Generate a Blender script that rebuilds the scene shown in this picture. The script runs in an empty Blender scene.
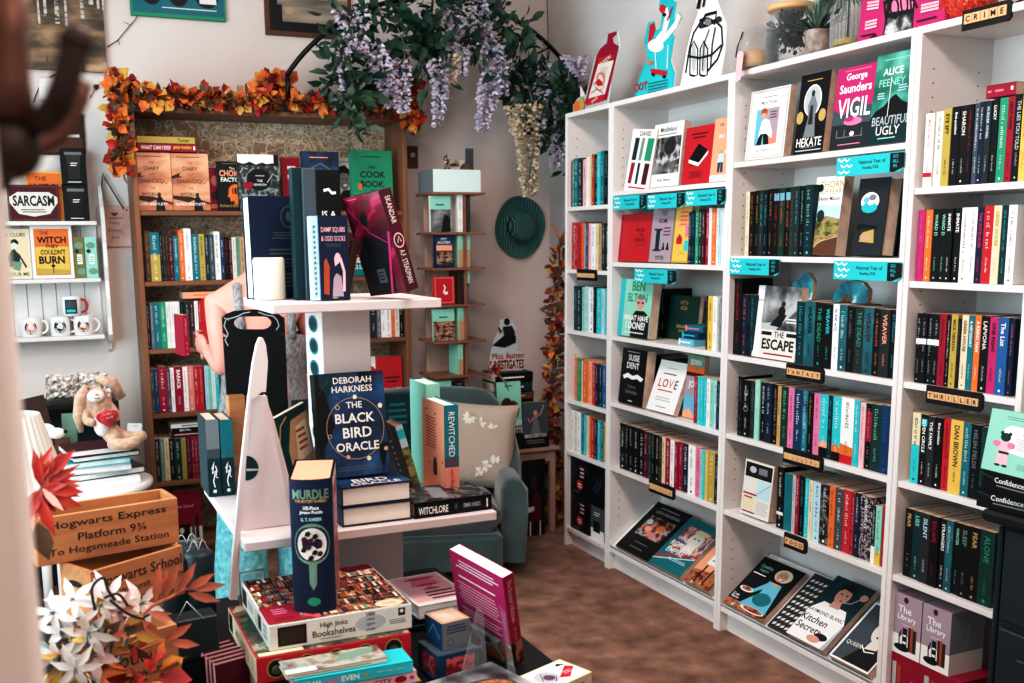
import bpy, math, random
from mathutils import Vector, Matrix, Euler
random.seed(11)
PI = math.pi
sc = bpy.context.scene
COL = sc.collection
rnd = random.uniform

# ------------------------------------------------------------------ camera numbers
FPX, CAM = 1013.05, Vector((-2.2583, -4.1888, 1.4602))
YAW, PITCH, ROLL, OX, OY = -.4047, -.1605, -.0113, 474.28, 404.08
def cam_axes():
    s, c = math.sin(YAW), math.cos(YAW); sp, cp = math.sin(PITCH), math.cos(PITCH)
    fw = Vector((-s*cp, c*cp, sp)); r = Vector((c, s, 0)); u = r.cross(fw)
    cr, sr = math.cos(ROLL), math.sin(ROLL)
    return cr*r + sr*u, -sr*r + cr*u, fw
RX, UY, FW = cam_axes()
def at(px, py, ax, v):
    """point of a real plane (x = v, y = v or z = v) seen at a picture position: used as a measuring tape"""
    d = FW + RX*((px-OX)/FPX) - UY*((py-OY)/FPX); i = 'xyz'.index(ax)
    return CAM + d*((v-CAM[i])/d[i])
def pix(P):
    d = Vector(P)-CAM; k = d.dot(FW)
    return OX+FPX*d.dot(RX)/k, OY-FPX*d.dot(UY)/k

# ------------------------------------------------------------------ materials
def lin(c):
    g = .3*c[0]+.59*c[1]+.11*c[2]; c = [max(0,min(255,g+(x-g)*.84)) for x in c]
    return tuple(((x/255)/12.92 if x/255 <= .04045 else ((x/255+.055)/1.055)**2.4) for x in c)
PAL = {
 'mint frost': (214,236,232),
 'black': (9,13,17), 'charcoal': (40,45,50), 'navy': (17,34,66), 'deep blue': (14,62,104), 'blue': (30,98,160), 'teal': (12,118,130),
 'cyan': (22,186,198), 'dark teal': (8,52,60), 'white': (236,234,231), 'off white': (222,214,204), 'cream': (226,206,168),
 'yellow': (228,182,72), 'mustard': (186,158,66), 'orange': (236,112,40), 'red': (204,26,42), 'crimson': (165,14,48),
 'pink': (228,120,160), 'pale pink': (236,178,186), 'magenta': (200,36,112), 'maroon': (88,16,34), 'green': (28,150,112),
 'dark green': (14,60,50), 'mint': (140,208,186), 'pale blue': (178,214,224), 'sky blue': (96,180,206), 'grey': (120,126,130), 'pale grey': (178,182,184),
 'slate': (70,84,94), 'brown': (104,62,42), 'tan': (192,152,112), 'purple': (104,64,104), 'lilac': (168,148,160), 'peach': (246,160,124),
 'salmon': (226,128,112), 'olive': (122,118,60), 'skin': (214,152,130), 'pages': (205,178,158), 'page edge': (240,226,214), 'gold': (196,156,90),
 'silver': (176,180,186), 'umber': (62,36,26), 'paper': (238,236,232), 'turquoise': (26,196,204), 'sage': (116,150,128), 'ink': (20,22,26), 'rust': (176,74,38),
}
MATS = {}
def newmat(name):
    m = bpy.data.materials.new(name); m.use_nodes = True
    return m, m.node_tree.nodes, m.node_tree.links, m.node_tree.nodes['Principled BSDF']
def M(name):
    if name in MATS: return MATS[name]
    m, n, l, b = newmat(name)
    b.inputs['Base Color'].default_value = (*lin(PAL[name]), 1)
    b.inputs['Roughness'].default_value = .5; b.inputs['Specular IOR Level'].default_value = .22
    MATS[name] = m
    return m
def solid(name, rgb, rough=.5, metal=0, sheen=0, coat=0, sss=0):
    m, n, l, b = newmat(name)
    b.inputs['Base Color'].default_value = (*lin(rgb), 1); b.inputs['Roughness'].default_value = rough
    b.inputs['Metallic'].default_value = metal; b.inputs['Coat Weight'].default_value = coat
    if sheen: b.inputs['Sheen Weight'].default_value = sheen
    if sss:
        b.inputs['Subsurface Weight'].default_value = sss; b.inputs['Subsurface Scale'].default_value = .02
    MATS[name] = m
    return m
def coordn(n, l, scale=(1,1,1), rot=(0,0,0), kind='Object'):
    tc = n.new('ShaderNodeTexCoord'); mp = n.new('ShaderNodeMapping')
    mp.inputs['Scale'].default_value = scale; mp.inputs['Rotation'].default_value = rot
    l.new(tc.outputs[kind], mp.inputs['Vector']); return mp.outputs['Vector']
def ramp(n, l, fac, stops, interp='LINEAR'):
    r = n.new('ShaderNodeValToRGB'); r.color_ramp.interpolation = interp
    e = r.color_ramp.elements
    while len(e) < len(stops): e.new(.5)
    for i, (p, c) in enumerate(stops):
        e[i].position = p; e[i].color = (*lin(c), 1)
    l.new(fac, r.inputs['Fac']); return r.outputs['Color']
def noisy(name, stops, scale=5, rough=.6, vec=(1,1,1), detail=4, bump=0, interp='LINEAR', kind='noise', bscale=None, dist=0, sheen=0, metal=0, rot=(0,0,0)):
    m, n, l, b = newmat(name)
    v = coordn(n, l, vec, rot)
    if kind == 'noise':
        t = n.new('ShaderNodeTexNoise'); t.inputs['Scale'].default_value = scale; t.inputs['Detail'].default_value = detail
        t.inputs['Distortion'].default_value = dist; fac = t.outputs['Fac']
    elif kind == 'voronoi':
        t = n.new('ShaderNodeTexVoronoi'); t.inputs['Scale'].default_value = scale; fac = t.outputs['Color']
    elif kind == 'wave':
        t = n.new('ShaderNodeTexWave'); t.inputs['Scale'].default_value = scale; t.inputs['Distortion'].default_value = dist; fac = t.outputs['Fac']
    elif kind == 'magic':
        t = n.new('ShaderNodeTexMagic'); t.inputs['Scale'].default_value = scale; fac = t.outputs['Fac']
    l.new(v, t.inputs['Vector'])
    l.new(ramp(n, l, fac, stops, interp), b.inputs['Base Color'])
    b.inputs['Roughness'].default_value = rough; b.inputs['Metallic'].default_value = metal
    if sheen: b.inputs['Sheen Weight'].default_value = sheen
    if bump:
        bp = n.new('ShaderNodeBump'); bp.inputs['Strength'].default_value = bump; bp.inputs['Distance'].default_value = .01
        if bscale:
            t2 = n.new('ShaderNodeTexNoise'); t2.inputs['Scale'].default_value = bscale; t2.inputs['Detail'].default_value = 5
            l.new(v, t2.inputs['Vector']); l.new(t2.outputs['Fac'], bp.inputs['Height'])
        else: l.new(fac, bp.inputs['Height'])
        l.new(bp.outputs['Normal'], b.inputs['Normal'])
    MATS[name] = m
    return m
def glassy(name, rgb=(235,240,240), rough=.03, ior=1.4, alpha=None):
    m, n, l, b = newmat(name)
    b.inputs['Base Color'].default_value = (*lin(rgb), 1); b.inputs['Roughness'].default_value = rough
    b.inputs['Transmission Weight'].default_value = 1; b.inputs['IOR'].default_value = ior
    if alpha is not None: b.inputs['Alpha'].default_value = alpha
    MATS[name] = m
    return m

# surfaces
noisy('floor', [(.3,(112,76,60)),(.46,(136,96,77)),(.56,(148,107,88)),(.7,(166,125,104))], 10, .85, detail=14, bump=.06, bscale=120, dist=0)
noisy('wall paint', [(.3,(203,194,190)),(.7,(226,219,216))], 1.1, .85, detail=6, bump=.12, bscale=14)
noisy('wall warm', [(.3,(218,202,194)),(.5,(226,213,207)),(.7,(232,221,216))], 1.1, .85, detail=6, bump=.12, bscale=14)
noisy('post paint', [(.3,(250,236,226)),(.7,(253,240,231))], 2, .8)
noisy('ceiling paint', [(.3,(222,216,212)),(.7,(232,228,224))], 2, .9)
noisy('white laminate', [(.3,(224,217,214)),(.7,(234,228,225))], 3, .38)
noisy('stand laminate', [(.3,(208,190,187)),(.7,(216,199,196))], 3, .45)
noisy('oak', [(.2,(104,62,38)),(.5,(136,84,52)),(.8,(158,102,66))], 6, .45, vec=(1,1,.12), detail=8, bump=.05)
noisy('oak across', [(.2,(104,62,38)),(.5,(136,84,52)),(.8,(160,104,68))], 6, .45, vec=(.12,1,1), detail=8, bump=.05)
noisy('pine crate', [(.25,(150,86,46)),(.5,(186,118,68)),(.8,(206,140,88))], 22, .5, vec=(.2,1,1.2), detail=7, bump=.05, dist=.6)
noisy('pink oak', [(.2,(150,108,92)),(.5,(184,146,128)),(.8,(204,168,150))], 12, .5, vec=(1,1,.1), detail=7)
noisy('rack wood', [(.2,(120,72,48)),(.8,(164,104,74))], 8, .5, vec=(.2,1,1), detail=6)
noisy('velvet', [(.3,(34,54,56)),(.6,(54,80,81)),(.8,(74,100,101))], 5, .8, detail=6, sheen=.6, bump=.2, bscale=120)
noisy('linen', [(.3,(170,150,136)),(.7,(190,172,158))], 420, .9, detail=3, bump=.3)
noisy('denim', [(.3,(70,150,160)),(.6,(120,200,206)),(.8,(170,226,228))], 45, .85, detail=6, bump=.3)
noisy('knit grey', [(.3,(96,96,100)),(.7,(160,158,160))], 130, .95, detail=4, bump=.5, vec=(1,1,.5))
noisy('plush', [(.3,(170,124,98)),(.7,(208,164,134))], 60, .95, detail=4, bump=.3, sheen=.5)
noisy('plush white', [(.3,(226,210,204)),(.7,(240,230,226))], 60, .95, detail=4, bump=.3, sheen=.5)
noisy('plush red', [(.3,(170,22,30)),(.7,(200,34,40))], 60, .9, detail=4, bump=.2, sheen=.4)
noisy('straw teal', [(.3,(16,74,76)),(.5,(34,104,104)),(.75,(70,142,138))], 3, .8, kind='wave', bump=.5, dist=2.2, vec=(8,8,8))
noisy('skin tone', [(.3,(212,134,116)),(.7,(226,154,136))], 9, .5, detail=5)
noisy('birch ground', [(.3,(52,44,38)),(.45,(96,78,60)),(.58,(150,118,88)),(.7,(196,156,122))], 5, .7, vec=(1,1,3.2), detail=8)
noisy('birch forest', [(.3,(42,40,36)),(.5,(84,78,66)),(.7,(120,110,94))], 10, .7, vec=(3,1,.6), detail=8)
noisy('birch bark', [(.38,(60,54,50)),(.5,(196,188,180)),(.8,(224,218,212))], 30, .7, vec=(.5,1,2), detail=5)
noisy('old wood print', [(.3,(92,80,70)),(.6,(168,150,132)),(.8,(190,176,160))], 14, .7, vec=(.2,1,2), detail=6)
noisy('sunset cover', [(.3,(120,52,32)),(.45,(200,116,76)),(.6,(234,168,124)),(.75,(246,206,170))], 7, .4, vec=(.5,1,1.6), detail=5)
noisy('floral dark', [(.42,(10,16,20)),(.5,(34,60,60)),(.62,(140,160,160)),(.7,(24,30,34))], 40, .4, detail=3)
noisy('bw print', [(.38,(20,20,22)),(.5,(96,96,98)),(.62,(196,196,196))], 26, .4, detail=6)
noisy('grey print', [(.35,(44,46,48)),(.5,(112,114,116)),(.68,(178,180,180))], 14, .4, detail=6)
noisy('starry navy', [(.3,(8,18,36)),(.5,(14,46,84)),(.62,(18,66,112)),(.9,(60,120,170))], 14, .35, detail=6)
noisy('teal mist', [(.3,(6,34,44)),(.5,(14,108,120)),(.62,(90,180,186)),(.75,(190,224,224))], 9, .35, detail=6, vec=(1,1,.6))
noisy('green mist', [(.3,(8,56,50)),(.5,(24,132,112)),(.7,(120,206,190))], 7, .35, detail=6, vec=(1,1,1.4))
noisy('food print', [(.34,(40,24,20)),(.44,(150,54,36)),(.52,(206,120,70)),(.6,(80,92,50)),(.68,(226,196,160))], 34, .4, detail=4)
noisy('plates print', [(.34,(30,26,30)),(.48,(120,70,50)),(.56,(200,200,196)),(.7,(150,186,194))], 26, .35, detail=4)
noisy('books print', [(.36,(30,20,22)),(.43,(140,30,36)),(.49,(196,150,110)),(.55,(60,80,70)),(.61,(212,190,160)),(.67,(90,40,40))], 70, .4, vec=(.45,1,1), detail=2, interp='CONSTANT')
noisy('scene print', [(.36,(26,32,28)),(.46,(90,84,60)),(.54,(60,70,50)),(.64,(180,170,140)),(.7,(120,60,50))], 30, .4, detail=4)
noisy('crimson marble', [(.3,(60,8,24)),(.5,(120,14,44)),(.56,(196,32,84)),(.6,(110,14,42)),(.8,(70,8,28))], 9, .25, detail=5, dist=1.2)
noisy('dark marble', [(.4,(14,12,14)),(.5,(40,40,42)),(.54,(130,126,120)),(.58,(30,30,32))], 14, .35, detail=5, dist=1.5)
noisy('landscape print', [(.36,(60,60,30)),(.48,(120,124,60)),(.56,(176,150,90)),(.66,(150,90,60))], 24, .4, detail=6, vec=(1,1,2))
noisy('roman print', [(.38,(16,90,96)),(.47,(190,70,60)),(.53,(226,200,184)),(.6,(110,60,110)),(.66,(20,110,116))], 18, .35, detail=4)
noisy('opera print', [(.4,(10,10,14)),(.48,(120,40,40)),(.54,(226,130,100)),(.6,(120,180,200)),(.66,(16,16,20))], 24, .35, detail=4)
noisy('blossom print', [(.42,(12,10,12)),(.5,(60,50,56)),(.58,(210,190,200)),(.66,(14,12,14))], 90, .4, detail=2)
noisy('red pattern', [(.45,(150,16,32)),(.55,(214,90,90))], 60, .45, detail=2)
noisy('map print', [(.35,(110,90,70)),(.5,(190,176,156)),(.6,(120,150,150)),(.7,(160,80,60))], 26, .45, detail=5)
noisy('turquoise wave', [(.3,(8,70,90)),(.5,(20,130,150)),(.62,(60,170,180)),(.68,(220,236,236))], 10, .35, detail=3, dist=1)
noisy('leaf green', [(.3,(18,44,32)),(.7,(46,92,62))], 30, .55, detail=3)
noisy('leaf grey green', [(.3,(70,92,78)),(.7,(120,142,124))], 30, .6, detail=3)
noisy('autumn orange', [(.3,(186,66,20)),(.5,(226,108,30)),(.7,(240,150,60))], 20, .6, detail=3)
noisy('autumn red', [(.3,(110,18,18)),(.7,(178,44,30))], 20, .6, detail=3)
noisy('autumn yellow', [(.3,(190,130,30)),(.7,(226,176,70))], 20, .6, detail=3)
noisy('autumn brown', [(.3,(66,42,28)),(.7,(120,84,50))], 20, .6, detail=3)
noisy('wisteria lilac', [(.3,(160,148,174)),(.7,(214,206,220))], 60, .7, detail=3)
noisy('wisteria cream', [(.3,(170,146,116)),(.7,(222,204,176))], 60, .7, detail=3)
noisy('petal white', [(.3,(228,212,204)),(.7,(250,244,240))], 12, .6, detail=3)
noisy('petal pink', [(.3,(206,158,148)),(.7,(232,196,186))], 12, .6, detail=3)
noisy('flower red', [(.3,(150,14,10)),(.6,(212,42,24)),(.8,(232,90,56))], 16, .6, detail=3)
noisy('rust leaf', [(.3,(150,66,38)),(.7,(206,104,66))], 16, .55, detail=3)
noisy('jar leaves', [(.4,(8,10,12)),(.6,(46,58,58)),(.7,(150,160,160))], 60, .3, detail=3)
noisy('sequin red', [(.35,(170,24,12)),(.6,(236,60,36)),(.75,(255,150,120))], 120, .3, detail=2, bump=.4)
noisy('concrete', [(.35,(120,104,96)),(.65,(178,162,150))], 40, .8, detail=5, bump=.2)
noisy('crinkle clear', [(.4,(150,128,118)),(.55,(212,196,186)),(.7,(246,240,236))], 60, .25, detail=4, bump=.6)
solid('candle wax', (224,218,202), .5, sss=.15)
solid('hoop metal', (14,16,20), .35, .6)
solid('hook metal', (66,42,36), .6, .2)
solid('bronze', (120,74,54), .5, .3)
solid('chrome', (190,196,200), .15, 1)
solid('mug glaze', (236,232,230), .2, coat=.5)
solid('tile wood', (224,170,116), .5)
solid('cord', (92,74,66), .7)
solid('hair brown', (60,36,26), .6)
solid('cabinet paint', (8,32,40), .5)
solid('ceramic black', (12,16,20), .2, coat=.5)
solid('glint glow', (255,190,120), .5)  # emissive colour for the painted orange glint on the coat hook, no lamp
MATS['glint glow'].node_tree.nodes['Principled BSDF'].inputs['Emission Color'].default_value = (1,.45,.15,1)
MATS['glint glow'].node_tree.nodes['Principled BSDF'].inputs['Emission Strength'].default_value = 2.5
def sheer(name, rgb, alpha):
    m, n, l, b = newmat(name); b.inputs['Base Color'].default_value = (*lin(rgb), 1); b.inputs['Roughness'].default_value = .08
    lw = n.new('ShaderNodeLayerWeight'); lw.inputs['Blend'].default_value = .12; mr = n.new('ShaderNodeMapRange'); mr.inputs['To Min'].default_value = alpha; mr.inputs['To Max'].default_value = .8
    l.new(lw.outputs['Facing'], mr.inputs['Value']); l.new(mr.outputs['Result'], b.inputs['Alpha']); MATS[name] = m
sheer('jar glass', (190,195,195), .04)
sheer('clear acrylic', (205,215,218), .10)

def wallpaper():
    m, n, l, b = newmat('wallpaper leaves')
    v = coordn(n, l, (1,1,1))
    nz = n.new('ShaderNodeTexNoise'); nz.inputs['Scale'].default_value = 9; l.new(v, nz.inputs['Vector'])
    mx = n.new('ShaderNodeMixRGB'); mx.inputs[0].default_value = .2; l.new(v, mx.inputs[1]); l.new(nz.outputs['Color'], mx.inputs[2])
    outs = []
    for sc_, w0 in ((17, .026), (44, .035)):
        vo = n.new('ShaderNodeTexVoronoi'); vo.feature = 'DISTANCE_TO_EDGE'; vo.inputs['Scale'].default_value = sc_; l.new(mx.outputs[0], vo.inputs['Vector'])
        outs.append(ramp(n, l, vo.outputs['Distance'], [(0,(255,255,255)),(w0,(255,255,255)),(w0*1.8,(0,0,0))]))
    w = n.new('ShaderNodeTexWave'); w.wave_type = 'RINGS'; w.inputs['Scale'].default_value = 26; w.inputs['Distortion'].default_value = 7; w.inputs['Detail Scale'].default_value = .8
    l.new(mx.outputs[0], w.inputs['Vector'])
    vein = ramp(n, l, w.outputs['Fac'], [(.72,(0,0,0)),(.86,(200,200,200))])
    vc = n.new('ShaderNodeTexVoronoi'); vc.inputs['Scale'].default_value = 9; l.new(mx.outputs[0], vc.inputs['Vector'])
    msk = ramp(n, l, vc.outputs['Color'], [(.3,(0,0,0)),(.36,(255,255,255))])
    mu = n.new('ShaderNodeMixRGB'); mu.blend_type = 'MULTIPLY'; mu.inputs[0].default_value = 1; l.new(vein, mu.inputs[1]); l.new(msk, mu.inputs[2])
    mu2 = n.new('ShaderNodeMixRGB'); mu2.blend_type = 'MULTIPLY'; mu2.inputs[0].default_value = 1; l.new(outs[1], mu2.inputs[1]); l.new(msk, mu2.inputs[2])
    a1 = n.new('ShaderNodeMixRGB'); a1.blend_type = 'LIGHTEN'; a1.inputs[0].default_value = 1; l.new(outs[0], a1.inputs[1]); l.new(mu.outputs[0], a1.inputs[2])
    a2 = n.new('ShaderNodeMixRGB'); a2.blend_type = 'LIGHTEN'; a2.inputs[0].default_value = 1; l.new(a1.outputs[0], a2.inputs[1]); l.new(mu2.outputs[0], a2.inputs[2])
    mm = n.new('ShaderNodeMixRGB'); l.new(a2.outputs[0], mm.inputs[0]); mm.inputs[1].default_value = (*lin((172,132,96)), 1); mm.inputs[2].default_value = (*lin((226,206,178)), 1)
    l.new(mm.outputs[0], b.inputs['Base Color']); b.inputs['Roughness'].default_value = .8
    MATS['wallpaper'] = m
wallpaper()
def pagemat():
    m, n, l, b = newmat('page block')
    v = coordn(n, l, (1,1,1))
    t = n.new('ShaderNodeTexNoise'); t.inputs['Scale'].default_value = 30
    l.new(v, t.inputs['Vector'])
    l.new(ramp(n, l, t.outputs['Fac'], [(.3,(196,164,142)),(.7,(220,192,170))]), b.inputs['Base Color']); b.inputs['Roughness'].default_value = .8
    MATS['pages'] = m
pagemat()
noisy('white pages', [(.3,(222,216,212)),(.7,(240,236,232))], 40, .8, vec=(1,1,1))

# ------------------------------------------------------------------ mesh builder
TEXT = {}
def text_mesh(s, bold=0):
    k = (s, bold)
    if k in TEXT: return TEXT[k]
    cu = bpy.data.curves.new('t', 'FONT'); cu.body = s; cu.resolution_u = 2; cu.offset = bold
    o = bpy.data.objects.new('t', cu); COL.objects.link(o)
    dg = bpy.context.evaluated_depsgraph_get(); me = o.evaluated_get(dg).to_mesh()
    vs = [tuple(v.co) for v in me.vertices]; fs = [tuple(p.vertices) for p in me.polygons]
    o.evaluated_get(dg).to_mesh_clear()
    bpy.data.objects.remove(o); bpy.data.curves.remove(cu)
    if vs:
        x0 = min(v[0] for v in vs); x1 = max(v[0] for v in vs); y0 = min(v[1] for v in vs); y1 = max(v[1] for v in vs)
        W, H = max(x1-x0, 1e-6), max(y1-y0, 1e-6)
        vs = [((v[0]-x0)/W-.5, (v[1]-y0)/H-.5) for v in vs]
    else: W = H = 1
    TEXT[k] = (vs, fs, W/H)
    return TEXT[k]

class MB:
    def __init__(s): s.v, s.f, s.m, s.mats, s.sm = [], [], [], [], []
    def mi(s, name):
        if name not in s.mats: s.mats.append(name)
        return s.mats.index(name)
    def add(s, vs, fs, mat, X=None, smooth=False):
        b = len(s.v); k = s.mi(mat)
        if X is not None: vs = [X @ Vector(v) for v in vs]
        s.v += [tuple(v) for v in vs]
        for f in fs: s.f.append(tuple(i+b for i in f)); s.m.append(k); s.sm.append(smooth)
        return s
    def box(s, x0, x1, y0, y1, z0, z1, mat, X=None, bev=0):
        if bev > 0:
            b = min(bev, (x1-x0)/2.01, (y1-y0)/2.01, (z1-z0)/2.01)
            vs, ix = [], {}
            for sx in (0,1):
                for sy in (0,1):
                    for sz in (0,1):
                        X0, Y0, Z0 = (x0,x1)[sx], (y0,y1)[sy], (z0,z1)[sz]
                        dx, dy, dz = b*(1-2*sx), b*(1-2*sy), b*(1-2*sz)
                        for a, p in enumerate(((X0,Y0+dy,Z0+dz),(X0+dx,Y0,Z0+dz),(X0+dx,Y0+dy,Z0))):
                            ix[sx,sy,sz,a] = len(vs); vs.append(p)
            fs = []
            for a in range(3):
                for q in (0,1):
                    o = [(0,0),(1,0),(1,1),(0,1)]
                    if q == 0: o = o[::-1]
                    if a == 1: o = o[::-1]
                    r = []
                    for u, w in o:
                        t = [0,0,0]; t[a] = q; oth = [i for i in range(3) if i != a]; t[oth[0]] = u; t[oth[1]] = w
                        r.append(ix[t[0],t[1],t[2],a])
                    fs.append(r)
            for a in range(3):       # edges along axis a
                oth = [i for i in range(3) if i != a]
                for u in (0,1):
                    for w in (0,1):
                        t0 = [0,0,0]; t0[oth[0]] = u; t0[oth[1]] = w; t1 = list(t0); t1[a] = 1
                        fs.append((ix[(*t0, oth[0])], ix[(*t1, oth[0])], ix[(*t1, oth[1])], ix[(*t0, oth[1])]))
            for sx in (0,1):
                for sy in (0,1):
                    for sz in (0,1): fs.append(tuple(ix[sx,sy,sz,a] for a in range(3)))
            return s.add(vs, fs, mat, X)
        vs = [(x,y,z) for x in (x0,x1) for y in (y0,y1) for z in (z0,z1)]
        return s.add(vs, [(0,1,3,2),(4,6,7,5),(0,4,5,1),(2,3,7,6),(0,2,6,4),(1,5,7,3)], mat, X)
    def prism(s, pts, O, U, V, th, mat, side=None):
        """polygon (in metres along U, V) at O, extruded by th backwards from its face"""
        O, U, V = Vector(O), Vector(U).normalized(), Vector(V).normalized(); N = U.cross(V)
        a = [O+U*x+V*y for x, y in pts]; b = [p-N*th for p in a]; n = len(a)
        s.add(a, [tuple(range(n))], mat); s.add(b, [tuple(range(n))[::-1]], side or mat)
        s.add(a+b, [(i, i+n, (i+1) % n+n, (i+1) % n) for i in range(n)], side or mat)
        return s
    def tube(s, path, r, mat, seg=8, cap=True, smooth=True):
        P = [Vector(p) for p in path]; n = len(P); R = r if isinstance(r, (list, tuple)) else [r]*n
        vs, up = [], None
        for i, p in enumerate(P):
            t = (P[min(i+1, n-1)]-P[max(i-1, 0)])
            t = t.normalized() if t.length > 1e-9 else Vector((0,0,1))
            if up is None: up = t.orthogonal().normalized()
            up = (up-t*up.dot(t)); up = up.normalized() if up.length > 1e-6 else t.orthogonal().normalized()
            w = t.cross(up)
            vs += [p+(up*math.cos(a*2*PI/seg)+w*math.sin(a*2*PI/seg))*R[i] for a in range(seg)]
        fs = [(i*seg+a, i*seg+(a+1) % seg, (i+1)*seg+(a+1) % seg, (i+1)*seg+a) for i in range(n-1) for a in range(seg)]
        if cap: fs += [tuple(range(seg))[::-1], tuple((n-1)*seg+a for a in range(seg))]
        return s.add(vs, fs, mat, None, smooth)
    def lathe(s, prof, mat, X=None, seg=24, smooth=True, close=True):
        n = len(prof)
        vs = [(r*math.cos(a*2*PI/seg), r*math.sin(a*2*PI/seg), z) for r, z in prof for a in range(seg)]
        fs = [(i*seg+a, i*seg+(a+1) % seg, (i+1)*seg+(a+1) % seg, (i+1)*seg+a) for i in range(n-1) for a in range(seg)]
        if close: fs += [tuple(range(seg))[::-1], tuple((n-1)*seg+a for a in range(seg))]
        return s.add(vs, fs, mat, X, smooth)
    def ball(s, c, r, mat, X=None, seg=12, rings=8, R=None):
        r = r if isinstance(r, (list, tuple)) else (r, r, r); R = R or Matrix.Identity(3)
        vs = [Vector(c)+R @ Vector((0,0,-r[2]))]
        for i in range(1, rings):
            ph = -PI/2+PI*i/rings
            vs += [Vector(c)+R @ Vector((r[0]*math.cos(ph)*math.cos(a*2*PI/seg), r[1]*math.cos(ph)*math.sin(a*2*PI/seg), r[2]*math.sin(ph))) for a in range(seg)]
        vs.append(Vector(c)+R @ Vector((0,0,r[2]))); L = len(vs)-1
        fs = [(0, 1+(a+1) % seg, 1+a) for a in range(seg)]
        for i in range(rings-2): fs += [(1+i*seg+a, 1+i*seg+(a+1) % seg, 1+(i+1)*seg+(a+1) % seg, 1+(i+1)*seg+a) for a in range(seg)]
        fs += [(L, 1+(rings-2)*seg+a, 1+(rings-2)*seg+(a+1) % seg) for a in range(seg)]
        return s.add(vs, fs, mat, X, True)
    def leaf(s, p, d, n, L, W, mat, bend=.2, fold=.15):
        d = Vector(d).normalized(); n = Vector(n); n = (n-d*n.dot(d)); n = n.normalized() if n.length > 1e-5 else d.orthogonal().normalized()
        w = d.cross(n); p = Vector(p); vs = []
        for t, ww in ((0,.06),(.28,.8),(.6,.9),(1,.02)):
            c = p+d*(L*t)-n*(bend*L*t*t)
            vs += [c-w*(W/2*ww)+n*(fold*W*ww), c, c+w*(W/2*ww)+n*(fold*W*ww)]
        fs = []
        for i in range(3): fs += [(3*i,3*i+1,3*i+4,3*i+3),(3*i+1,3*i+2,3*i+5,3*i+4)]
        return s.add(vs, fs, mat, None, True)
    def text(s, t, C, U, V, h, mat, w=None, maxw=None, bold=0):
        vs, fs, asp = text_mesh(t, bold)
        W = w if w else h*asp
        if maxw and W > maxw: W = maxw
        C, U, V = Vector(C), Vector(U).normalized(), Vector(V).normalized()
        return s.add([C+U*(x*W)+V*(y*h) for x, y in vs], fs, mat)
    def _bb(s, it):
        c = it[0]
        if c in 'rl' and len(c) == 1: return it[1], it[2], it[3], it[4]
        if c in 'eo': return it[1]-it[3], it[2]-it[4], it[1]+it[3], it[2]+it[4]
        if c in 'pL': return min(p[0] for p in it[1]), min(p[1] for p in it[1]), max(p[0] for p in it[1]), max(p[1] for p in it[1])
        mw = it[6] if len(it) > 6 else .92
        return it[2]-mw/2, it[3]-it[4]/2, it[2]+mw/2, it[3]+it[4]/2
    def art(s, O, U, V, w, h, items, lift=.00035, X=None):
        O, U, V = Vector(O), Vector(U).normalized(), Vector(V).normalized(); N = U.cross(V)
        done = []
        for k, it in enumerate(items):
            c = it[0]; bb = s._bb(it); lv = 1+max([q[1] for q in done if q[0][0] < bb[2] and bb[0] < q[0][2] and q[0][1] < bb[3] and bb[1] < q[0][3]], default=0)
            done.append((bb, lv)); B = O+N*(lift*lv*.5+.0002)
            if c == 'r':
                _, a, b, e, g, m = it; s.add([B+U*(x*w)+V*(y*h) for x, y in ((a,b),(e,b),(e,g),(a,g))], [(0,1,2,3)], m)
            elif c == 'e':
                _, cx, cy, rx, ry, m = it
                s.add([B+U*((cx+rx*math.cos(i*PI/9))*w)+V*((cy+ry*math.sin(i*PI/9))*h) for i in range(18)], [tuple(range(18))], m)
            elif c == 'o':      # ring
                _, cx, cy, rx, ry, th, m = it; vv = []
                for i in range(24):
                    a = i*PI/12
                    for q in (0, 1): vv.append(B+U*((cx+rx*math.cos(a))*w - q*th*math.cos(a))+V*((cy+ry*math.sin(a))*h - q*th*math.sin(a)))
                s.add(vv, [(2*i, 2*((i+1) % 24), 2*((i+1) % 24)+1, 2*i+1) for i in range(24)], m)
            elif c == 'p':
                s.add([B+U*(x*w)+V*(y*h) for x, y in it[1]], [tuple(range(len(it[1])))], it[2])
            elif c == 't':
                _, t, cx, cy, th, m = it[:6]; mw = it[6]*w if len(it) > 6 else .92*w
                s.text(t, B+U*(cx*w)+V*(cy*h), U, V, th*h, m, maxw=mw, bold=(it[7] if len(it) > 7 else .01))
            elif c == 'l':       # unreadable small lines
                _, a, b, e, g, n, m = it; r = random.Random(k*7+n)
                for i in range(n):
                    y = b+(g-b)*(i+.5)/n; hh = (g-b)/n*.42; x = a+(e-a)*r.uniform(0,.12); x1 = e-(e-a)*r.uniform(0,.15)
                    s.add([B+U*(q*w)+V*(z*h) for q, z in ((x,y-hh/2),(x1,y-hh/2),(x1,y+hh/2),(x,y+hh/2))], [(0,1,2,3)], m)
            elif c == 'L':
                _, pts, th, m = it; q = [B+U*(x*w)+V*(y*h) for x, y in pts]; vv = []
                for i, p in enumerate(q):
                    t = q[min(i+1, len(q)-1)]-q[max(i-1, 0)]; t = t.normalized() if t.length else U
                    o = N.cross(t)*(th/2); vv += [p-o, p+o]
                s.add(vv, [(2*i, 2*i+2, 2*i+3, 2*i+1) for i in range(len(q)-1)], m)
        return s
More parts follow.
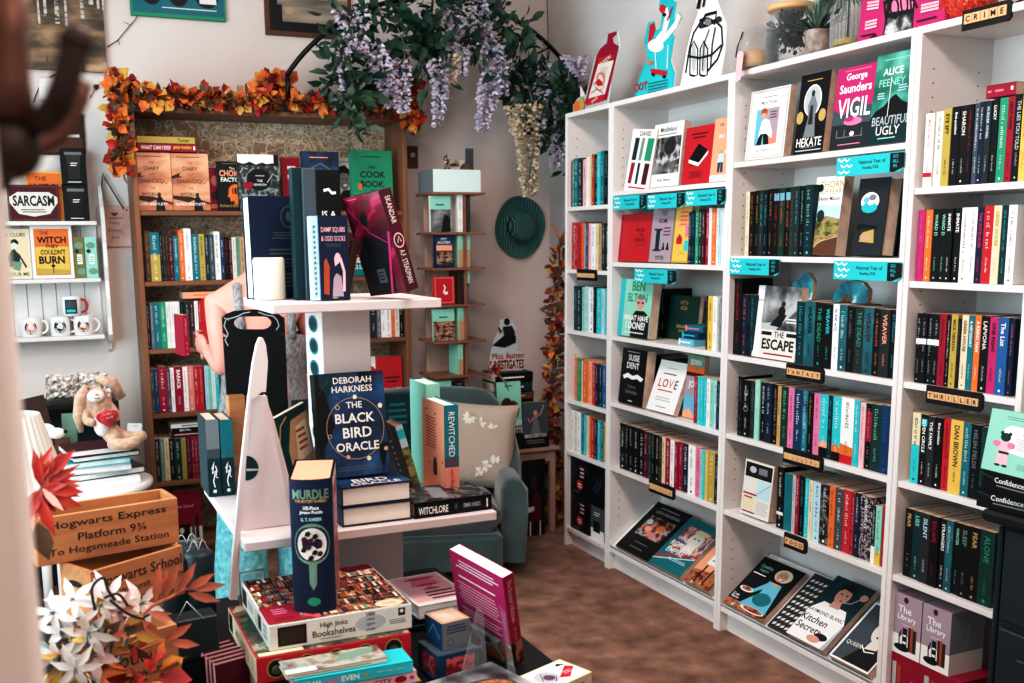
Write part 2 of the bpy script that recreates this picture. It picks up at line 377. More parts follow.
    def build(s, name, parent=None, loc=None, rot=None, label=None, cat=None, group=None, kind=None, mods=None):
        me = bpy.data.meshes.new(name); me.from_pydata(s.v, [], s.f); me.update()
        for m in s.mats: me.materials.append(MATS[m] if m in MATS else M(m))
        me.polygons.foreach_set('material_index', s.m); me.polygons.foreach_set('use_smooth', s.sm)
        o = bpy.data.objects.new(name, me); COL.objects.link(o)
        if parent is not None: o.parent = parent
        if loc is not None: o.location = loc
        if rot is not None: o.rotation_euler = rot
        tag(o, label, cat, group, kind)
        if mods:
            for t, kw in mods:
                md = o.modifiers.new(t.lower(), t)
                for a, b in kw.items(): setattr(md, a, b)
        return o
def tag(o, label=None, cat=None, group=None, kind=None):
    if label: o['label'] = label
    if cat: o['category'] = cat
    if group: o['group'] = group
    if kind: o['kind'] = kind
def empty(name, loc=(0,0,0), rot=(0,0,0), label=None, cat=None, group=None):
    o = bpy.data.objects.new(name, None); COL.objects.link(o); o.empty_display_size = .05
    o.location = loc; o.rotation_euler = rot; tag(o, label, cat, group); return o
def curve(pts, n=6):
    P = [Vector(p) for p in pts]; P = [P[0]*2-P[1]]+P+[P[-1]*2-P[-2]]; out = []
    for i in range(1, len(P)-2):
        a, b, c, d = P[i-1:i+3]
        for k in range(n):
            t = k/n; out.append(.5*((2*b)+(c-a)*t+(2*a-5*b+4*c-d)*t*t+(3*b-a-3*c+d)*t**3))
    return out+[P[-2]]

# ------------------------------------------------------------------ books
def spine_items(t, h, tcol, title, seed, style=None):
    return []
def glyphs(mb, O, along, up, L, H, mat, seed):
    """a line of small letter-like strokes for writing too small to read"""
    r = random.Random(seed); x = 0; O, along, up = Vector(O), Vector(along), Vector(up)
    while x < L-H*.5:
        w = H*r.uniform(.3,.7)
        if r.random() < .14: x += H*.5; continue
        hh = H*r.choice((.68,1,.68,1)); q = r.random()
        a = O+along*x
        if q < .4: rs = ((0,0,.22*w,hh),(w*.5,0,w*.75,hh),(0,hh*.4,w*.7,hh*.6))
        elif q < .7: rs = ((0,0,.25*w,hh),(0,0,w*.75,hh*.2),(0,hh*.8,w*.75,hh))
        else: rs = ((w*.2,0,.5*w,hh),)
        for x0, y0, x1, y1 in rs:
            mb.add([a+along*u+up*v for u, v in ((x0,y0),(x1,y0),(x1,y1),(x0,y1))], [(0,1,2,3)], mat)
        x += w+H*.12
def book(label, group, loc, rot, t, h, d, col, tcol='white', title=None, front=None, back=None, spine=None, hard=False,
         name=None, cat='book', pages='pages', author=True, seed=0, plain=False, frontcol=None):
    name = name or ('hardback_book' if hard else 'paperback_book')
    loc = Vector(loc)
    if rot[0] < 0: loc.z += max(t,.007)*math.sin(-rot[0])
    root = empty(name, loc, rot, label, cat, group)
    c = .0026 if hard else .0007; ins = .003 if hard else .0004
    t = max(t, .007)
    mb = MB()
    fc = frontcol or col
    mb.box(0, c, 0, t, 0, h, col)
    mb.box(c, d, 0, c, 0, h, fc); mb.box(c, d, t-c, t, 0, h, fc if frontcol is None else col)
    O = Vector((0, t, 0)); U = Vector((0,-1,0)); V = Vector((0,0,1))
    if spine: mb.art(O, U, V, t, h, spine, lift=.0002)
    if title is not None:
        e = Vector((-.0009,0,0)); s = random.Random(seed)
        cap = min(t*.56, .021)
        if title:
            L = h*(.56 if author else .78); vs, fs, asp = text_mesh(title, .02)
            H = min(cap*.8, L/asp*1.25); W = min(L, H*asp)
            mb.text(title, O+e+U*(t/2)+V*(h*(.93)-W/2), -V, U, H, tcol, w=W, bold=.02)
        else:
            glyphs(mb, O+e+U*(t/2-cap*.34)+V*(h*.93), -V, U, h*s.uniform(.38,.55), cap*.6, tcol, seed)
        if author:
            glyphs(mb, O+e+U*(t/2-cap*.2)+V*(h*.34), -V, U, h*.2, cap*.42, tcol, seed+5)
            if s.random() < .55: mb.art(O, U, V, t, h, [('r',.4,.04,.6,.04+.2*t/h,tcol)], lift=.0016)
    if front: mb.art((0,0,0), (1,0,0), (0,0,1), d, h, front)
    if back: mb.art((d,t,0), (-1,0,0), (0,0,1), d, h, back)
    mb.build('cover', root)
    MB().box(c, d-ins, c, t-c, ins, h-ins, pages).build('page_block', root)
    return root

ORD = 'first second third fourth fifth sixth seventh eighth ninth tenth eleventh twelfth thirteenth fourteenth fifteenth sixteenth seventeenth eighteenth nineteenth twentieth'.split()
ORD += ['twenty-'+o for o in ORD[:9]]
def y_at_px(px, x, z):
    lo, hi = -3.2, .8          # find Y on the line (x, *, z) that shows at picture column px
    for _ in range(40):
        m = (lo+hi)/2
        if pix((x, m, z))[0] > px: lo = m
        else: hi = m
    return (lo+hi)/2
def x_at_px(px, y, z):
    lo, hi = -3.2, .8
    for _ in range(40):
        m = (lo+hi)/2
        if pix((m, y, z))[0] < px: lo = m
        else: hi = m
    return (lo+hi)/2
TN = {'turquoise':'turquoise'}
def spine_row(side, front, z, px0, spec, where, depth=.13, hard=False, gap=.0007):
    """spec: 'width px, height mm, colour, lettering colour, TITLE' separated by |; width with leading _ is an empty gap"""
    px = px0; i = 0
    for k, s in enumerate(spec.split('|')):
        q = [a.strip() for a in s.split(',')]
        if q[0].startswith('_'): px += float(q[0][1:]); continue
        w = float(q[0]); h = float(q[1])/1000; col = q[2]; tcol = q[3] if len(q) > 3 else 'white'; title = q[4] if len(q) > 4 else ''
        hb = hard or (len(q) > 5 and 'h' in q[5])
        ex = {}
        if len(q) > 6: ex['spine'] = eval('['+','.join(q[6:])+']')
        jit = random.Random(k*31+int(px0)).uniform(0,.006)
        kind = 'hardback' if hb else 'paperback'
        cname = {'turquoise wave':'blue and white','teal mist':'misty teal','blossom print':'black floral','food print':'brown patterned','dark marble':'black marbled','landscape print':'olive landscape','red pattern':'patterned red','bw print':'black and white','map print':'map patterned'}.get(col, col)
        lab = f"{cname} {kind} with {tcol} lettering, {ORD[i]} from left, {where}"
        if side == 'R':
            y0 = y_at_px(px, front, z); y1 = y_at_px(px+w, front, z)
            book(lab, 'books in the row, '+where, (front+jit, y1+gap/2, z), (0,0,0), y0-y1-gap, h, depth+jit, col, tcol, title, hard=hb, seed=k*13+int(px0), **ex)
        else:
            x0 = x_at_px(px, front, z); x1 = x_at_px(px+w, front, z)
            book(lab, 'books in the row, '+where, (x1-gap/2, front+jit, z), (0,0,PI/2), x1-x0-gap, h, depth+jit, col, tcol, title, hard=hb, seed=k*13+int(px0), **ex)
        px += w; i += 1
def face_R(label, pxl, pxr, z, h, X, t=.025, col='white', lean=.1, front=None, group=None, title='', tcol='white', d=None, hard=False, yaw=0, **kw):
    """a book standing with its cover towards the room on a white bookcase; left edge at picture column pxl"""
    y0 = y_at_px(pxl, X, z); y1 = y_at_px(pxr, X, z)
    d = d or (y0-y1)
    return book(label, group, (X, y0, z+.001), (-lean, 0, -PI/2+yaw), t, h, d, col, tcol, title, front=front, hard=hard, **kw)
def face_B(label, pxl, pxr, z, h, Y, t=.025, col='white', lean=.1, front=None, group=None, title='', tcol='white', hard=False, yaw=0, **kw):
    x0 = x_at_px(pxl, Y, z); x1 = x_at_px(pxr, Y, z)
    return book(label, group, (x0, Y, z+.001), (-lean, 0, yaw), t, h, x1-x0, col, tcol, title, front=front, hard=hard, **kw)
# ------------------------------------------------------------------ room shell
def struct(name, mb, parent=None): return mb.build(name, parent, kind=None if parent else 'structure')
WX, WY, LX, FY, CZ = .31, .75, -3.1, -6.0, 2.95
struct('floor', MB().box(LX-.1, WX+.1, FY-.1, WY+.1, -.1, 0, 'floor'))
struct('wall_back', MB().box(LX-.1, WX+.1, WY, WY+.1, 0, CZ, 'wall warm'))
struct('wall_right', MB().box(WX, WX+.1, FY, WY, 0, CZ, 'wall paint'))
struct('ceiling', MB().box(LX-.1, WX+.1, FY-.1, WY+.1, CZ, CZ+.1, 'ceiling paint'))
struct('wall_front', MB().box(LX-.1, WX+.1, FY-.1, FY, 0, CZ, 'wall paint'))
w = MB(); wy0, wy1, wz0, wz1 = -3.2, -.2, .70, 2.45
w.box(LX-.1, LX, FY, wy0, 0, CZ, 'wall paint').box(LX-.1, LX, wy1, WY, 0, CZ, 'wall paint')
w.box(LX-.1, LX, wy0, wy1, 0, wz0, 'wall paint').box(LX-.1, LX, wy0, wy1, wz1, CZ, 'wall paint')
struct('wall_left', w)
wf = MB()
for y in (wy0, -2.22, -1.23, wy1-.05): wf.box(LX-.08, LX-.03, y, y+.05, wz0, wz1, 'white laminate')
wf.box(LX-.08, LX-.03, wy0, wy1, wz0, wz0+.05, 'white laminate').box(LX-.08, LX-.03, wy0, wy1, wz1-.05, wz1, 'white laminate')
struct('window_1', wf)
struct('baseboard_back', MB().box(LX, WX, WY-.015, WY, 0, .1, 'white laminate'))
# door casing close to the camera, on the side the coat hooks hang on
pe = at(6, 230, 'y', -3.62); 
struct('trim_1', MB().box(-2.52, pe.x+.0005, -3.70, -3.60, 0, 2.7, 'post paint', bev=.004))
struct('wall_near', MB().box(LX, -2.50, -3.69, -3.61, 0, CZ, 'wall paint'))

# ------------------------------------------------------------------ white bookcases
SHELVES = {
 'A': (0, -.40, [1.604, 1.322, 1.043, .715, .468, .093]),
 'B': (-.402, -1.205, [1.655, 1.360, 1.046, .757, .472, .100]),
 'C': (-1.207, -2.012, [1.716, 1.395, 1.045, .757, .472, .098]),
 'D': (-2.014, -2.416, [1.589, 1.332, 1.046, .755, .471, .095]),
}
SH = {}
BCLAB = {'A':'far narrow white bookcase in the corner beside the hanging leaf garland', 'B':'wide white bookcase whose sloping bottom holds a teal Roman cover',
         'C':'wide white bookcase with jars on top and cookbooks on its slope', 'D':'near narrow white bookcase with lettered tile sign on its top edge'}
def bookcase(k):
    y1, y0, zs = SHELVES[k]
    root = empty('white_bookcase', (0, (y0+y1)/2, 0), label=BCLAB[k], cat='bookcase', group='white bookcases along the wall')
    cy = (y0+y1)/2; T = .018; hh = (y1-y0)/2
    for s in (-1, 1):
        m = MB(); a, b = (-hh, -hh+T) if s < 0 else (hh-T, hh)
        m.box(0, .28, a, b, 0, 2.02, 'white laminate', bev=.0015)
        yy = b+.0006 if s < 0 else a-.0006       # peg holes on the inside
        for xh in (.05, .22):
            for i in range(46):
                z = .2+i*.038
                q = [(xh+.0026*math.cos(t*PI/3), yy, z+.0026*math.sin(t*PI/3)) for t in range(6)]
                m.add(q, [tuple(range(6)) if s > 0 else tuple(range(6))[::-1]], 'charcoal')
        m.build('side_panel', root)
    MB().box(0, .28, -hh+T+.0005, hh-T-.0005, 2.0, 2.02, 'white laminate', bev=.0015).build('top_panel', root)
    MB().box(.272, .278, -hh+T, hh-T, .08, 2.0, 'white laminate').build('back_panel', root)
    MB().box(.035, .05, -hh+T, hh-T, 0, zs[-1]-.0185, 'white laminate').build('plinth', root)
    for z in zs:
        MB().box(.004, .271, -hh+T+.0005, hh-T-.0005, z-.018, z, 'white laminate', bev=.0012).build('shelf', root)
    if k in 'BC':
        L = .275; a = math.radians(38); m = MB()
        X = Matrix.Translation((.012, 0, zs[-1]+.006)) @ Matrix.Rotation(-a, 4, 'Y')
        m.box(0, L, -hh+T+.002, hh-T-.002, -.004, 0, 'white laminate', X)
        m.box(-.004, 0, -hh+T+.002, hh-T-.002, -.006, .012, 'pale grey', X)
        m.build('sloping_display_board', root)
    return root
for k in SHELVES: bookcase(k)

def zs(k, i): return SHELVES[k][2][i]+.0008
WA, WB, WC, WD = 'of far narrow bookcase', 'of second bookcase', 'of third bookcase', 'of near narrow bookcase'
R_ = lambda k, i, px, spec, where, X=.02, **kw: spine_row('R', X, zs(k, i), px, spec, where, **kw)
# narrow far bookcase
R_('A',0,567.4,'3.6,205,magenta,white|3,212,green,white|4,214,teal,white|4,212,dark teal,white|3.5,205,pale pink,crimson|2.6,212,white,red|2.6,222,cream,orange|2.8,220,rust,white|3.1,218,black,white|3.5,226,turquoise,white|3.4,228,teal,white|3.6,226,black,mint|2,224,white,red', 'top shelf '+WA)
R_('A',1,571.6,'5.4,212,red pattern,white|4.4,206,red,black|2,206,orange,black|1.7,205,sky blue,white|3,205,purple,white|2.6,205,pale pink,crimson|4,202,white,black|3,203,cream,brown|3,203,tan,black|3.5,203,dark teal,white|4,204,black,white|2,204,navy,white', 'second shelf '+WA)
R_('A',2,573.1,'3.8,203,dark teal,turquoise|4,203,dark teal,white|_.5|3.2,200,mint,teal|3.4,205,pale blue,teal|5,203,white,black|2.6,203,black,mint|5,200,turquoise,white|3,198,pale blue,blue|2.2,198,cyan,white', 'third shelf '+WA)
R_('A',3,574.3,'2.6,200,orange,white|4.4,200,green,cream|1,190,white,black|5,198,orange,white|4,196,peach,red|3.6,192,red,white|3.2,192,navy,white|3,190,dark teal,white|4,190,blue,white|3.8,188,teal,white', 'fourth shelf '+WA)
R_('A',4,571.2,'2.6,196,white,red|3.2,196,off white,red|3.2,194,white,teal|3,192,teal,white|3,190,turquoise,white|2.2,190,cream,orange|2,190,orange,white|3.3,188,red,white|2.6,186,charcoal,white|3.4,184,cyan,white|3.4,182,teal,white|2.4,182,yellow,black', 'fifth shelf '+WA)
# second bookcase
R_('B',1,687.3,'3,195,dark teal,white|3.2,200,navy,turquoise|4,202,green,white|3.6,203,dark green,white|2.8,202,maroon,white|3.8,203,crimson,white|2.6,205,white,red|4.2,203,orange,white|2.7,204,white,teal|3,203,pale blue,blue|3,203,white,red|5,203,crimson,white', 'second shelf '+WB)
R_('B',2,657.5,'2.2,190,charcoal,white|3.4,204,black,white', 'upper ledge '+WB, X=.13)
R_('B',2,704.2,'2.3,198,black,gold|5.2,200,yellow,black|4,200,white,red|2.6,198,pale grey,black|3,196,grey,white|2.4,194,off white,black', 'third shelf '+WB)
R_('B',3,651.5,'4,215,black,pale pink|4,210,navy,red|4,205,dark green,white', 'back of fourth shelf '+WB, X=.12)
R_('B',3,692.3,'3.8,180,crimson,pale pink|3.2,182,turquoise,white|3.2,182,turquoise,white|3.2,182,turquoise,white|3.2,182,white,teal|3.4,180,mint,dark teal|3,180,pale blue,blue|4,180,dark teal,turquoise', 'fourth shelf '+WB)
R_('B',4,619.2,'5.2,200,black,white|3.2,198,black,white|5,200,black,pale grey|5.4,200,black,white|5,198,black,white|4,196,maroon,pale pink|3.2,196,dark green,pink|3.6,194,black,mint|3.9,194,black,white|3.5,192,umber,gold|3.2,194,cream,black|5,194,crimson,white|4.2,194,white,crimson|3.5,192,crimson,white|4.2,194,crimson,pale pink|5.8,194,navy,white|7,196,white,black|4.7,194,pink,crimson|2.6,190,mint,teal|2.8,190,turquoise,white|2.8,192,yellow,white|6,192,mustard,white|3,188,black,white', 'fifth shelf '+WB)
# third bookcase
R_('C',1,744,'3.6,218,cream,green|4.6,218,black,orange,|4.8,220,black,mustard|4.4,220,charcoal,turquoise|4.4,220,black,turquoise|4.5,222,black,gold|6.2,222,black,red,,,("r",.1,.82,.9,.93,"sky blue")|5.6,222,dark green,orange,,,("r",.1,.82,.9,.93,"sky blue")|5.4,223,black,orange,,,("r",.1,.82,.9,.93,"sky blue")|4.6,223,dark green,red|5.2,224,charcoal,turquoise|4.2,224,black,mint|8,226,dark teal,mint', 'second shelf '+WC)
R_('C',2,731.6,'7.4,270,black,red|_.6|5.4,215,navy,orange|3.8,210,black,blue|3.6,215,dark teal,cyan', 'third shelf '+WC)
R_('C',2,793.6,'8.4,205,dark teal,cyan|10.6,208,teal mist,black,WEAVER|9.2,206,black,green,THE DEAD|7.6,204,black,turquoise,WEAVER|6.6,205,white,black|8,204,teal mist,white|7.6,202,black,grey|9,202,charcoal,green,THE DEAD|9.6,202,teal mist,maroon,WEAVER|6.8,200,black,orange|9.6,200,charcoal,peach,WEAVER|6,200,black,turquoise', 'wave bookend row '+WC)
R_('C',3,737,'4.6,214,black,grey|6.2,204,black,off white,,,("o",.5,.78,.3,.05,.0012,"off white"),("o",.5,.5,.34,.05,.0012,"off white")|5.6,204,charcoal,grey|4.8,212,mint,white|5.6,206,black,white|6.4,208,navy,pale blue|5.6,206,black,gold|3.4,204,gold,brown|7,206,dark green,mint|6,208,pink,magenta|8.4,206,deep blue,white|5,206,turquoise wave,white|5,202,black,gold|6.4,204,pink,crimson|8.6,205,turquoise,white,,,("r",0,0,1,.16,"black"),("p",((0,.16),(1,.16),(1,.24),(.5,.28),(0,.22)),"peach")|4.6,205,dark teal,cyan|8.6,205,turquoise,white,,,("r",0,0,1,.14,"black"),("p",((0,.14),(1,.14),(1,.2),(.5,.26),(0,.24)),"orange")|12.6,208,white,brown,,,("r",0,0,1,.13,"red"),("p",((0,.13),(1,.13),(1,.26),(0,.3)),"orange")|5.6,204,cyan,white|5.2,202,pale pink,red|6,202,black,pink,,,("r",0,.42,1,.88,"crimson")|9.2,204,dark green,mint|10,206,deep blue,blue', 'fourth shelf '+WC)
R_('C',4,775.2,'6.4,215,black,white,,,("r",0,.22,1,.27,"white")|8.4,198,teal,blue|3.4,200,pale grey,red|3.6,205,crimson,white|4.8,204,black,cyan|4.4,202,turquoise,white|4,200,cream,blue|7.4,200,pale blue,blue|9.6,200,dark marble,white|5.6,202,orange,black|7,200,slate,white|8,202,red,white|3.6,200,crimson,pale pink|5.4,204,navy,white|12,202,blossom print,white|4,180,dark teal,white,,,("r",0,0,1,.3,"white")|6,182,mint,dark green,,,("r",0,0,1,.22,"yellow")|5.6,190,red,black', 'fifth shelf '+WC)
# near narrow bookcase
R_('D',0,922,'8.4,198,white,red,,,("r",0,.14,1,.2,"red")|_.6|8.4,200,off white,sage|8,204,mustard,black,EYE SPY|7.6,206,black,white,first position|8.2,206,black,off white,SHARON|5.6,206,black,red|6,207,slate,white|5.6,208,navy,white|6,208,charcoal,pale blue,MURDER WHEEL|6.6,209,black,white,LUCKY|8.4,211,green,white|7,212,crimson,black,HEAT WAVE|8.6,214,black,pale grey,THE LIES YOU TOLD|6.4,212,yellow,rust', 'crime shelf '+WD)
R_('D',1,914.8,'6.8,196,magenta,pink|6.8,196,orange,white|7,197,black,mint,WARD D|7,197,black,mint,WARD D|6.6,197,black,white,INMATE|7.2,197,black,white,INMATE|8,198,white,crimson|8,198,white,crimson|7.2,198,navy,magenta,THE INTRUDER|9.6,200,red,white|7.8,200,cream,mustard,GREEK HOUSE|6.4,200,dark teal,cyan|8.6,200,white,crimson', 'second shelf '+WD)
R_('D',2,913.5,'5.1,196,black,pale grey,,,("r",0,.56,1,.64,"white")|5.3,197,black,pale grey,,,("r",0,.56,1,.64,"white")|5.8,197,black,pale grey,,,("r",0,.56,1,.64,"white")|6.2,197,black,pale grey,,,("r",0,.56,1,.64,"white")|6.8,199,crimson,maroon|4,196,black,white|6.6,200,mustard,brown,MICK HERRON|3,190,black,grey|6.8,200,cream,brown,GREEK HOUSE|6,200,teal,white,A NECESSARY|6.8,201,orange,white,A RISING MAN|9,202,black,off white,LAPVONA|8.4,200,magenta,black,ONE FIGHT|10.2,202,blue,white,The List|5,200,navy,pink', 'thriller shelf '+WD)
R_('D',3,909,'7.8,204,cream,black,,,("r",0,0,1,.55,"turquoise")|7,203,black,white,SEVEN CIRCLE,,("r",.1,.84,.9,.94,"turquoise")|7,201,charcoal,white,THE FAMILY|7.6,202,black,white,first position|8,204,red,maroon|12.4,205,yellow,brown,DAN BROWN|8,203,teal,white|9,202,black,grey,HELEN FIELDS|6,200,dark green,teal', 'fourth shelf '+WD)
R_('D',4,900.8,'8,204,black,gold,FEAR|8.4,204,dark teal,mint,LIES|9,205,charcoal,pale blue,SILENT|9,205,black,crimson,ESCAPE|7,204,black,white,STRANGERS|7,206,teal mist,white|6.4,205,black,mint,WINTER|9.4,206,black,sage,SLEEP|10.2,207,black,gold,FEAR|14,208,dark green,green,ALONE', 'fifth shelf '+WD)

# ------------------------------------------------------------------ cover-out books on the white bookcases
def zof(px, py, X): return at(px, py, 'x', X).z
def F(label, pl, pr, ptop, pbot, z, X, col, art, t=.028, lean=.1, **kw):
    y = y_at_px((pl+pr)/2, X, z)
    h = at((pl+pr)/2, ptop, 'x', X+.01).z-z
    return face_R(label, pl, pr, z, h, X, t, col, lean, art, **kw)
WTOP = '("l",)'
z = zs('B',0)
F('white book with big green and red stencil letters, tilted beside monochrome cover', 624, 648, 128, 188, z, .03, 'white',
  [('t','DAVID',.55,.93,.08,'black'),('p',[(.12,.5),(.3,.5),(.34,.86),(.16,.86)],'dark teal'),('p',[(.4,.5),(.52,.5),(.56,.86),(.44,.86)],'sage'),('p',[(.64,.5),(.9,.5),(.94,.86),(.68,.86)],'green'),
   ('p',[(.1,.12),(.24,.12),(.3,.46),(.14,.46)],'crimson'),('p',[(.4,.12),(.5,.12),(.52,.46),(.42,.46)],'dark teal'),('p',[(.66,.12),(.86,.12),(.9,.46),(.7,.46)],'maroon'),('l',.1,.03,.9,.09,1,'red')], cat='book').rotation_euler.y = .11
F('white book with monochrome landscape picture and grey-lettered title', 649, 678, 124, 188, z, .04, 'white',
  [('t','Middleland',.5,.9,.075,'black'),('l',.1,.8,.9,.84,1,'grey'),('r',.04,.2,.96,.78,'bw print'),('p',[(.04,.2),(.4,.2),(.96,.34),(.96,.42),(.3,.32),(.04,.5)],'grey print'),('e',.6,.62,.2,.12,'charcoal'),('t','Rory Stewart',.5,.1,.065,'charcoal')], t=.035)
F('red book with drawing of a black notebook', 681, 709, 127, 187, z, .03, 'red',
  [('l',.2,.78,.8,.9,2,'maroon'),('p',[(.2,.44),(.56,.36),(.86,.56),(.5,.7)],'black'),('p',[(.2,.44),(.2,.38),(.56,.3),(.56,.36)],'white'),('p',[(.56,.36),(.56,.3),(.86,.5),(.86,.56)],'off white'),('L',[(.25,.37),(.3,.31),(.36,.33)],.002,'black'),('l',.25,.1,.75,.22,4,'maroon')], t=.02)
F('peach book with walking figure in white and blue', 709, 727, 119, 185, z, .03, 'peach',
  [('t','this',.45,.72,.07,'white'),('t','w',.8,.84,.06,'white'),('L',[(.3,.88),(.45,.92),(.5,.86)],.003,'black'),('e',.5,.46,.12,.04,'tan'),('p',[(.35,.3),(.7,.3),(.66,.44),(.4,.44)],'pale blue'),('p',[(.38,.14),(.5,.14),(.54,.3),(.38,.3)],'deep blue'),('p',[(.56,.14),(.7,.14),(.66,.3),(.54,.3)],'deep blue'),('r',0,0,1,.1,'white'),('t','As',.8,.46,.07,'white')])
z = zs('B',1)
F('bright red book with small black capitals, below the turquoise reading signs', 616, 648, 215, 262, z, .03, 'red',
  [('r',0,0,.12,1,'crimson'),('t','WE ARE',.68,.66,.07,'ink'),('t','THE',.72,.56,.06,'ink'),('t','LEGION',.68,.46,.08,'ink'),('l',.5,.34,.9,.38,1,'crimson')])
F('pale lilac book with tall dark letter and tiny walking people', 648.5, 670, 207, 262, z, .03, 'lilac',
  [('r',.02,0,.98,1,'lilac'),('t','PLE',.55,.88,.08,'ink'),('t','ROM.',.52,.74,.08,'ink'),('r',.24,.22,.42,.6,'dark teal'),('r',.14,.57,.52,.6,'dark teal'),('r',.14,.2,.52,.23,'dark teal'),('e',.62,.33,.03,.02,'ink'),('p',[(.55,.22),(.68,.22),(.64,.32),(.6,.32)],'ink'),('e',.8,.33,.03,.02,'ink'),('p',[(.74,.22),(.88,.22),(.83,.32),(.78,.32)],'ink'),('l',.55,.46,.9,.64,3,'purple'),('t','PETER',.5,.08,.07,'ink')])
F('yellow patterned book with small red house and pink square', 671, 687, 205, 262, z, .03, 'mustard',
  [('r',.04,.03,.96,.97,'yellow'),('r',.25,.6,.85,.9,'peach'),('l',.3,.62,.8,.9,4,'orange'),('p',[(.2,.32),(.55,.32),(.55,.42),(.37,.5),(.2,.42)],'red'),('r',.7,.44,.94,.64,'pink'),('r',.7,.2,.94,.38,'turquoise'),('L',[(.3,.1),(.5,.18),(.8,.14)],.002,'olive')])
z = zs('B',2)
F('green book with photo of a man in black and block capitals', 617, 648, 280, 338, z, .025, 'mint',
  [('r',0,0,.14,1,'cyan'),('t','BEN',.56,.88,.17,'green',.78,.03),('t','ELTON',.56,.68,.15,'green',.8,.03),('e',.66,.6,.13,.12,'skin'),('e',.66,.69,.12,.04,'grey'),('p',[(.42,.0),(.98,.0),(.98,.36),(.8,.46),(.54,.46),(.42,.36)],'ink'),('r',.56,.585,.64,.61,'ink'),('r',.69,.585,.77,.61,'ink'),
   ('t','WHAT HAVE',.56,.33,.1,'white',.82,.03),('t','I DONE?',.56,.2,.13,'white',.82,.03),('l',.2,.05,.9,.1,1,'off white')], t=.04)
F('small dark green gift book with gold capitals', 666, 696, 296, 337, z, .14, 'dark green',
  [('t','WIT &',.5,.84,.08,'gold'),('t','ACID',.5,.72,.08,'gold'),('l',.2,.44,.8,.62,4,'charcoal'),('t','BERNARD',.5,.3,.07,'gold'),('t','SHAW',.5,.2,.06,'gold')], t=.02)
yy = y_at_px(679.5, .05, z)
for i, (c, w_) in enumerate((('sky blue', 'white'), ('deep blue', 'turquoise'), ('teal', 'pink'))):
    o = empty('puzzle_box', (.045+.012*i, yy-.004*i, z+.026*i), (0,0,.06*i-.04), label=f"{('pale blue boxed game at bottom','dark blue boxed game in middle','teal boxed game on top')[i]} of small stack beside yellow book", cat='box', group='stack of small boxed games')
    m = MB().box(0, .1, -.105, 0, 0, .0245, c, bev=.001); m.art((0,0,0),(0,-1,0),(0,0,1),.105,.0245,[('l',.1,.25,.9,.75,1,w_),('r',.02,.05,.12,.95,w_)]); m.build('box_body', o)
z = zs('B',3)
F('black book with white capitals and open white book picture', 618, 642, 350, 407, z, .02, 'black',
  [('l',.2,.93,.8,.96,1,'pale grey'),('t','SUSIE',.5,.84,.11,'white'),('t','DENT',.48,.7,.11,'white'),('p',[(.1,.5),(.3,.56),(.5,.52),(.7,.56),(.94,.5),(.86,.44),(.68,.48),(.5,.45),(.3,.48),(.16,.44)],'white'),('t','Guilty by',.5,.32,.07,'grey'),('t','Definition',.5,.23,.07,'grey'),('l',.4,.05,.6,.08,1,'white')], t=.045)
b = F('white book with multicoloured LOVE letters, leaning back on the shelf', 646, 673, 361, 409, z, .02, 'white',
  [('l',.3,.84,.7,.88,1,'pale grey'),('l',.22,.72,.78,.77,1,'maroon'),('t','L',.22,.56,.17,'red'),('t','O',.4,.56,.17,'crimson'),('t','V',.6,.56,.17,'orange'),('t','E',.79,.56,.17,'purple'),('l',.2,.39,.8,.44,1,'crimson'),('l',.2,.2,.8,.3,2,'pale grey'),('l',.3,.08,.7,.11,1,'maroon')], t=.022, lean=.35)
F('book with stacked sunset, lilac and blue landscape bands on its cover', 682, 699, 355, 414, z, .06, 'tan',
  [('r',0,.72,1,1,'sage'),('p',[(0,.7),(1,.7),(1,.84),(.6,.76),(.3,.86),(0,.78)],'orange'),('r',0,.36,1,.7,'lilac'),('t','JOSE',.5,.52,.13,'white'),('r',0,0,1,.36,'sky blue'),('p',[(0,0),(1,0),(1,.1),(.6,.06),(.35,.16),(0,.08)],'peach'),('t','EDEN',.5,.88,.08,'white'),('p',[(0,.66),(1,.66),(1,.72),(0,.72)],'maroon')], t=.02)
z = zs('C',0)
F('white book with painted red-haired woman in a white jacket', 744.5, 783, 90, 161, z, .03, 'off white',
  [('r',.03,.02,.97,.98,'pale grey'),('r',.06,.04,.94,.96,'white'),('l',.3,.87,.7,.9,1,'grey'),('t','Mary Portas',.5,.8,.065,'charcoal'),('r',.2,.2,.44,.72,'sky blue'),('r',.44,.2,.78,.72,'lilac'),('p',[(.44,.2),(.78,.2),(.78,.36),(.6,.3)],'salmon'),
   ('p',[(.26,.2),(.4,.2),(.42,.36),(.34,.36)],'ink'),('p',[(.46,.2),(.6,.2),(.54,.38),(.42,.36)],'ink'),('p',[(.3,.3),(.36,.54),(.44,.58),(.56,.54),(.66,.36),(.66,.28),(.5,.36),(.36,.36)],'white'),('e',.39,.63,.07,.05,'skin'),('p',[(.31,.64),(.33,.72),(.42,.735),(.48,.69),(.47,.62),(.44,.66),(.35,.66)],'rust'),('l',.55,.56,.74,.68,3,'purple'),
   ('t','I Shop, Therefore I Am',.5,.12,.045,'charcoal')], t=.03)
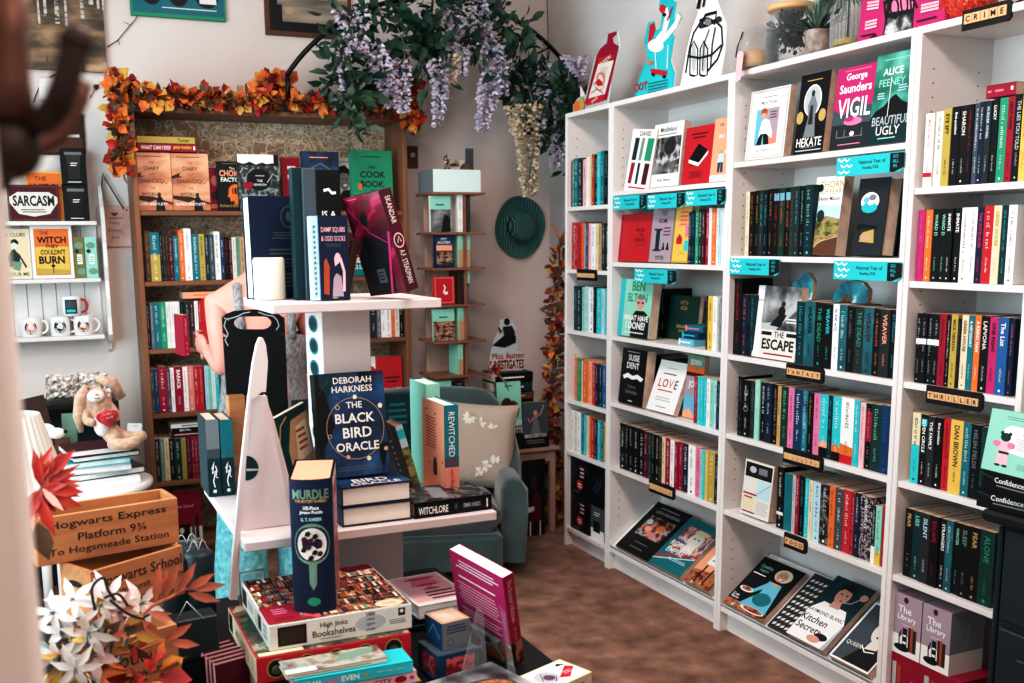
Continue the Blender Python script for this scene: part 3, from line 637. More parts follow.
F('black book with white moon circle and grey robed figure', 793, 822, 75, 156, z, .03, 'black',
  [('e',.48,.66,.3,.2,'white'),('e',.48,.66,.27,.18,'pale grey'),('e',.1,.46,.12,.08,'gold'),('e',.86,.46,.12,.08,'gold'),('p',[(.28,.2),(.68,.2),(.62,.44),(.66,.6),(.52,.74),(.44,.74),(.34,.6),(.38,.44)],'grey'),('e',.48,.75,.06,.04,'charcoal'),('p',[(.4,.36),(.56,.36),(.52,.6),(.44,.6)],'charcoal'),('r',.06,.03,.94,.045,'pale grey'),('t','HEKATE',.5,.14,.11,'white',.85),('l',.2,.06,.8,.09,1,'grey'),('l',.2,.9,.8,.93,1,'gold')], t=.04)
F('magenta and navy novel with tall white VIGIL lettering', 829, 867, 68, 152, z, .03, 'crimson',
  [('r',0,0,1,.62,'slate'),('p',[(0,.62),(0,.5),(.3,.42),(.5,.58),(1,.5),(1,.62)],'magenta'),('r',0,.62,1,1,'magenta'),('r',0,0,1,.3,'charcoal'),('e',.55,.33,.24,.05,'pink'),('e',.45,.36,.12,.03,'magenta'),('l',.2,.94,.95,.97,1,'pink'),('t','George',.52,.87,.11,'white',.72,.02),('t','Saunders',.52,.74,.11,'white',.9,.02),('t','VIGIL',.54,.5,.24,'white',.86,.015),
   ('r',.15,.14,.85,.15,'grey'),('r',.15,.14,.17,.24,'grey'),('r',.35,.14,.37,.24,'grey'),('r',.8,.14,.82,.24,'grey'),('e',.56,.18,.06,.03,'white'),('l',.15,.04,.9,.07,1,'pink')], t=.035)
F('tall green novel with misty hill and mirrored pale lettering', 867, 907, 54, 145, z, .02, 'green',
  [('r',0,0,1,1,'green mist'),('r',0,0,1,.3,'dark teal'),('p',[(.12,.38),(.3,.42),(.5,.52),(.58,.54),(.74,.46),(.98,.4),(1,.3),(0,.3)],'black'),('l',.1,.92,.95,.945,1,'mint'),('t','ALICE',.45,.8,.08,'white'),('t','FEENEY',.45,.68,.08,'mint'),('r',.42,.3,.435,.74,'white'),('l',.1,.5,.3,.58,3,'pale blue'),('l',.6,.56,.85,.64,3,'pale blue'),('t','BEAUTIFUL',.52,.26,.1,'pale grey',.92),('t','UGLY',.48,.15,.1,'off white'),('l',.2,.05,.7,.08,1,'mint')], t=.03)
z = zs('C',1)
F('white book with lone tree and hilly field landscape', 808, 835, 178, 254, z, .03, 'white',
  [('r',0,0,1,.64,'landscape print'),('p',[(0,.64),(1,.64),(1,.46),(.5,.5),(0,.42)],'pale blue'),('e',.3,.5,.14,.08,'dark green'),('r',.28,.4,.32,.5,'umber'),('p',[(0,.0),(1,.0),(1,.24),(.6,.22),(.2,.1),(0,.06)],'brown'),('L',[(0,.08),(.4,.18),(1,.24)],.002,'cream'),('t','THORN',.6,.9,.09,'mustard'),('t','OF FEAR',.6,.81,.07,'mustard'),('e',.2,.86,.1,.05,'ink'),('t','Helen Mason',.55,.72,.05,'ink')], t=.04)
F('dark green clothbound book stamped with blue and white tree', 851, 881, 180, 255, z, .02, 'dark green',
  [('r',0,0,1,1,'charcoal'),('e',.42,.7,.3,.12,'white'),('e',.3,.72,.1,.04,'sky blue'),('e',.5,.75,.12,.04,'grey'),('e',.42,.62,.26,.07,'cyan'),('e',.45,.68,.1,.03,'white'),('p',[(.1,.42),(.8,.38),(.7,.34),(.3,.36),(.1,.32)],'black'),('p',[(.2,.18),(.7,.16),(.66,.34),(.3,.3)],'mustard'),('e',.42,.24,.2,.06,'tan')], t=.05, hard=True)
F('dark blue book standing behind the clothbound tree book', 884, 898, 182, 255, z, .10, 'charcoal', [('r',.1,.1,.9,.9,'deep blue')], t=.02)
z = zs('C',2)
F('grey book reading THE ESCAPE with monochrome racing photo', 751.5, 794, 287, 358, z, .02, 'off white',
  [('r',0,0,.15,1,'white'),('t','ESCAPE',.08,.8,.03,'ink',.12),('r',.15,.4,1,1,'grey print'),('p',[(.15,.4),(.5,.4),(1,.74),(1,.86),(.4,.5),(.15,.48)],'pale grey'),('e',.6,.66,.08,.07,'ink'),('e',.62,.76,.05,.04,'maroon'),('p',[(.35,.46),(.6,.44),(.72,.62),(.55,.62)],'ink'),('r',.18,.32,.42,.37,'ink'),('r',.76,.32,.99,.37,'ink'),('t','THE',.59,.34,.08,'ink'),('t','ESCAPE',.58,.2,.15,'ink',.78,.03),('l',.2,.04,.95,.09,1,'crimson'),('l',.7,.5,.95,.58,2,'white')], t=.03)
z = zs('C',4)
F('book with patchwork cover of monochrome photos and pale blocks', 740, 768, 463, 521, z, .02, 'off white',
  [('r',.04,.7,.96,.96,'ink'),('e',.3,.84,.12,.06,'pale grey'),('r',.5,.78,.8,.9,'grey'),('r',.04,.4,.46,.68,'off white'),('r',.5,.36,.96,.68,'pale blue'),('L',[(.5,.4),(.96,.66)],.002,'grey'),('r',.04,.38,.5,.41,'crimson'),('r',.04,.1,.44,.37,'cream'),('l',.08,.3,.4,.36,1,'crimson'),('r',.04,.05,.5,.075,'crimson'),('l',.5,.06,.95,.3,6,'pale grey')], t=.05)
# books lying flat on top of rows
def flat_R(label, pl, pr, z, X, h, w, col, art, group=None, yaw=0, d=.13):
    y0 = y_at_px(pl, X, z); y1 = y_at_px(pr, X, z)
    o = empty('paperback_book', (X, (y0+y1)/2, z), (0,0,yaw), label=label, cat='book', group=group)
    L = (y0-y1)/2
    m = MB().box(0, d, -L, L, 0, .001, col).box(0, d, -L, L, h-.001, h, col).box(0, .001, -L, L, 0, h, col)
    m.art((0,L,0),(0,-1,0),(0,0,1),2*L,h,art); m.build('cover', o)
    MB().box(.001, d-.001, -L+.001, L-.001, .001, h-.001, 'pages').build('page_block', o)
flat_R('crimson book lying flat on the crime row, small white emblem on spine', 986, 1015, zs('D',0)+.2155, .03, .032, .13, 'crimson', [('l',.05,.3,.2,.7,1,'pink'),('l',.3,.3,.65,.7,1,'pink'),('r',.85,.4,.93,.7,'white')])

# sloping displays
def slope(label, k, pl, pr, ydist, h, col, art, t=.022, s0=.0, d=None, roll=0, hard=False, up=0):
    a = math.radians(38); z0 = SHELVES[k][2][-1]+.006
    X0 = .012+(.004+s0)*math.cos(a); Z0 = z0+(.004+s0)*math.sin(a)
    y0 = y_at_px(pl, X0, Z0+.01); y1 = y_at_px(pr, X0, Z0+.01)
    ang = -(PI/2-a)
    # cover faces up and out: start from a cover facing -X, lean it back on the board
    t_ = t+.001+up
    o = book(label, 'books on the sloping boards', (X0-math.sin(a)*t_, y0, Z0+math.cos(a)*t_-t*math.cos(a)), (ang, 0, -PI/2+roll), t, h, d or (y0-y1), col, front=art, hard=hard)
    return o
slope('black book with small bright crowd picture, on the slope under tile sign', 'B', 618, 651, 0, .28, 'black',
  [('l',.2,.9,.8,.93,1,'pale grey'),('t','DREW HENDERSON',.5,.83,.05,'pale grey'),('r',.14,.34,.86,.74,'opera print'),('e',.35,.5,.1,.05,'peach'),('e',.62,.58,.1,.06,'orange'),('e',.5,.42,.1,.05,'salmon'),('e',.25,.62,.08,.05,'pale blue'),('l',.3,.2,.7,.23,1,'grey'),('l',.3,.1,.7,.13,1,'grey')])
slope('teal book with stone bust and red stripes on its cover', 'B', 652, 683, 0, .265, 'teal',
  [('r',0,0,1,1,'teal'),('r',.15,.35,1,.86,'roman print'),('e',.62,.66,.2,.14,'off white'),('p',[(.46,.4),(.8,.4),(.76,.58),(.5,.58)],'off white'),('e',.62,.8,.2,.05,'cream'),('e',.56,.68,.03,.012,'ink'),('e',.68,.68,.03,.012,'ink'),('p',[(0,.16),(1,.4),(1,.43),(0,.19)],'red'),('p',[(0,.1),(1,.34),(1,.36),(0,.12)],'off white'),('t','THE',.36,.6,.07,'white'),('t','ROMAN',.4,.48,.1,'white'),('t','EMPIRE',.4,.35,.1,'white'),('l',.3,.18,.9,.24,2,'pale blue')], t=.03)
slope('orange and brown picture book with white panel, at end of the slope', 'B', 687, 712, 0, .25, 'tan',
  [('r',0,0,1,1,'peach'),('p',[(0,0),(1,0),(1,.34),(0,.26)],'food print'),('r',.25,.42,1,.76,'white'),('l',.3,.48,.95,.7,4,'grey'),('r',.3,.05,.36,.4,'umber'),('r',.6,.05,.66,.36,'umber')], t=.03)
slope('black cookbook with smiling blonde woman in a turquoise dress', 'C', 726, 765, 0, .24, 'black',
  [('r',0,0,1,.12,'food print'),('p',[(.3,.1),(.95,.1),(.86,.44),(.8,.64),(.5,.64),(.52,.4)],'sky blue'),('e',.66,.3,.2,.12,'teal'),('p',[(.52,.62),(.62,.58),(.38,.34),(.22,.36),(.24,.4),(.36,.42)],'sky blue'),('e',.22,.36,.16,.05,'off white'),('e',.22,.37,.12,.035,'food print'),('p',[(.58,.64),(.68,.56),(.76,.64)],'skin'),('e',.68,.8,.19,.12,'cream'),('e',.67,.78,.12,.1,'skin'),('e',.63,.8,.015,.01,'ink'),('e',.72,.8,.015,.01,'ink'),('e',.67,.73,.04,.012,'white'),
   ('e',.66,.08,.28,.05,'white'),('e',.66,.085,.25,.04,'food print'),('t','Candida',.24,.84,.06,'mint'),('t','Suppers',.24,.76,.06,'mint'),('l',.05,.66,.4,.7,1,'white'),('t','Great',.12,.22,.045,'white'),('t','flavour',.14,.17,.045,'white')])
slope('black book with rows of white grid pattern, partly under kitchen book', 'C', 769, 806, 0, .26, 'charcoal',
  [('r',0,0,1,1,'charcoal')]+[('p',[(.06+.11*i,.05+.1*j),(.13+.11*i,.07+.1*j),(.13+.11*i,.11+.1*j),(.06+.11*i,.09+.1*j)],'off white') for i in range(8) for j in range(9)], t=.012)
slope('large cookbook with dark-haired man in white shirt tasting', 'C', 791, 828, 0, .275, 'slate',
  [('r',0,.4,1,1,'dark teal'),('r',0,.0,1,.36,'pale grey'),('p',[(0,0),(.9,0),(.98,.4),(.8,.58),(.2,.6),(0,.44)],'white'),('p',[(.36,.56),(.62,.56),(.58,.66),(.38,.66)],'skin'),('e',.48,.76,.17,.13,'skin'),('p',[(.3,.8),(.3,.9),(.45,.96),(.62,.93),(.68,.8),(.62,.84),(.4,.86)],'ink'),('e',.42,.78,.03,.01,'ink'),('e',.55,.78,.03,.01,'ink'),('p',[(.46,.68),(.55,.68),(.52,.7)],'maroon'),
   ('e',.9,.84,.09,.05,'skin'),('L',[(.88,.82),(.74,.7),(.6,.68)],.004,'silver'),('e',.74,.14,.16,.05,'ink'),('e',.62,.08,.16,.05,'skin'),('t','RAYMOND BLANC',.46,.44,.05,'charcoal'),('t','Kitchen',.34,.32,.1,'ink'),('t','Secrets',.36,.19,.1,'ink')], t=.022, s0=.0, up=.0135)
slope('grey book with monochrome portrait of a jewelled woman, white border', 'C', 833, 872, 0, .24, 'pale grey',
  [('r',0,0,1,1,'white'),('r',.05,.03,.97,.97,'slate'),('p',[(.3,.03),(.97,.03),(.97,.3),(.72,.4),(.5,.34)],'ink'),('p',[(.54,.3),(.8,.34),(.78,.5),(.58,.5)],'off white'),('e',.64,.62,.2,.19,'off white'),('p',[(.44,.68),(.46,.8),(.6,.88),(.8,.86),(.9,.76),(.9,.58),(.84,.74),(.6,.78)],'ink'),('e',.56,.64,.035,.012,'ink'),('e',.73,.64,.035,.012,'ink'),('e',.64,.52,.05,.016,'ink'),('L',[(.45,.34),(.6,.26),(.8,.3)],.004,'white'),('t','QUEEN',.3,.3,.07,'off white')], t=.03)

# ------------------------------------------------------------------ signs on the shelf edges
def reading_sign(pl, pr, pt, pb, lab, dz=0, flip=False):
    a = at(pl, pb, 'x', -.012); b = at(pr, pt, 'x', -.012)
    y0, y1 = y_at_px(pl, -.012, (a.z+b.z)/2), y_at_px(pr, -.012, (a.z+b.z)/2)
    w_ = y0-y1; z0 = min(at(pl, pb, 'x', -.012).z, at(pr, pb, 'x', -.012).z); h = .055
    o = empty('shelf_sign', (-.004, y0, z0), label=lab, cat='sign', group='turquoise reading signs on shelf edges')
    m = MB(); m.prism([(0,0),(w_*.94,0),(w_,.012),(w_,h),(0,h)], (-.001,0,0), (0,-1,0), (0,0,1), .0015, 'turquoise')
    it = []
    for i in range(2):
        for j in range(3):
            cx = .02+.09*i+.04*(j % 2); cy = .06+.32*j
            it.append(('p',[(cx,cy+.2),(cx+.05,cy+.03),(cx+.1,cy+.14),(cx+.1,cy+.22),(cx+.055,cy+.12),(cx+.02,cy+.26)],'white'))
    it += [('t','National Year of',.54,.66,.2,'ink',.46),('t','Reading 2026',.52,.34,.2,'ink',.4),('p',[(.8,.02),(.86,.0),(1,.22),(1,.92),(.97,.96),(.8,.96)],'ink'),
           ('t','GO',.88,.8,.17,'turquoise',.1),('t','ALL',.88,.56,.17,'turquoise',.11),('t','IN.',.88,.32,.17,'turquoise',.1)]
    m.art((-.001,0,0),(0,-1,0),(0,0,1),w_,h,it)
    m.build('sign_card', o)
reading_sign(611.5, 645, 191, 208, 'turquoise reading sign under the tilted stencil lettered book')
reading_sign(646, 683, 188, 207, 'turquoise reading sign under the monochrome landscape cover')
reading_sign(684, 724, 182, 204, 'turquoise reading sign under the red notebook cover')
reading_sign(633, 675, 264, 282, 'turquoise reading sign above the green book with man')
reading_sign(835, 903, 141, 171, 'turquoise reading sign under the tall green novel')
reading_sign(728, 778, 252, 274, 'turquoise reading sign under row of black spines')
reading_sign(832, 900, 256, 279, 'turquoise reading sign under the clothbound tree book')
def tile_sign(pl, pr, pt, word, lab, n=None):
    zc = at(pl, pt, 'x', -.008).z; y0 = y_at_px(pl, -.008, zc-.02); y1 = y_at_px(pr, -.008, zc-.02); w_ = y0-y1; h = .05
    o = empty('tile_sign', (-.003, y0, zc-h), label=lab, cat='sign', group='black section signs with wooden letter tiles')
    r = .008
    MB().prism([(0,0),(w_-r,0),(w_,r),(w_,h-r),(w_-r,h),(0,h)], (-.001,0,0), (0,-1,0), (0,0,1), .008, 'ink').build('board', o)
    n = n or len(word); s = min((w_-.016)/n-.0015, .024); x = (w_-(s+.0015)*n)/2
    for i in range(n):
        t = MB(); t.box(-.005, -.0012, -s, 0, 0, s*1.05, 'tile wood', bev=.0006)
        if word: t.text(word[i], (-.0056,-s/2,s*.52), (0,-1,0), (0,0,1), s*.62, 'ink', bold=.02)
        else: glyphs(t, (-.0056,-s*.25,s*.25), (0,-1,0), (0,0,1), s*.5, s*.5, 'ink', i+3)
        t.build('letter_tile', o, loc=(0, -x-i*(s+.0015), h*.28))
tile_sign(785, 822, 363, 'FANTASY', 'black tile sign spelling FANTASY under the wave bookend row')
tile_sign(782, 821, 447, '', 'black tile sign with eight letters above the patchwork cover row', 8)
tile_sign(783, 805, 532, 'FOOD', 'black tile sign spelling FOOD above the sloping cookbooks')
tile_sign(648, 673, 479, '', 'black tile sign with seven letters above the sloping black book', 7)
tile_sign(576, 595, 269, '', 'small tile sign on second shelf of the far narrow bookcase', 8)
tile_sign(925, 981, 385, 'THRILLER', 'black tile sign spelling THRILLER')
tile_sign(961, 1010, 11, 'CRIME', 'black tile sign spelling CRIME on a bookcase top edge')
# ------------------------------------------------------------------ wooden bookcase on the back wall
BX0, BX1, BY = -1.846, -.602, .45
BZ = [1.600, 1.296, .999, .710, .398, .100]
root = empty('wooden_bookcase', ((BX0+BX1)/2, BY, 0), label='tall brown wooden bookcase lined with leafy wallpaper', cat='bookcase')
hw = (BX1-BX0)/2
for s in (-1, 1):
    a, b = (-hw, -hw+.022) if s < 0 else (hw-.022, hw)
    MB().box(a, b, 0, .27, 0, 2.04, 'oak', bev=.002).build('side_panel', root)
MB().box(-hw+.0225, hw-.0225, 0, .27, 2.015, 2.038, 'oak across', bev=.002).build('top_panel', root)
MB().box(-hw+.0225, hw-.0225, .262, .27, .05, 2.014, 'wallpaper').build('back_panel', root)
MB().box(-hw+.0225, hw-.0225, .02, .035, 0, .08, 'oak across').build('plinth', root)
for z in BZ: MB().box(-hw+.0225, hw-.0225, .004, .261, z-.02, z, 'oak across', bev=.002).build('shelf', root)
WB_ = 'of brown bookcase'
def B_(i, px, spec, where, Y=.475, **kw): spine_row('B', Y, BZ[i]+.0008, px, spec, where, **kw)
B_(1,142,'4.6,208,black,white|5.4,220,brown,tan|9.6,212,teal,white,,,("r",0,0,1,.55,"mustard")|2.8,215,black,pale grey|3,218,charcoal,gold|3,212,umber,mustard|4.6,200,maroon,pale pink|5.6,196,teal,white|5.6,220,orange,white|7,228,white,red|7.6,204,teal,white|5.6,204,mustard,black|4.4,200,dark teal,white|5.2,200,slate,pale blue|5.8,214,white,black|4,190,deep blue,white|4.6,190,black,red|3,186,maroon,white|4,188,off white,green|4.2,192,sage,dark green|5,190,tan,brown', 'second shelf '+WB_)
B_(2,144.4,'3.4,206,sky blue,white|4.4,204,navy,white|3,202,grey,white|7,204,teal,white|6,204,green,white|2.6,205,white,black|2.6,205,white,black|2.6,205,white,black|2.8,205,white,black|3,205,white,black|5,206,black,green|5,205,charcoal,pale grey|4.6,205,umber,pale pink|3.6,205,white,red|3.8,205,red,white|6,215,red,orange|6.4,208,brown,tan', 'third shelf '+WB_)
B_(2,370.4,'7,205,charcoal,white|4.3,205,grey,white|4.6,208,white,black|5.4,206,white,brown|3.8,206,orange,white|4.6,206,off white,black|4,205,black,white', 'right end of third brown shelf')
B_(3,147.6,'4.6,206,teal,white|4.4,200,slate,white|3.8,200,deep blue,white|8.4,208,crimson,white|3.6,196,purple,white|3.8,200,white,red|8.6,204,crimson,white,BARACK|4.8,202,white,red|6,204,salmon,white|5,202,red,white|4.4,202,red,pale pink|_1.4|3.6,200,pale blue,teal|3.4,200,mint,teal|3.6,200,white,teal|3.6,200,turquoise,white', 'fourth shelf '+WB_)
B_(4,153,'3.6,196,pink,maroon|5.6,196,charcoal,white|4,194,sage,white|5,194,cream,crimson|5,192,black,white|7,192,dark green,white|4.6,192,mustard,green|5.4,196,maroon,pink|3.2,192,crimson,white|3.2,192,crimson,white|3.2,192,crimson,white|3.4,192,crimson,white', 'fifth shelf '+WB_)
def flat_B(label, pl, pr, z, Y, h, col, art, group=None, d=.14, yaw=0, name='paperback_book', cat='book'):
    x0 = x_at_px(pl, Y, z); x1 = x_at_px(pr, Y, z); L = x1-x0
    o = empty(name, (x0, Y, z), (0,0,yaw), label=label, cat=cat, group=group)
    m = MB().box(0, L, 0, d, 0, .001, col).box(0, L, 0, d, h-.001, h, col).box(0, L, 0, .001, 0, h, col)
    m.art((0,0,0),(1,0,0),(0,0,1),L,h,art); m.build('cover', o)
    MB().box(.001, L-.001, .001, d-.001, .001, h-.001, 'pages').build('page_block', o)
    return o
z = BZ[4]+.1975+.0008
flat_B('pale book lying lowest on crimson spines, fifth shelf '+WB_, 171, 206, z, .48, .018, 'maroon', [('l',.1,.2,.9,.8,1,'pale pink')])
flat_B('black book lying between two pale ones, fifth shelf '+WB_, 172, 206, z+.0185, .48, .02, 'black', [('t','BRUTAL',.4,.5,.5,'white')])
flat_B('white book lying on top of small pile, fifth shelf '+WB_, 171, 205, z+.039, .48, .02, 'white', [('l',.3,.25,.9,.75,1,'ink')])
flat_B('tan book lying across tops of the third shelf spines', 183, 217, BZ[2]+.217, .48, .03, 'peach', [('l',.3,.3,.8,.7,1,'orange')])
z1 = BZ[0]+.001
def FB(label, pl, pr, ptop, pbot, i, Y, col, art, t=.028, lean=.06, **kw):
    z = BZ[i]+.001; h = at((pl+pr)/2, ptop, 'y', Y+.01).z-z
    return face_B(label, pl, pr, z, h, Y, t, col, lean, art, **kw)
diary = [('r',0,0,1,1,'sunset cover'),('l',.12,.92,.88,.95,1,'brown'),('t','THE',.5,.83,.035,'brown'),('t','DIARY',.5,.73,.065,'umber'),('t','THAT',.5,.63,.03,'brown'),('t','CHANGED',.46,.51,.065,'umber',.7),('L',[(.74,.46),(.8,.52),(.86,.46),(.9,.5)],.004,'crimson'),
         ('t','THE',.5,.39,.03,'brown'),('t','WORLD',.45,.28,.065,'umber'),('p',[(0,.6),(.22,.66),(.2,.6),(.3,.59),(0,.55)],'umber'),('p',[(0,.2),(.4,.14),(.55,.18),(1,.1),(1,.13),(.5,.24),(0,.26)],'umber'),('p',[(.55,.0),(.58,.2),(.66,.28),(.74,.2),(.8,.0)],'ink'),('e',.65,.27,.05,.03,'maroon'),('t','KAREN BARTLETT',.46,.11,.045,'white')]
FB('sandy orange diary book standing first on the top shelf of brown bookcase', 135, 173.5, 153, 209, 0, .50, 'sunset cover', diary, t=.03)
FB('sandy orange diary book standing between its twin and the orange-headed black book', 174, 211, 154, 209, 0, .50, 'sunset cover', diary, t=.03)
flat_B('crimson book with white and yellow capitals, lying on two diary books', 138, 197, BZ[0]+.2555, .505, .034, 'crimson', [('t','WHAT CAN I DO?',.3,.5,.5,'white',.5,.03),('t','JANE FONDA',.75,.5,.5,'yellow',.32,.03),('r',.94,.25,.97,.75,'white')])
flat_B('mustard book lying on the crimson one, black and gold lettering', 137, 195, BZ[0]+.290, .505, .03, 'mustard', [('t','RICK ASTLEY',.38,.5,.55,'gold',.52,.03),('t','Turner',.8,.5,.5,'black',.2)])
FB('dull red book with pink patches, beside the orange-headed black book', 209, 222, 168, 209, 0, .56, 'crimson', [('e',.6,.7,.3,.12,'salmon'),('e',.5,.35,.3,.1,'maroon'),('r',.2,.06,.8,.16,'salmon')], t=.02)
FB('black book with orange head silhouette holding a barcode', 219.5, 246, 162, 209, 0, .51, 'black',
   [('l',.2,.94,.8,.97,1,'grey'),('t','The',.55,.86,.05,'white'),('t','CHOICE',.52,.76,.13,'peach',.9,.03),('t','FACTOR',.54,.63,.09,'white',.84,.03),('e',.66,.38,.28,.16,'orange'),('p',[(.4,.36),(.34,.28),(.42,.27),(.45,.18),(.58,.2),(.6,.12),(.84,.12),(.84,.3)],'orange'),('r',.52,.34,.8,.46,'ink'),('r',.56,.34,.6,.46,'orange'),('r',.68,.34,.7,.46,'orange'),('t','Richard Shotton',.5,.1,.06,'mustard')])
FB('black book with red heart and white botanical swirls', 240, 281, 155, 209, 0, .48, 'black',
   [('r',0,.82,.88,1,'white'),('p',[(0,.78),(.88,.78),(.88,.85),(.7,.83),(.6,.86),(.45,.82),(.3,.87),(.15,.83),(0,.86)],'ink'),('r',0,0,1,.8,'floral dark'),('e',.5,.55,.3,.2,'black'),('e',.18,.46,.07,.05,'crimson'),('e',.28,.46,.07,.05,'crimson'),('p',[(.11,.45),(.35,.45),(.23,.34)],'crimson'),('L',[(.05,.66),(.12,.76),(.24,.74)],.004,'pale grey'),('L',[(.7,.5),(.85,.66),(.95,.6)],.004,'pale grey'),('l',.4,.6,.66,.64,1,'pale grey'),('t','THE',.52,.53,.04,'white'),('t','SEVENTH',.52,.46,.04,'white'),('t','DEAD GARDEN',.5,.2,.1,'slate',.9)])
FB('red book with white rotated capital letter, behind navy back cover', 284, 302, 158, 209, 0, .56, 'crimson', [('r',.3,.6,.75,.68,'white'),('r',.45,.6,.55,.84,'white'),('r',.3,.78,.75,.84,'white')])
FB('dark teal book with faint pattern, top of it above tower display', 304, 341, 152, 209, 0, .48, 'dark teal', [('r',.02,.6,.98,.99,'starry navy'),('l',.2,.88,.8,.92,1,'peach'),('L',[(.2,.7),(.5,.8),(.8,.68)],.005,'grey')])
FB('white book with monochrome portrait of smiling man in dark jacket', 338, 357, 158, 209, 0, .53, 'off white',
   [('l',.1,.9,.8,.94,1,'grey'),('p',[(0,0),(1,0),(1,.26),(.7,.4),(.3,.38),(0,.2)],'ink'),('e',.42,.58,.28,.2,'grey'),('p',[(.1,.64),(.12,.82),(.45,.86),(.72,.76),(.7,.62),(.6,.7),(.3,.72)],'ink'),('e',.32,.6,.04,.015,'ink'),('e',.52,.6,.04,.015,'ink'),('e',.44,.48,.1,.02,'white')], t=.02)
FB('bright green cookery book with black capitals', 353, 394, 151, 209, 0, .48, 'green',
   [('l',.25,.88,.8,.91,1,'ink'),('t','THE',.5,.72,.05,'ink'),('t','COOK',.52,.6,.11,'ink',.7,.02),('t','BOOK',.5,.44,.11,'ink',.7,.02),('e',.2,.4,.05,.06,'orange'),('t','OF',.5,.32,.05,'ink'),('l',.2,.1,.8,.2,2,'dark green')], t=.035)
FB('red and teal book with white hat drawing, seen under tower display shelf', 348, 372, 233, 281, 1, .50, 'teal',
   [('r',0,.36,1,1,'maroon'),('p',[(.1,.7),(.9,.7),(.6,.86),(.4,.86)],'white'),('t','THE',.3,.62,.07,'white'),('t','BOOK LOVERS',.52,.5,.1,'white',.9,.02),('r',0,.3,1,.42,'off white'),('t','BOOK',.5,.36,.09,'red',.8,.02),('t','CLUB',.5,.2,.1,'white')])
FB('white book with big red circle, beside red book on fourth shelf', 366, 377, 357, 391, 3, .52, 'white', [('e',.5,.6,.5,.16,'red')])
FB('red book with pale capitals on fourth shelf of brown bookcase', 378, 403, 357, 391, 3, .50, 'red', [('l',.3,.3,.9,.5,2,'maroon'),('t','GIANTS',.6,.12,.13,'pale pink',.75)], t=.04)
FB('red and white box with dark bookends photo, lowest shelf of brown bookcase', 176, 203, 490, 533, 5, .49, 'crimson', [('r',0,0,1,.28,'white'),('r',.1,.04,.55,.34,'ink'),('e',.25,.22,.08,.06,'white'),('r',.62,.05,.72,.5,'brown'),('r',.76,.05,.88,.5,'umber'),('t','the Good',.4,.7,.06,'pale pink')], t=.1, lean=0)

# ------------------------------------------------------------------ foliage helpers
AUT = ['autumn orange', 'autumn red', 'autumn orange', 'autumn yellow', 'autumn brown', 'flower red', 'autumn orange', 'autumn brown']
def leafage(mb, path, n, r, size, mats, seed=1, flat=None, lw=.75):
    q = random.Random(seed); P = [Vector(p) for p in path]
    L = [(P[i+1]-P[i]).length for i in range(len(P)-1)]; T = sum(L)
    for _ in range(n):
        t = q.uniform(0, T); i = 0
        while i < len(L)-1 and t > L[i]: t -= L[i]; i += 1
        c = P[i].lerp(P[i+1], min(1, t/max(L[i], 1e-6)))
        a = q.uniform(0, 2*PI); b = q.uniform(-1, 1); s = math.sqrt(1-b*b); d = Vector((s*math.cos(a), s*math.sin(a), b))
        if flat: d = Vector((d.x*flat[0], d.y*flat[1], d.z*flat[2])); 
        if d.length < .1: d = Vector((0,0,-1))
        rr = r*q.uniform(0, 1); n_ = Vector((q.uniform(-1,1), q.uniform(-1,.1), q.uniform(-1,1)))
        s_ = size*q.uniform(.6, 1.2)
        mb.leaf(c+d.normalized()*rr, d, n_, s_, s_*lw, q.choice(mats), q.uniform(-.2,.5), q.uniform(0,.3))
    return mb
def sp(pts, Y): return [at(x, y, 'y', Y) for x, y in pts]
# autumn garland on the wooden bookcase
g = empty('autumn_leaf_garland', at(260, 96, 'y', .44), label='orange autumn leaf garland draped along top of the brown bookcase', cat='garland')
off = -g.location
gp = sp([(122,168),(121,140),(118,112),(116,86),(124,76)], .425)
gt = [Vector((p.x, .435, 2.078)) for p in sp([(124,90),(150,96),(200,97),(250,98),(290,98),(330,99),(370,103),(402,104)], .43)]
gd = sp([(400,70),(408,80),(411,100),(412,122)], .425)
X = Matrix.Translation(off)
m = MB(); leafage(m, gp, 190, .032, .052, AUT, 2, lw=1); leafage(m, gt, 820, .036, .046, AUT, 3, lw=1); leafage(m, gd, 190, .036, .055, AUT[:4]+['flower red'], 4, lw=1)
m.v = [tuple(Vector(v)+off) for v in m.v]; m.build('leaves', g)
m = MB()
for p in (gp, gt, gd): m.tube(p, .004, 'autumn brown', 6)
m.v = [tuple(Vector(v)+off) for v in m.v]; m.build('stem', g)
g = empty('autumn_leaf_garland', at(556, 400, 'y', .30), label='autumn leaf garland hanging down the corner beside white bookcases', cat='garland')
off = -g.location
gc = [at(x, y, 'y', .33) for x, y in ((560,238),(558,290),(555,330),(552,380),(553,430),(556,470),(555,520),(556,545))]
m = MB(); leafage(m, gc, 560, .045, .05, AUT[:5]+['autumn brown','autumn red'], 6); m.v = [tuple(Vector(v)+off) for v in m.v]; m.build('leaves', g)
m = MB().tube(gc, .004, 'autumn brown', 6); m.v = [tuple(Vector(v)+off) for v in m.v]; m.build('stem', g)
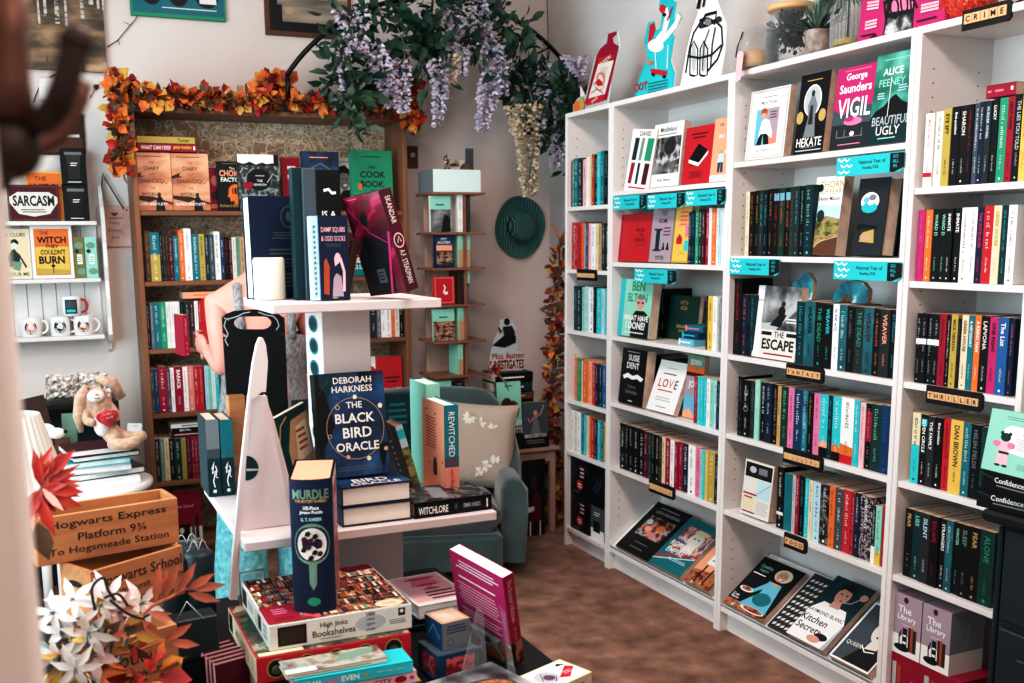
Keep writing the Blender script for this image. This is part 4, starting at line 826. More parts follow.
# plant pot with autumn leaves
pc = Vector((at(276, 98, 'y', .44).x, .50, 2.0395))
o = empty('plant_pot', pc, label='dark green square pot of orange leaves on top of the brown bookcase', cat='plant pot')
MB().box(-.06, .06, -.06, .06, 0, .075, 'dark teal', bev=.004).build('pot', o)
leafage(MB(), [(-.05,-.02,.095),(.05,-.02,.11)], 130, .05, .055, AUT[:4], 8, lw=1).build('leaves', o)
for i, (a, b) in enumerate(((146, 175), (217, 245))):
    x0, x1 = x_at_px(a, .6, 2.04), x_at_px(b, .6, 2.04)
    o = empty('wooden_scoop', ((x0+x1)/2, .62, 2.0395), label=('brown wooden carved ornament nearer the corner of brown bookcase top', 'brown wooden carved ornament with upright block, near dark green pot')[i], cat='ornament', group='wooden ornaments behind the garland')
    w_ = (x1-x0)/2; m = MB()
    m.prism([(w_*math.cos(t*PI/12)*.95, .07*math.sin(t*PI/12)+.0) for t in range(13)], (0,-.01,.012), (1,0,0), (0,0,1), .02, 'rust')
    m.box(-w_, w_, -.02, .02, 0, .012, 'brown').build('carved_body', o)
    MB().box((-w_ if i == 0 else w_-.025), (-w_+.012 if i == 0 else w_), -.02, .01, .0125, .125, 'tan').build('upright_block', o)

# ------------------------------------------------------------------ wisteria on metal hoop
HY = .36
c0 = at(430, 167, 'y', HY); Rr = (at(600, 167, 'y', HY)-c0).length
o = empty('metal_hoop', c0, label='black metal hoop arching above both bookcases, hung with wisteria', cat='hoop')
def hoop_pts(R_, Y, a0, a1, n=50): return [at(430-R_*math.cos(math.radians(a0+(a1-a0)*i/n)), 167-R_*math.sin(math.radians(a0+(a1-a0)*i/n)), 'y', Y)-c0 for i in range(n+1)]
h1, h2 = hoop_pts(170, HY, 33, 149), hoop_pts(131, HY+.12, 38, 142)
MB().tube(h1, .011, 'hoop metal', 8).build('curved_rail', o); MB().tube(h2, .009, 'hoop metal', 8).build('curved_rail', o)
for f in (.12, .5, .88): MB().tube([h1[int(50*f)], h2[int(50*f)]], .005, 'hoop metal', 6).build('cross_bar', o)
for p in (h1[0], h1[-1]): MB().tube([p, p+Vector((0,.0,-.10))], .011, 'hoop metal', 8).build('foot', o)
wis = empty('wisteria_garland', at(430, 60, 'y', .30), label='green leafy garland with hanging lilac wisteria blossoms wound on the hoop', cat='garland')
off = -wis.location
LG = ['leaf green']*4+['dark green']
m = MB()
def lp(pts, n, r, s, seed, Y=.30, mats=LG): leafage(m, sp(pts, Y), n, r, s, mats, seed, lw=.5)
lp([(345,12),(365,20),(385,18),(398,12)], 86, .12, .075, 11)
lp([(350,30),(340,60),(332,85)], 86, .09, .075, 12)
lp([(385,30),(380,60),(365,80),(352,100),(345,112)], 108, .1, .08, 13)
lp([(398,8),(420,2),(440,0),(470,4),(500,8)], 115, .1, .075, 14)
lp([(425,25),(425,50),(432,70)], 136, .11, .08, 15)
lp([(440,30),(470,40),(495,30),(520,30)], 122, .12, .075, 16)
lp([(505,60),(525,75),(545,90),(560,100)], 187, .13, .085, 17)
lp([(560,85),(572,100),(575,120),(560,130)], 122, .1, .08, 18, Y=.18)
lp([(555,110),(560,150),(572,172)], 43, .05, .06, 19)
lp([(530,110),(540,130),(560,135)], 86, .08, .07, 20)
lp([(345,95),(352,120),(358,135)], 43, .06, .07, 21, Y=.28, mats=['leaf green','leaf grey green'])
m.v = [tuple(Vector(v)+off) for v in m.v]; m.build('leaves', wis)
def cluster(pts, r, n, mat='wisteria lilac', seed=1, Y=.27, size=.02):
    q = random.Random(seed); P = sp(pts, Y); mm = MB()
    for i in range(n):
        t = q.random(); f = t*(len(P)-1); k = min(int(f), len(P)-2); c = P[k].lerp(P[k+1], f-k)
        rr = r*(1-.75*t)*math.sqrt(q.random()); a = q.uniform(0, 2*PI)
        d = Vector((math.cos(a), math.sin(a)*.8, q.uniform(-.6,.4)))
        mm.leaf(c+Vector((rr*math.cos(a), rr*math.sin(a), 0)), d, (q.uniform(-1,1), -1, q.uniform(-1,1)), size*q.uniform(.7,1.4), size*.9, mat, .3, .3)
    mm.v = [tuple(Vector(v)+off) for v in mm.v]
    mm.build('flower_cluster', wis)
cluster([(352,10),(356,35),(362,55)], .08, 190, seed=31)
cluster([(342,50),(345,90)], .03, 110, seed=32)
cluster([(374,45),(382,75),(392,108)], .06, 230, seed=33)
cluster([(398,60),(402,85),(404,112)], .05, 210, seed=34)
cluster([(437,60),(440,90),(438,125)], .045, 260, seed=35)
cluster([(452,8),(456,30),(450,50)], .05, 220, seed=36)
cluster([(461,45),(462,75)], .035, 120, seed=37)
cluster([(476,-5),(482,25),(492,50)], .05, 260, seed=38)
cluster([(488,45),(498,75),(504,95)], .06, 260, seed=39)
cluster([(500,60),(488,95),(482,130)], .07, 430, seed=40)
cluster([(545,60),(541,95),(540,130)], .045, 280, seed=41)
cluster([(573,58),(580,76)], .05, 160, seed=42, Y=.14)
cluster([(566,104),(560,135),(556,168)], .055, 300, seed=43)
cluster([(523,105),(527,140),(530,195)], .085, 620, 'wisteria cream', seed=44)
cluster([(452,55),(451,85)], .03, 90, 'wisteria cream', seed=45)
m = MB()
q = random.Random(5)
for (a, b, c, d) in ((352,5,358,60),(392,15,402,100),(436,10,440,110),(478,0,495,90),(542,40,541,120),(525,70,529,180),(563,90,558,160),(400,95,420,60),(410,30,350,90)):
    P0, P1 = at(a, b, 'y', .29), at(c, d, 'y', .29); mid = P0.lerp(P1, .5)+Vector((q.uniform(-.05,.05), -.03, q.uniform(0,.05)))
    m.tube([P0, mid, P1], .003, 'leaf grey green', 5)
m.v = [tuple(Vector(v)+off) for v in m.v]; m.build('stem', wis)

# ------------------------------------------------------------------ back wall: pictures, sign, switch, hat
def framed(name, label, cat, pts, Y, art, border='umber', th=.02, group=None, bw=.0):
    a = at(pts[0], pts[3], 'y', Y); b = at(pts[2], pts[3], 'y', Y); t = at(pts[0], pts[1], 'y', Y)
    w_, h_ = b.x-a.x, t.z-a.z
    o = empty(name, (a.x, Y, a.z), label=label, cat=cat, group=group)
    MB().box(0, w_, 0, th, 0, h_, border, bev=.002).build('frame' if bw else 'canvas', o)
    m = MB(); m.box(bw, w_-bw, -.002, 0, bw, h_-bw, border); m.art((bw,-.002,bw),(1,0,0),(0,0,1),w_-2*bw,h_-2*bw,art); m.build('picture', o)
    return o
tr = random.Random(4)
birch = [('r',0,0,1,1,'birch ground'),('r',0,.52,1,1,'birch forest')]
for x, w_ in ((.0,.03),(.26,.025),(.33,.035),(.45,.05),(.56,.03),(.74,.04),(.84,.05),(.93,.03),(.99,.02)):
    b0 = tr.uniform(.3,.5); birch.append(('p',[(x,b0),(x+w_,b0),(x+w_*.7,1),(x+w_*.1,1)],'birch bark'))
birch += [('p',[(.1+.2*i,.0),(.13+.2*i,.12),(.15+.2*i,0)],'birch forest') for i in range(4)]
framed('birch_painting', 'unframed painting of white birch trunks in brown autumn woods', 'painting', (18,-75,107,68), .725, birch)
framed('wall_sign', 'teal metal sign hanging high, only its lower edge in view', 'sign', (131,-60,226,15), .735,
       [('r',0,0,1,1,'green'),('r',.02,.05,.98,.95,'teal'),('l',.25,.12,.9,.15,1,'white'),('e',.22,.3,.1,.14,'ink'),('e',.5,.3,.1,.14,'ink'),('e',.8,.3,.12,.14,'ink'),('r',.72,.22,.9,.3,'white')], border='dark teal', th=.012)
framed('framed_photograph', 'framed black and white photograph of carved wooden columns', 'picture', (266,-70,352,34), .73,
       [('r',0,0,1,1,'ink'),('r',.16,.1,1,.42,'old wood print'),('p',[(.1,.28),(1,.28),(1,.36),(.1,.36)],'old wood print'),('r',.38,.36,.72,1,'old wood print'),('p',[(.2,.36),(1,.36),(1,.5),(.36,.5)],'tan'),('r',.42,.4,.66,1,'off white'),('r',.5,.4,.52,1,'tan'),('r',.76,.5,1,.54,'grey'),('r',.76,.62,1,.66,'grey'),('e',.25,.22,.06,.04,'tan')], border='brown', bw=.02)
framed('wall_picture', 'small dark brown framed panel above the black cup boxes', 'picture', (24,112,86,154), .735, [('r',0,0,1,1,'umber'),('r',0,0,1,.4,'brown'),('r',.35,.42,.95,.5,'off white')], border='umber', bw=.01)
o = empty('light_switch', at(50, 90, 'y', .75), label='white plastic switch box on the wall under birch painting', cat='switch')
MB().box(-.045, .045, -.022, 0, -.05, .05, 'white laminate', bev=.006).build('switch_plate', o)
MB().box(-.015, .015, -.03, -.0225, -.02, .02, 'white laminate', bev=.003).build('rocker', o)
m = MB().tube(sp([(107,47),(118,40),(126,30),(135,20),(142,8),(152,-4)], .735), .0022, 'cord', 5)
m.tube(sp([(118,40),(120,45)], .735), .0015, 'cord', 5).tube(sp([(130,25),(124,22)], .735), .0015, 'cord', 5)
m.build('bare_twig', label='thin bare twig on the wall between birch painting and teal sign', cat='twig')
m = MB().tube(sp([(33,103),(40,85),(52,76),(60,73)], .74), .0025, 'charcoal', 5).tube(sp([(90,98),(96,88),(99,84)], .735), .002, 'charcoal', 5)
for p in sp([(96,87)], .73): m.ball(p, .012, 'charcoal')
m.build('cable', label='thin black cable running from the wall switch', cat='cable')
m = MB().tube(sp([(545,312),(540,309),(545,306),(550,309),(546,313),(556,320),(561,327)], .745), .003, 'cord', 5)
m.build('cable', label='thin looped cord hanging on the wall beside small table', cat='cable')
m = MB().tube(sp([(547,-2),(548,30),(548,60)], .747), .002, 'charcoal', 5)
m.build('cable', label='thin black wire running up the corner of the room', cat='cable')
# hanging kitchen sign
a, b = at(99, 247, 'y', .74), at(131, 206, 'y', .74)
o = empty('hanging_sign', (a.x, .74, a.z), label='pale slatted plaque with heart, hung by cord beside the brown bookcase', cat='sign')
w_, h_ = b.x-a.x, b.z-a.z
m = MB().box(0, w_, -.008, .0, 0, h_, 'petal pink', bev=.002)
hp = [(.5+.1*math.sin(t*PI/10)**3*1.0, .8+.035*(1.3*math.cos(t*PI/10)-.5*math.cos(t*PI/5)-.2*math.cos(3*t*PI/10))) for t in range(20)]
m.art((0,-.008,0),(1,0,0),(0,0,1),w_,h_,[('p',hp,'cord'),('e',.1,.9,.03,.02,'umber'),('e',.86,.9,.03,.02,'umber'),('l',.25,.68,.75,.72,1,'cord'),('t','Happy',.5,.58,.09,'cord',.42,0),('t','Kitchen',.5,.41,.08,'cord',.42,0),('t','Live',.5,.24,.08,'cord',.3,0),('r',.25,.33,.75,.335,'cord')])
m.build('plaque', o)
MB().tube([(w_*.1,-.01,h_*.92),(w_*.22,-.012,h_+.12),(w_*.24,-.012,h_+.145),(w_*.3,-.012,h_+.12),(w_*.78,-.01,h_*.92)], .003, 'umber', 6).build('cord', o)
# hat
hc = at(519, 227, 'y', .742)
o = empty('sun_hat', hc, (PI/2, 0, 0), label='teal woven straw hat hanging on the back wall', cat='hat')
def hatmesh():
    m = MB(); P = []
    prof = [(0,.085),(.02,.086),(.045,.082),(.063,.07),(.072,.045),(.078,.018),(.085,.006),(.105,.0),(.13,.004),(.143,.012),(.147,.014),(.144,.010),(.13,.0),(.105,-.004),(.08,.0)]
    m.lathe(prof, 'straw teal', seg=40, close=False)
    m.v = [(x*1.0, y*1.1, z+.010*math.sin(3*math.atan2(y, x))*min(1, max(0, (math.hypot(x, y)-.08)/.06))) for x, y, z in m.v]
    return m
hatmesh().build('brim_and_crown', o)
MB().lathe([(.0755,.022),(.0790,.020),(.0785,.036),(.0760,.036)], 'dark teal', seg=36, close=False).build('hat_band', o)
# door latch plate by bookcase
framed('wall_hook_plate', 'small brown wooden plate screwed to wall at bookcase top corner', 'wall plate', (408,146,418,168), .74, [('e',.5,.6,.25,.12,'off white')], border='brown', th=.01)

# ------------------------------------------------------------------ white wall shelf with mugs
SY = .62
zt, z2, z3 = at(97, 221, 'y', SY).z, at(100, 278, 'y', SY).z, at(103, 335, 'y', SY).z
SX1 = at(101, 278, 'y', SY).x; SX0 = -2.72
o = empty('wall_shelf', (SX1, .75, z3), label='white painted wall shelf with grooved boards and scalloped side bracket', cat='shelf')
L = SX1-SX0
for z in (zt, z2, z3): MB().box(-L, 0, -.13, -.012, z-z3-.018, z-z3, 'white laminate', bev=.003).build('shelf_board', o)
m = MB(); m.box(-L, 0, -.01, -.001, -.0, zt-z3-.02, 'white laminate')
for i in range(12): m.box(-L+.06*i, -L+.06*i+.003, -.0115, -.0102, 0, zt-z3-.02, 'grey')
m.build('grooved_back', o)
m = MB()
pts = [(0,-.09),(-.02,-.075),(-.03,-.04),(-.1,-.03),(-.128,0),(-.12,.08),(-.135,.16),(-.118,.24),(-.135,.3),(-.12,.4),(-.135,.5),(-.11,.56),(-.06,.6),(-.03,.66),(0,.66)]
m.prism([(-y, z) for y, z in pts], (.001, 0, 0), (0,-1,0), (0,0,1), .016, 'white laminate')
m.v = [(x+.016, y, z) for x, y, z in m.v]; m.build('side_bracket', o)
WS = 'on the white wall shelf'
def W(label, cat, name, pl, pr, pt, pb, z, Y, th, col, art, lean=.05):
    x0, x1 = x_at_px(pl, Y, z), x_at_px(pr, Y, z); h = at((pl+pr)/2, pt, 'y', Y).z-z
    o = empty(name, (x0, Y, z+.001+th*math.sin(lean)), (-lean,0,0), label=label, cat=cat)
    m = MB().box(0, x1-x0, 0, th, 0, h, col, bev=.001); m.art((0,0,0),(1,0,0),(0,0,1),x1-x0,h,art); m.build('printed_panel', o); return o
W('orange boxed sign with dark witch lettering, behind the maroon tin', 'box', 'gift_box', 29, 65, 172, 220, zt, .67, .03, 'yellow', [('r',.04,.03,.96,.97,'orange'),('t','THE',.4,.86,.09,'umber'),('t','WITCH',.55,.68,.15,'umber')])
W('maroon tin plaque reading SARCASM on white banner', 'sign', 'tin_sign', 9, 61, 185, 220, zt, .645, .006, 'maroon', [('r',.02,.03,.98,.97,'brown'),('r',.04,.06,.96,.94,'maroon'),('p',[(.04,.5),(.2,.2),(.5,.12),(.8,.2),(.96,.5),(.96,.66),(.8,.8),(.2,.8),(.04,.66)],'off white'),('t','SARCASM',.5,.56,.3,'ink',.8,.03),('l',.24,.22,.76,.34,2,'ink')])
for i, (b, t) in enumerate(((220, 184), (183, 147))):
    x0, x1 = x_at_px(65, .66, zt), x_at_px(90, .66, zt); z = zt+.001+(.0 if i == 0 else .156)
    o = empty('cup_box', (x0, .655, z), label=('lower black travel cup box on top of the white wall shelf', 'upper black travel cup box stacked on its twin')[i], cat='box', group='black cup boxes')
    w_ = x1-x0; m = MB().box(0, w_, 0, .09, 0, .155, 'black', bev=.002)
    m.art((0,0,0),(1,0,0),(0,0,1),w_,.155,[('p',[(.3,.16),(.7,.16),(.8,.84),(.2,.84)],'charcoal'),('r',.16,.82,.84,.9,'grey'),('p',[(.31,.18),(.69,.18),(.78,.8),(.22,.8)],'ceramic black'),('l',.34,.5,.66,.62,2,'white'),('l',.2,.05,.8,.1,1,'white')]); m.build('carton', o)
W('pale art card of a dark-haired woman holding flowers', 'picture', 'art_card', 1, 33, 229, 277, z2, .66, .012, 'off white', [('r',.03,.03,.97,.97,'cream'),('t','BIRD CLUBS',.42,.88,.07,'ink'),('e',.5,.68,.1,.07,'off white'),('p',[(.38,.7),(.4,.78),(.54,.8),(.64,.74),(.62,.68),(.5,.73)],'ink'),('p',[(.3,.25),(.6,.22),(.66,.44),(.5,.6),(.4,.58),(.26,.44)],'dark teal'),('p',[(.56,.54),(.64,.5),(.86,.24),(.8,.22)],'umber'),('p',[(.4,.2),(.62,.16),(.7,.34),(.4,.36)],'sage'),('t','COLOUR ME',.45,.1,.07,'ink')])
W('orange card reading THE WITCH THEY COULDN\'T BURN', 'sign', 'boxed_card', 33.5, 75, 226, 277, z2, .65, .02, 'white', [('r',.08,.06,.92,.94,'orange'),('r',.1,.08,.9,.92,'yellow'),('p',[(.1,.08),(.9,.08),(.9,.16),(.1,.2)],'mustard'),('r',.1,.6,.9,.92,'orange'),('t','THE',.32,.86,.06,'ink'),('t','WITCH',.5,.73,.13,'ink',.7,.04),('t','THEY',.5,.61,.07,'ink',.4,.03),('t',"COULDN'T",.52,.5,.1,'ink',.6,.03),('t','BURN',.48,.35,.15,'ink',.62,.04),('r',.49,.1,.51,.22,'ink'),('e',.5,.24,.05,.03,'ink')])
for i, (l, r_, c) in enumerate(((75.5,86.5,'olive'),(87,98.5,'mint'))):
    x0, x1 = x_at_px(l, .65, z2), x_at_px(r_, .65, z2)
    o = empty('slim_box', (x0, .65, z2+.001), label=('olive patterned slim box beside the mint one', 'mint patterned slim box at shelf end')[i]+' '+WS, cat='box')
    w_ = x1-x0; h_ = .178; m = MB().box(0, w_, 0, .08, 0, h_, c); m.art((0,0,0),(1,0,0),(0,0,1),w_,h_,[('e',.5,.8,.4,.08,'sage'),('e',.3,.66,.2,.05,'dark green'),('e',.6,.16,.4,.08,'sage'),('r',.3,.34,.75,.58,'white'),('l',.35,.38,.7,.54,3,'grey')]); m.build('carton', o)
def mug(px, z, lab, hand=1, c2='red', h=.085, r=.041, art='maroon', blue=False, handmat='mug glaze'):
    x = x_at_px(px, .67, z)
    o = empty('mug', (x, .67, z+.001), label=lab, cat='mug', group='white printed mugs')
    m = MB(); m.lathe([(r*.92,0),(r,.004),(r,h),(r-.003,h+.001),(r-.004,h-.002),(r-.004,.006),(.0,.005)], 'mug glaze', seg=28, close=False)
    m.add([(r*.92*math.cos(i*PI/14), r*.92*math.sin(i*PI/14), 0) for i in range(28)], [tuple(range(28))[::-1]], 'mug glaze')
    def patch(u0, u1, z0, z1, mat, rr=.0006):
        vs = []; n = 8
        for i in range(n+1):
            a = -PI/2+(u0+(u1-u0)*i/n)*1.15
            for zz in (z0, z1): vs.append(((r+rr)*math.cos(a), (r+rr)*math.sin(a), zz*h))
        m.add(vs, [(2*i, 2*i+2, 2*i+3, 2*i+1) for i in range(n)], mat)
    if blue: patch(-.6,.5,.12,.85,'dark teal'); patch(-.5,.4,.4,.78,'slate',.001); patch(-.45,.35,.2,.34,'turquoise',.001)
    else:
        vs = [((r+.0006)*math.cos(-PI/2+.62*math.cos(i*PI/10)-.05), (r+.0006)*math.sin(-PI/2+.62*math.cos(i*PI/10)-.05), h*(.5+.33*math.sin(i*PI/10))) for i in range(20)]
        m.add(vs, [tuple(range(20))], art)
        vs = [((r+.001)*math.cos(-PI/2+.45*math.cos(i*PI/10)-.05), (r+.001)*math.sin(-PI/2+.45*math.cos(i*PI/10)-.05), h*(.5+.24*math.sin(i*PI/10))) for i in range(20)]
        m.add(vs, [tuple(range(20))], c2)
        patch(-.3,.25,.42,.58,'off white',.0014)
    m.build('mug_body', o)
    a = [(r*.97+.028*math.sin(t*PI/10)*1.0, 0, h*.5+h*.34*math.cos(t*PI/10)) for t in range(11)]
    MB().tube(a, .0048, handmat, 8).build('handle', o)
mug(32, z3, 'white mug with red figure print, farthest along the wall shelf', c2='salmon')
mug(61, z3, 'white mug with round black wreath print, middle of bottom row', c2='charcoal', art='black')
mug(84, z3, 'white mug with round print and paper tag, at shelf bracket', c2='rust', art='ink')
mug(72, z3+.0875, 'white mug with blue picture and red handle, stacked on two others', blue=True, handmat='red')
mg = [q_ for q_ in bpy.data.objects if q_.get('label', '').startswith('white mug with round print and paper tag')][0]
MB().box(-.012,.012,-.0015,0,-.03,0,'white').build('price_tag', mg, loc=(.01, -.044, .088))

# ------------------------------------------------------------------ tall book rack
RXa, RXb, RY = -.530, -.292, .30
o = empty('book_rack', ((RXa+RXb)/2, RY, 0), label='slim tall wooden book rack with white box top on the back wall', cat='book rack')
hw2 = (RXb-RXa)/2; dpt = .20; RZ = [1.690, 1.500-.0, 1.334, 1.161, .986, .819]
RZ = [at(425, y, 'y', RY).z for y in (192, 232.5, 268.5, 305.5, 342.5, 377.5, 412, 446)]
MB().box(-hw2, hw2+.0, 0, dpt, RZ[0]+.001, at(425,169,'y',RY).z, 'grey', bev=.002).build('top_box', o)
m = MB(); m.box(-hw2-.001, hw2+.001, -.002, 0, RZ[0]+.001, at(425,169,'y',RY).z, 'mint frost'); m.build('front_card', o)
for z in RZ: MB().box(-hw2-.012, hw2+.02, -.012, dpt+.01, z-.011, z, 'rack wood', bev=.001).build('shelf', o)
MB().box(.032, .046, .004, dpt, 0, RZ[0]-.012, 'rack wood').build('upright', o)
MB().box(-hw2+.02, hw2-.005, dpt-.014, dpt-.004, 0.02, RZ[0]-.012, 'pink oak').build('back_panel', o)
MB().box(-hw2-.04, hw2+.05, -.03, dpt+.03, 0, .02, 'rack wood').build('base', o)
mint_top = lambda m_: [('r',0,.62,1,1,'mint'),('l',.25,.7,.75,.8,1,'teal'),('r',0,0,1,.62,m_)]
racks = [('mint and monochrome book on the upper level of slim rack', 431, 451, 196, 0, mint_top('grey print')+[('p',[(.5,0),(1,0),(.95,.4),(.7,.5),(.6,.3)],'ink')], 'white'),
 ('dark framed book with orange band on slim rack', 434.5, 454, 234, 1, [('r',.1,.06,.95,.94,'deep blue'),('t','JANE',.5,.84,.08,'white'),('t','AUSTEN',.5,.74,.08,'white'),('r',.12,.5,.93,.66,'peach'),('r',.12,.1,.93,.46,'books print')], 'navy'),
 ('small red book with pale bird drawing on slim rack', 434, 455, 277, 2, [('r',.06,.04,.94,.96,'salmon'),('r',.1,.07,.9,.93,'red'),('L',[(.45,.4),(.55,.6),(.48,.7)],.006,'white'),('e',.58,.4,.1,.06,'white')], 'red'),
 ('mint book with colourful patchwork lower half on slim rack', 434, 455, 310, 3, mint_top('books print'), 'mint'),
 ('mint book low on slim rack beside the cushion', 434, 452, 382, 5, mint_top('map print'), 'mint')]
for lab, l, r_, t_, i, art, c in racks:
    z = RZ[i+1]+.001 if i < 6 else 0
    face_B(lab, l, r_, z, at(l, t_, 'y', RY+.01).z-z, RY+.004, .02, c, .03, art)
for i, spec in enumerate(('4.5,178,white,grey|1,10,white,white|4,180,black,grey|4,178,charcoal,grey','4,150,mint,tan,,,("r",0,0,1,.55,"tan")|4,150,mint,tan,,,("r",0,0,1,.55,"tan")|4.2,150,mint,tan,,,("r",0,0,1,.55,"tan")','4,160,umber,black|3,156,black,grey|5,160,mint,ink,,,("r",0,0,1,.6,"grey print")','3.6,158,mint,tan,,,("r",0,0,1,.6,"tan")|5.6,160,mint,tan,,,("r",0,0,1,.55,"tan")','5,150,mint,tan,,,("r",0,0,1,.5,"tan")','5,120,dark teal,tan')):
    spec = spec.replace('1,10,white,white|', '')
    spine_row('B', RY+.004, RZ[i+1]+.001, 458.5, spec, 'level %s of the slim rack' % ['one','two','three','four','five','six'][i], depth=.12)
W_ = None
m = MB(); leafage(m, [(-.04,0,.01),(.05,0,.012)], 30, .02, .05, ['autumn brown','wisteria cream'], 9)
m.build('dried_leaves', loc=(at(450,165,'y',.4).x, .38, at(425,169,'y',RY).z+.012), label='curled dried leaves lying on the slim rack top box', cat='dried leaves', kind='stuff')
m = MB().box(-.02, .02, 0, .006, 0, .11, 'slate'); m.build('bookend', loc=(at(473,169,'y',.4).x, .44, at(425,169,'y',RY).z+.001), label='upright grey metal bookend on slim rack top', cat='bookend')
# ------------------------------------------------------------------ things on top of the white bookcases
TZ = 2.0205
def standee(name, label, cat, outline, art, X, mat='white', dx=0, edge='white'):
    """flat cut-out board standing on the bookcases; outline given as picture points, art as callable(m, f)"""
    P = [at(x, y, 'x', X) for x, y in outline]
    y0 = P[0].y; zb = min(p.z for p in P)
    o = empty(name, (X, y0, TZ), label=label, cat=cat, group='cut-out display boards on the bookcases')
    f = lambda x, y: (y0-at(x, y, 'x', X).y, at(x, y, 'x', X).z-zb)
    m = MB(); m.prism([f(x, y) for x, y in outline], (0,0,0), (0,-1,0), (0,0,1), .006, mat, edge)
    m.build('cut_out_board', o)
    a = MB(); U, V = Vector((0,-1,0)), Vector((0,0,1))
    k = [0]
    def poly(pts, mt):
        k[0] += 1; q = [Vector((-.0006-.0003*k[0],0,0))+U*f(x,y)[0]+V*f(x,y)[1] for x, y in pts]; a.add(q, [tuple(range(len(q)))], mt)
    def line(pts, mt, w=.004):
        k[0] += 1; q = [Vector((-.0006-.0003*k[0],0,0))+U*f(x,y)[0]+V*f(x,y)[1] for x, y in pts]; vv = []
        for i, p in enumerate(q):
            t = (q[min(i+1,len(q)-1)]-q[max(i-1,0)]).normalized(); n = Vector((-1,0,0)).cross(t)*(w/2); vv += [p-n, p+n]
        a.add(vv, [(2*i,2*i+2,2*i+3,2*i+1) for i in range(len(q)-1)], mt)
    def txt(s, c, h, mt, ang=0, mw=None):
        k[0] += 1; q = f(*c); ca, sa = math.cos(ang), math.sin(ang)
        a.text(s, Vector((-.0006-.0003*k[0],0,0))+U*q[0]+V*q[1], U*ca+V*sa, V*ca-U*sa, h, mt, maxw=mw, bold=.02)
    art(poly, line, txt)
    a.build('printed_picture', o)
    MB().prism([(0,0),(.07,0),(0,.12)], (.0065, -.06, .002), (1,0,0), (0,0,1), .004, 'white').build('easel_strut', o)
    return o
def ell(cx, cy, rx, ry, n=16): return [(cx+rx*math.cos(i*2*PI/n), cy+ry*math.sin(i*2*PI/n)) for i in range(n)]
def bottle(poly, line, txt):
    poly([(585,101),(607,97),(618,48),(619,43),(614,40),(613,35),(617,31),(617,28),(608,31),(608,34),(607,40),(600,46),(597,52)], 'crimson')
    poly([(588,97),(604.5,93.5),(614,57),(598.5,61)], 'off white'); poly(ell(601,76,4.6,7), 'salmon'); poly(ell(601,76,2.6,4.6), 'off white')
    poly([(597,61),(614,55),(615,51),(599,55)], 'red'); poly([(586,103),(604,98),(605,91),(588,96)], 'red')
    txt('POISON', (606,57.5), .018, 'off white', .25, .1); txt('DEATH', (595,97), .012, 'off white', .25, .09)
    for i in range(5): line([(601+i*.2,66+i*2.2),(609-i*.6,64+i*2.2)], 'red', .0015)
    line([(594,82),(600,76),(605,84),(600,88),(596,84)], 'red', .004); line([(592,90),(598,86),(604,90)], 'red', .003); poly(ell(600,80,3,3), 'red')
    poly(ell(579,104,4.5,6), 'orange'); poly(ell(583,101,2.5,7), 'mustard')
standee('display_board', 'cut-out board of a red and cream bottle beside wisteria', 'display board', [(573,110),(607,104),(612,70),(620,46),(617,28),(606,29),(600,44),(594,56),(586,92),(578,95),(573,102)], bottle, .06, 'pale grey')
def flam(poly, line, txt):
    poly([(637,94),(672,88),(674,72),(670,60),(672,40),(674,34),(664,30),(658,28),(650,40),(646,50),(650,56),(641,74)], 'turquoise')
    poly([(648,42),(650,22),(655,20),(656,26),(650,44)], 'red'); poly(ell(656,43,8,6.5), 'white')
    line([(656,40),(664,30),(668,18),(666,6)], 'white', .03); line([(658,42),(668,32),(676,22),(680,12)], 'white', .026)
    line([(662,34),(666,14),(664,2)], 'off white', .012); poly(ell(663,6,3.2,4.5), 'red'); poly(ell(665,12,2,2), 'ink')
    line([(668,18),(673,4)], 'red', .01); line([(656,50),(657,66)], 'white', .006); line([(669,42),(668,66)], 'white', .006)
    poly([(651,66),(668,68),(667,73),(652,71)], 'red'); poly(ell(654,72,1.6,1.8), 'ink'); poly(ell(665,74,1.6,1.8), 'ink'); poly(ell(651,60,3,2), 'orange')
    txt('OOT', (641.5,84), .032, 'red'); 
    for i in range(4): line([(649,82+i*3-.6),(669,77+i*3)], 'ink', .0028)
standee('display_board', 'cut-out board of a white bird reaching up from turquoise skater shape', 'display board', [(634,97),(673,89),(675,70),(671,58),(674,40),(675,34),(672,30),(682,14),(680,9),(674,17),(677,0),(672,-4),(662,-10),(659,2),(662,12),(660,26),(656,27),(655,18),(648,20),(644,40),(648,50),(647,56),(639,76)], flam, .07, 'cyan')
def tanks(poly, line, txt):
    for cx in (694, 704):
        line([(cx-4,72),(cx-3.5,46),(cx,38),(cx+4,46),(cx+3.5,72),(cx,73),(cx-4,72)], 'ink', .008)
        poly(ell(cx,55,2.2,14), 'pale grey')
    line([(686,70),(690,45),(694,30),(703,16),(716,18),(722,24),(723,42),(718,56),(708,68)], 'ink', .009)
    line([(700,24),(706,12),(717,9),(716,17),(708,22),(700,24)], 'ink', .012); line([(700,18),(708,16),(716,20)], 'ink', .014)
    line([(688,53),(700,55),(712,52),(722,42)], 'ink', .008); line([(711,66),(713,40),(716,24)], 'ink', .007); line([(703,68),(705,40),(710,26)], 'ink', .005)
    poly(ell(702,22,3,3.5), 'charcoal'); poly(ell(720,16,2.6,3), 'charcoal'); poly(ell(709,19,3.4,3.6), 'grey')
    line([(699,6),(701,-6)], 'ink', .02); line([(704,4),(706,-6)], 'ink', .012)
standee('display_board', 'white cut-out board with black ink drawing of two diving tanks', 'display board', [(680,85),(720,76),(725,50),(727,22),(722,10),(717,-4),(696,-8),(698,10),(692,26),(687,46)], tanks, .05)
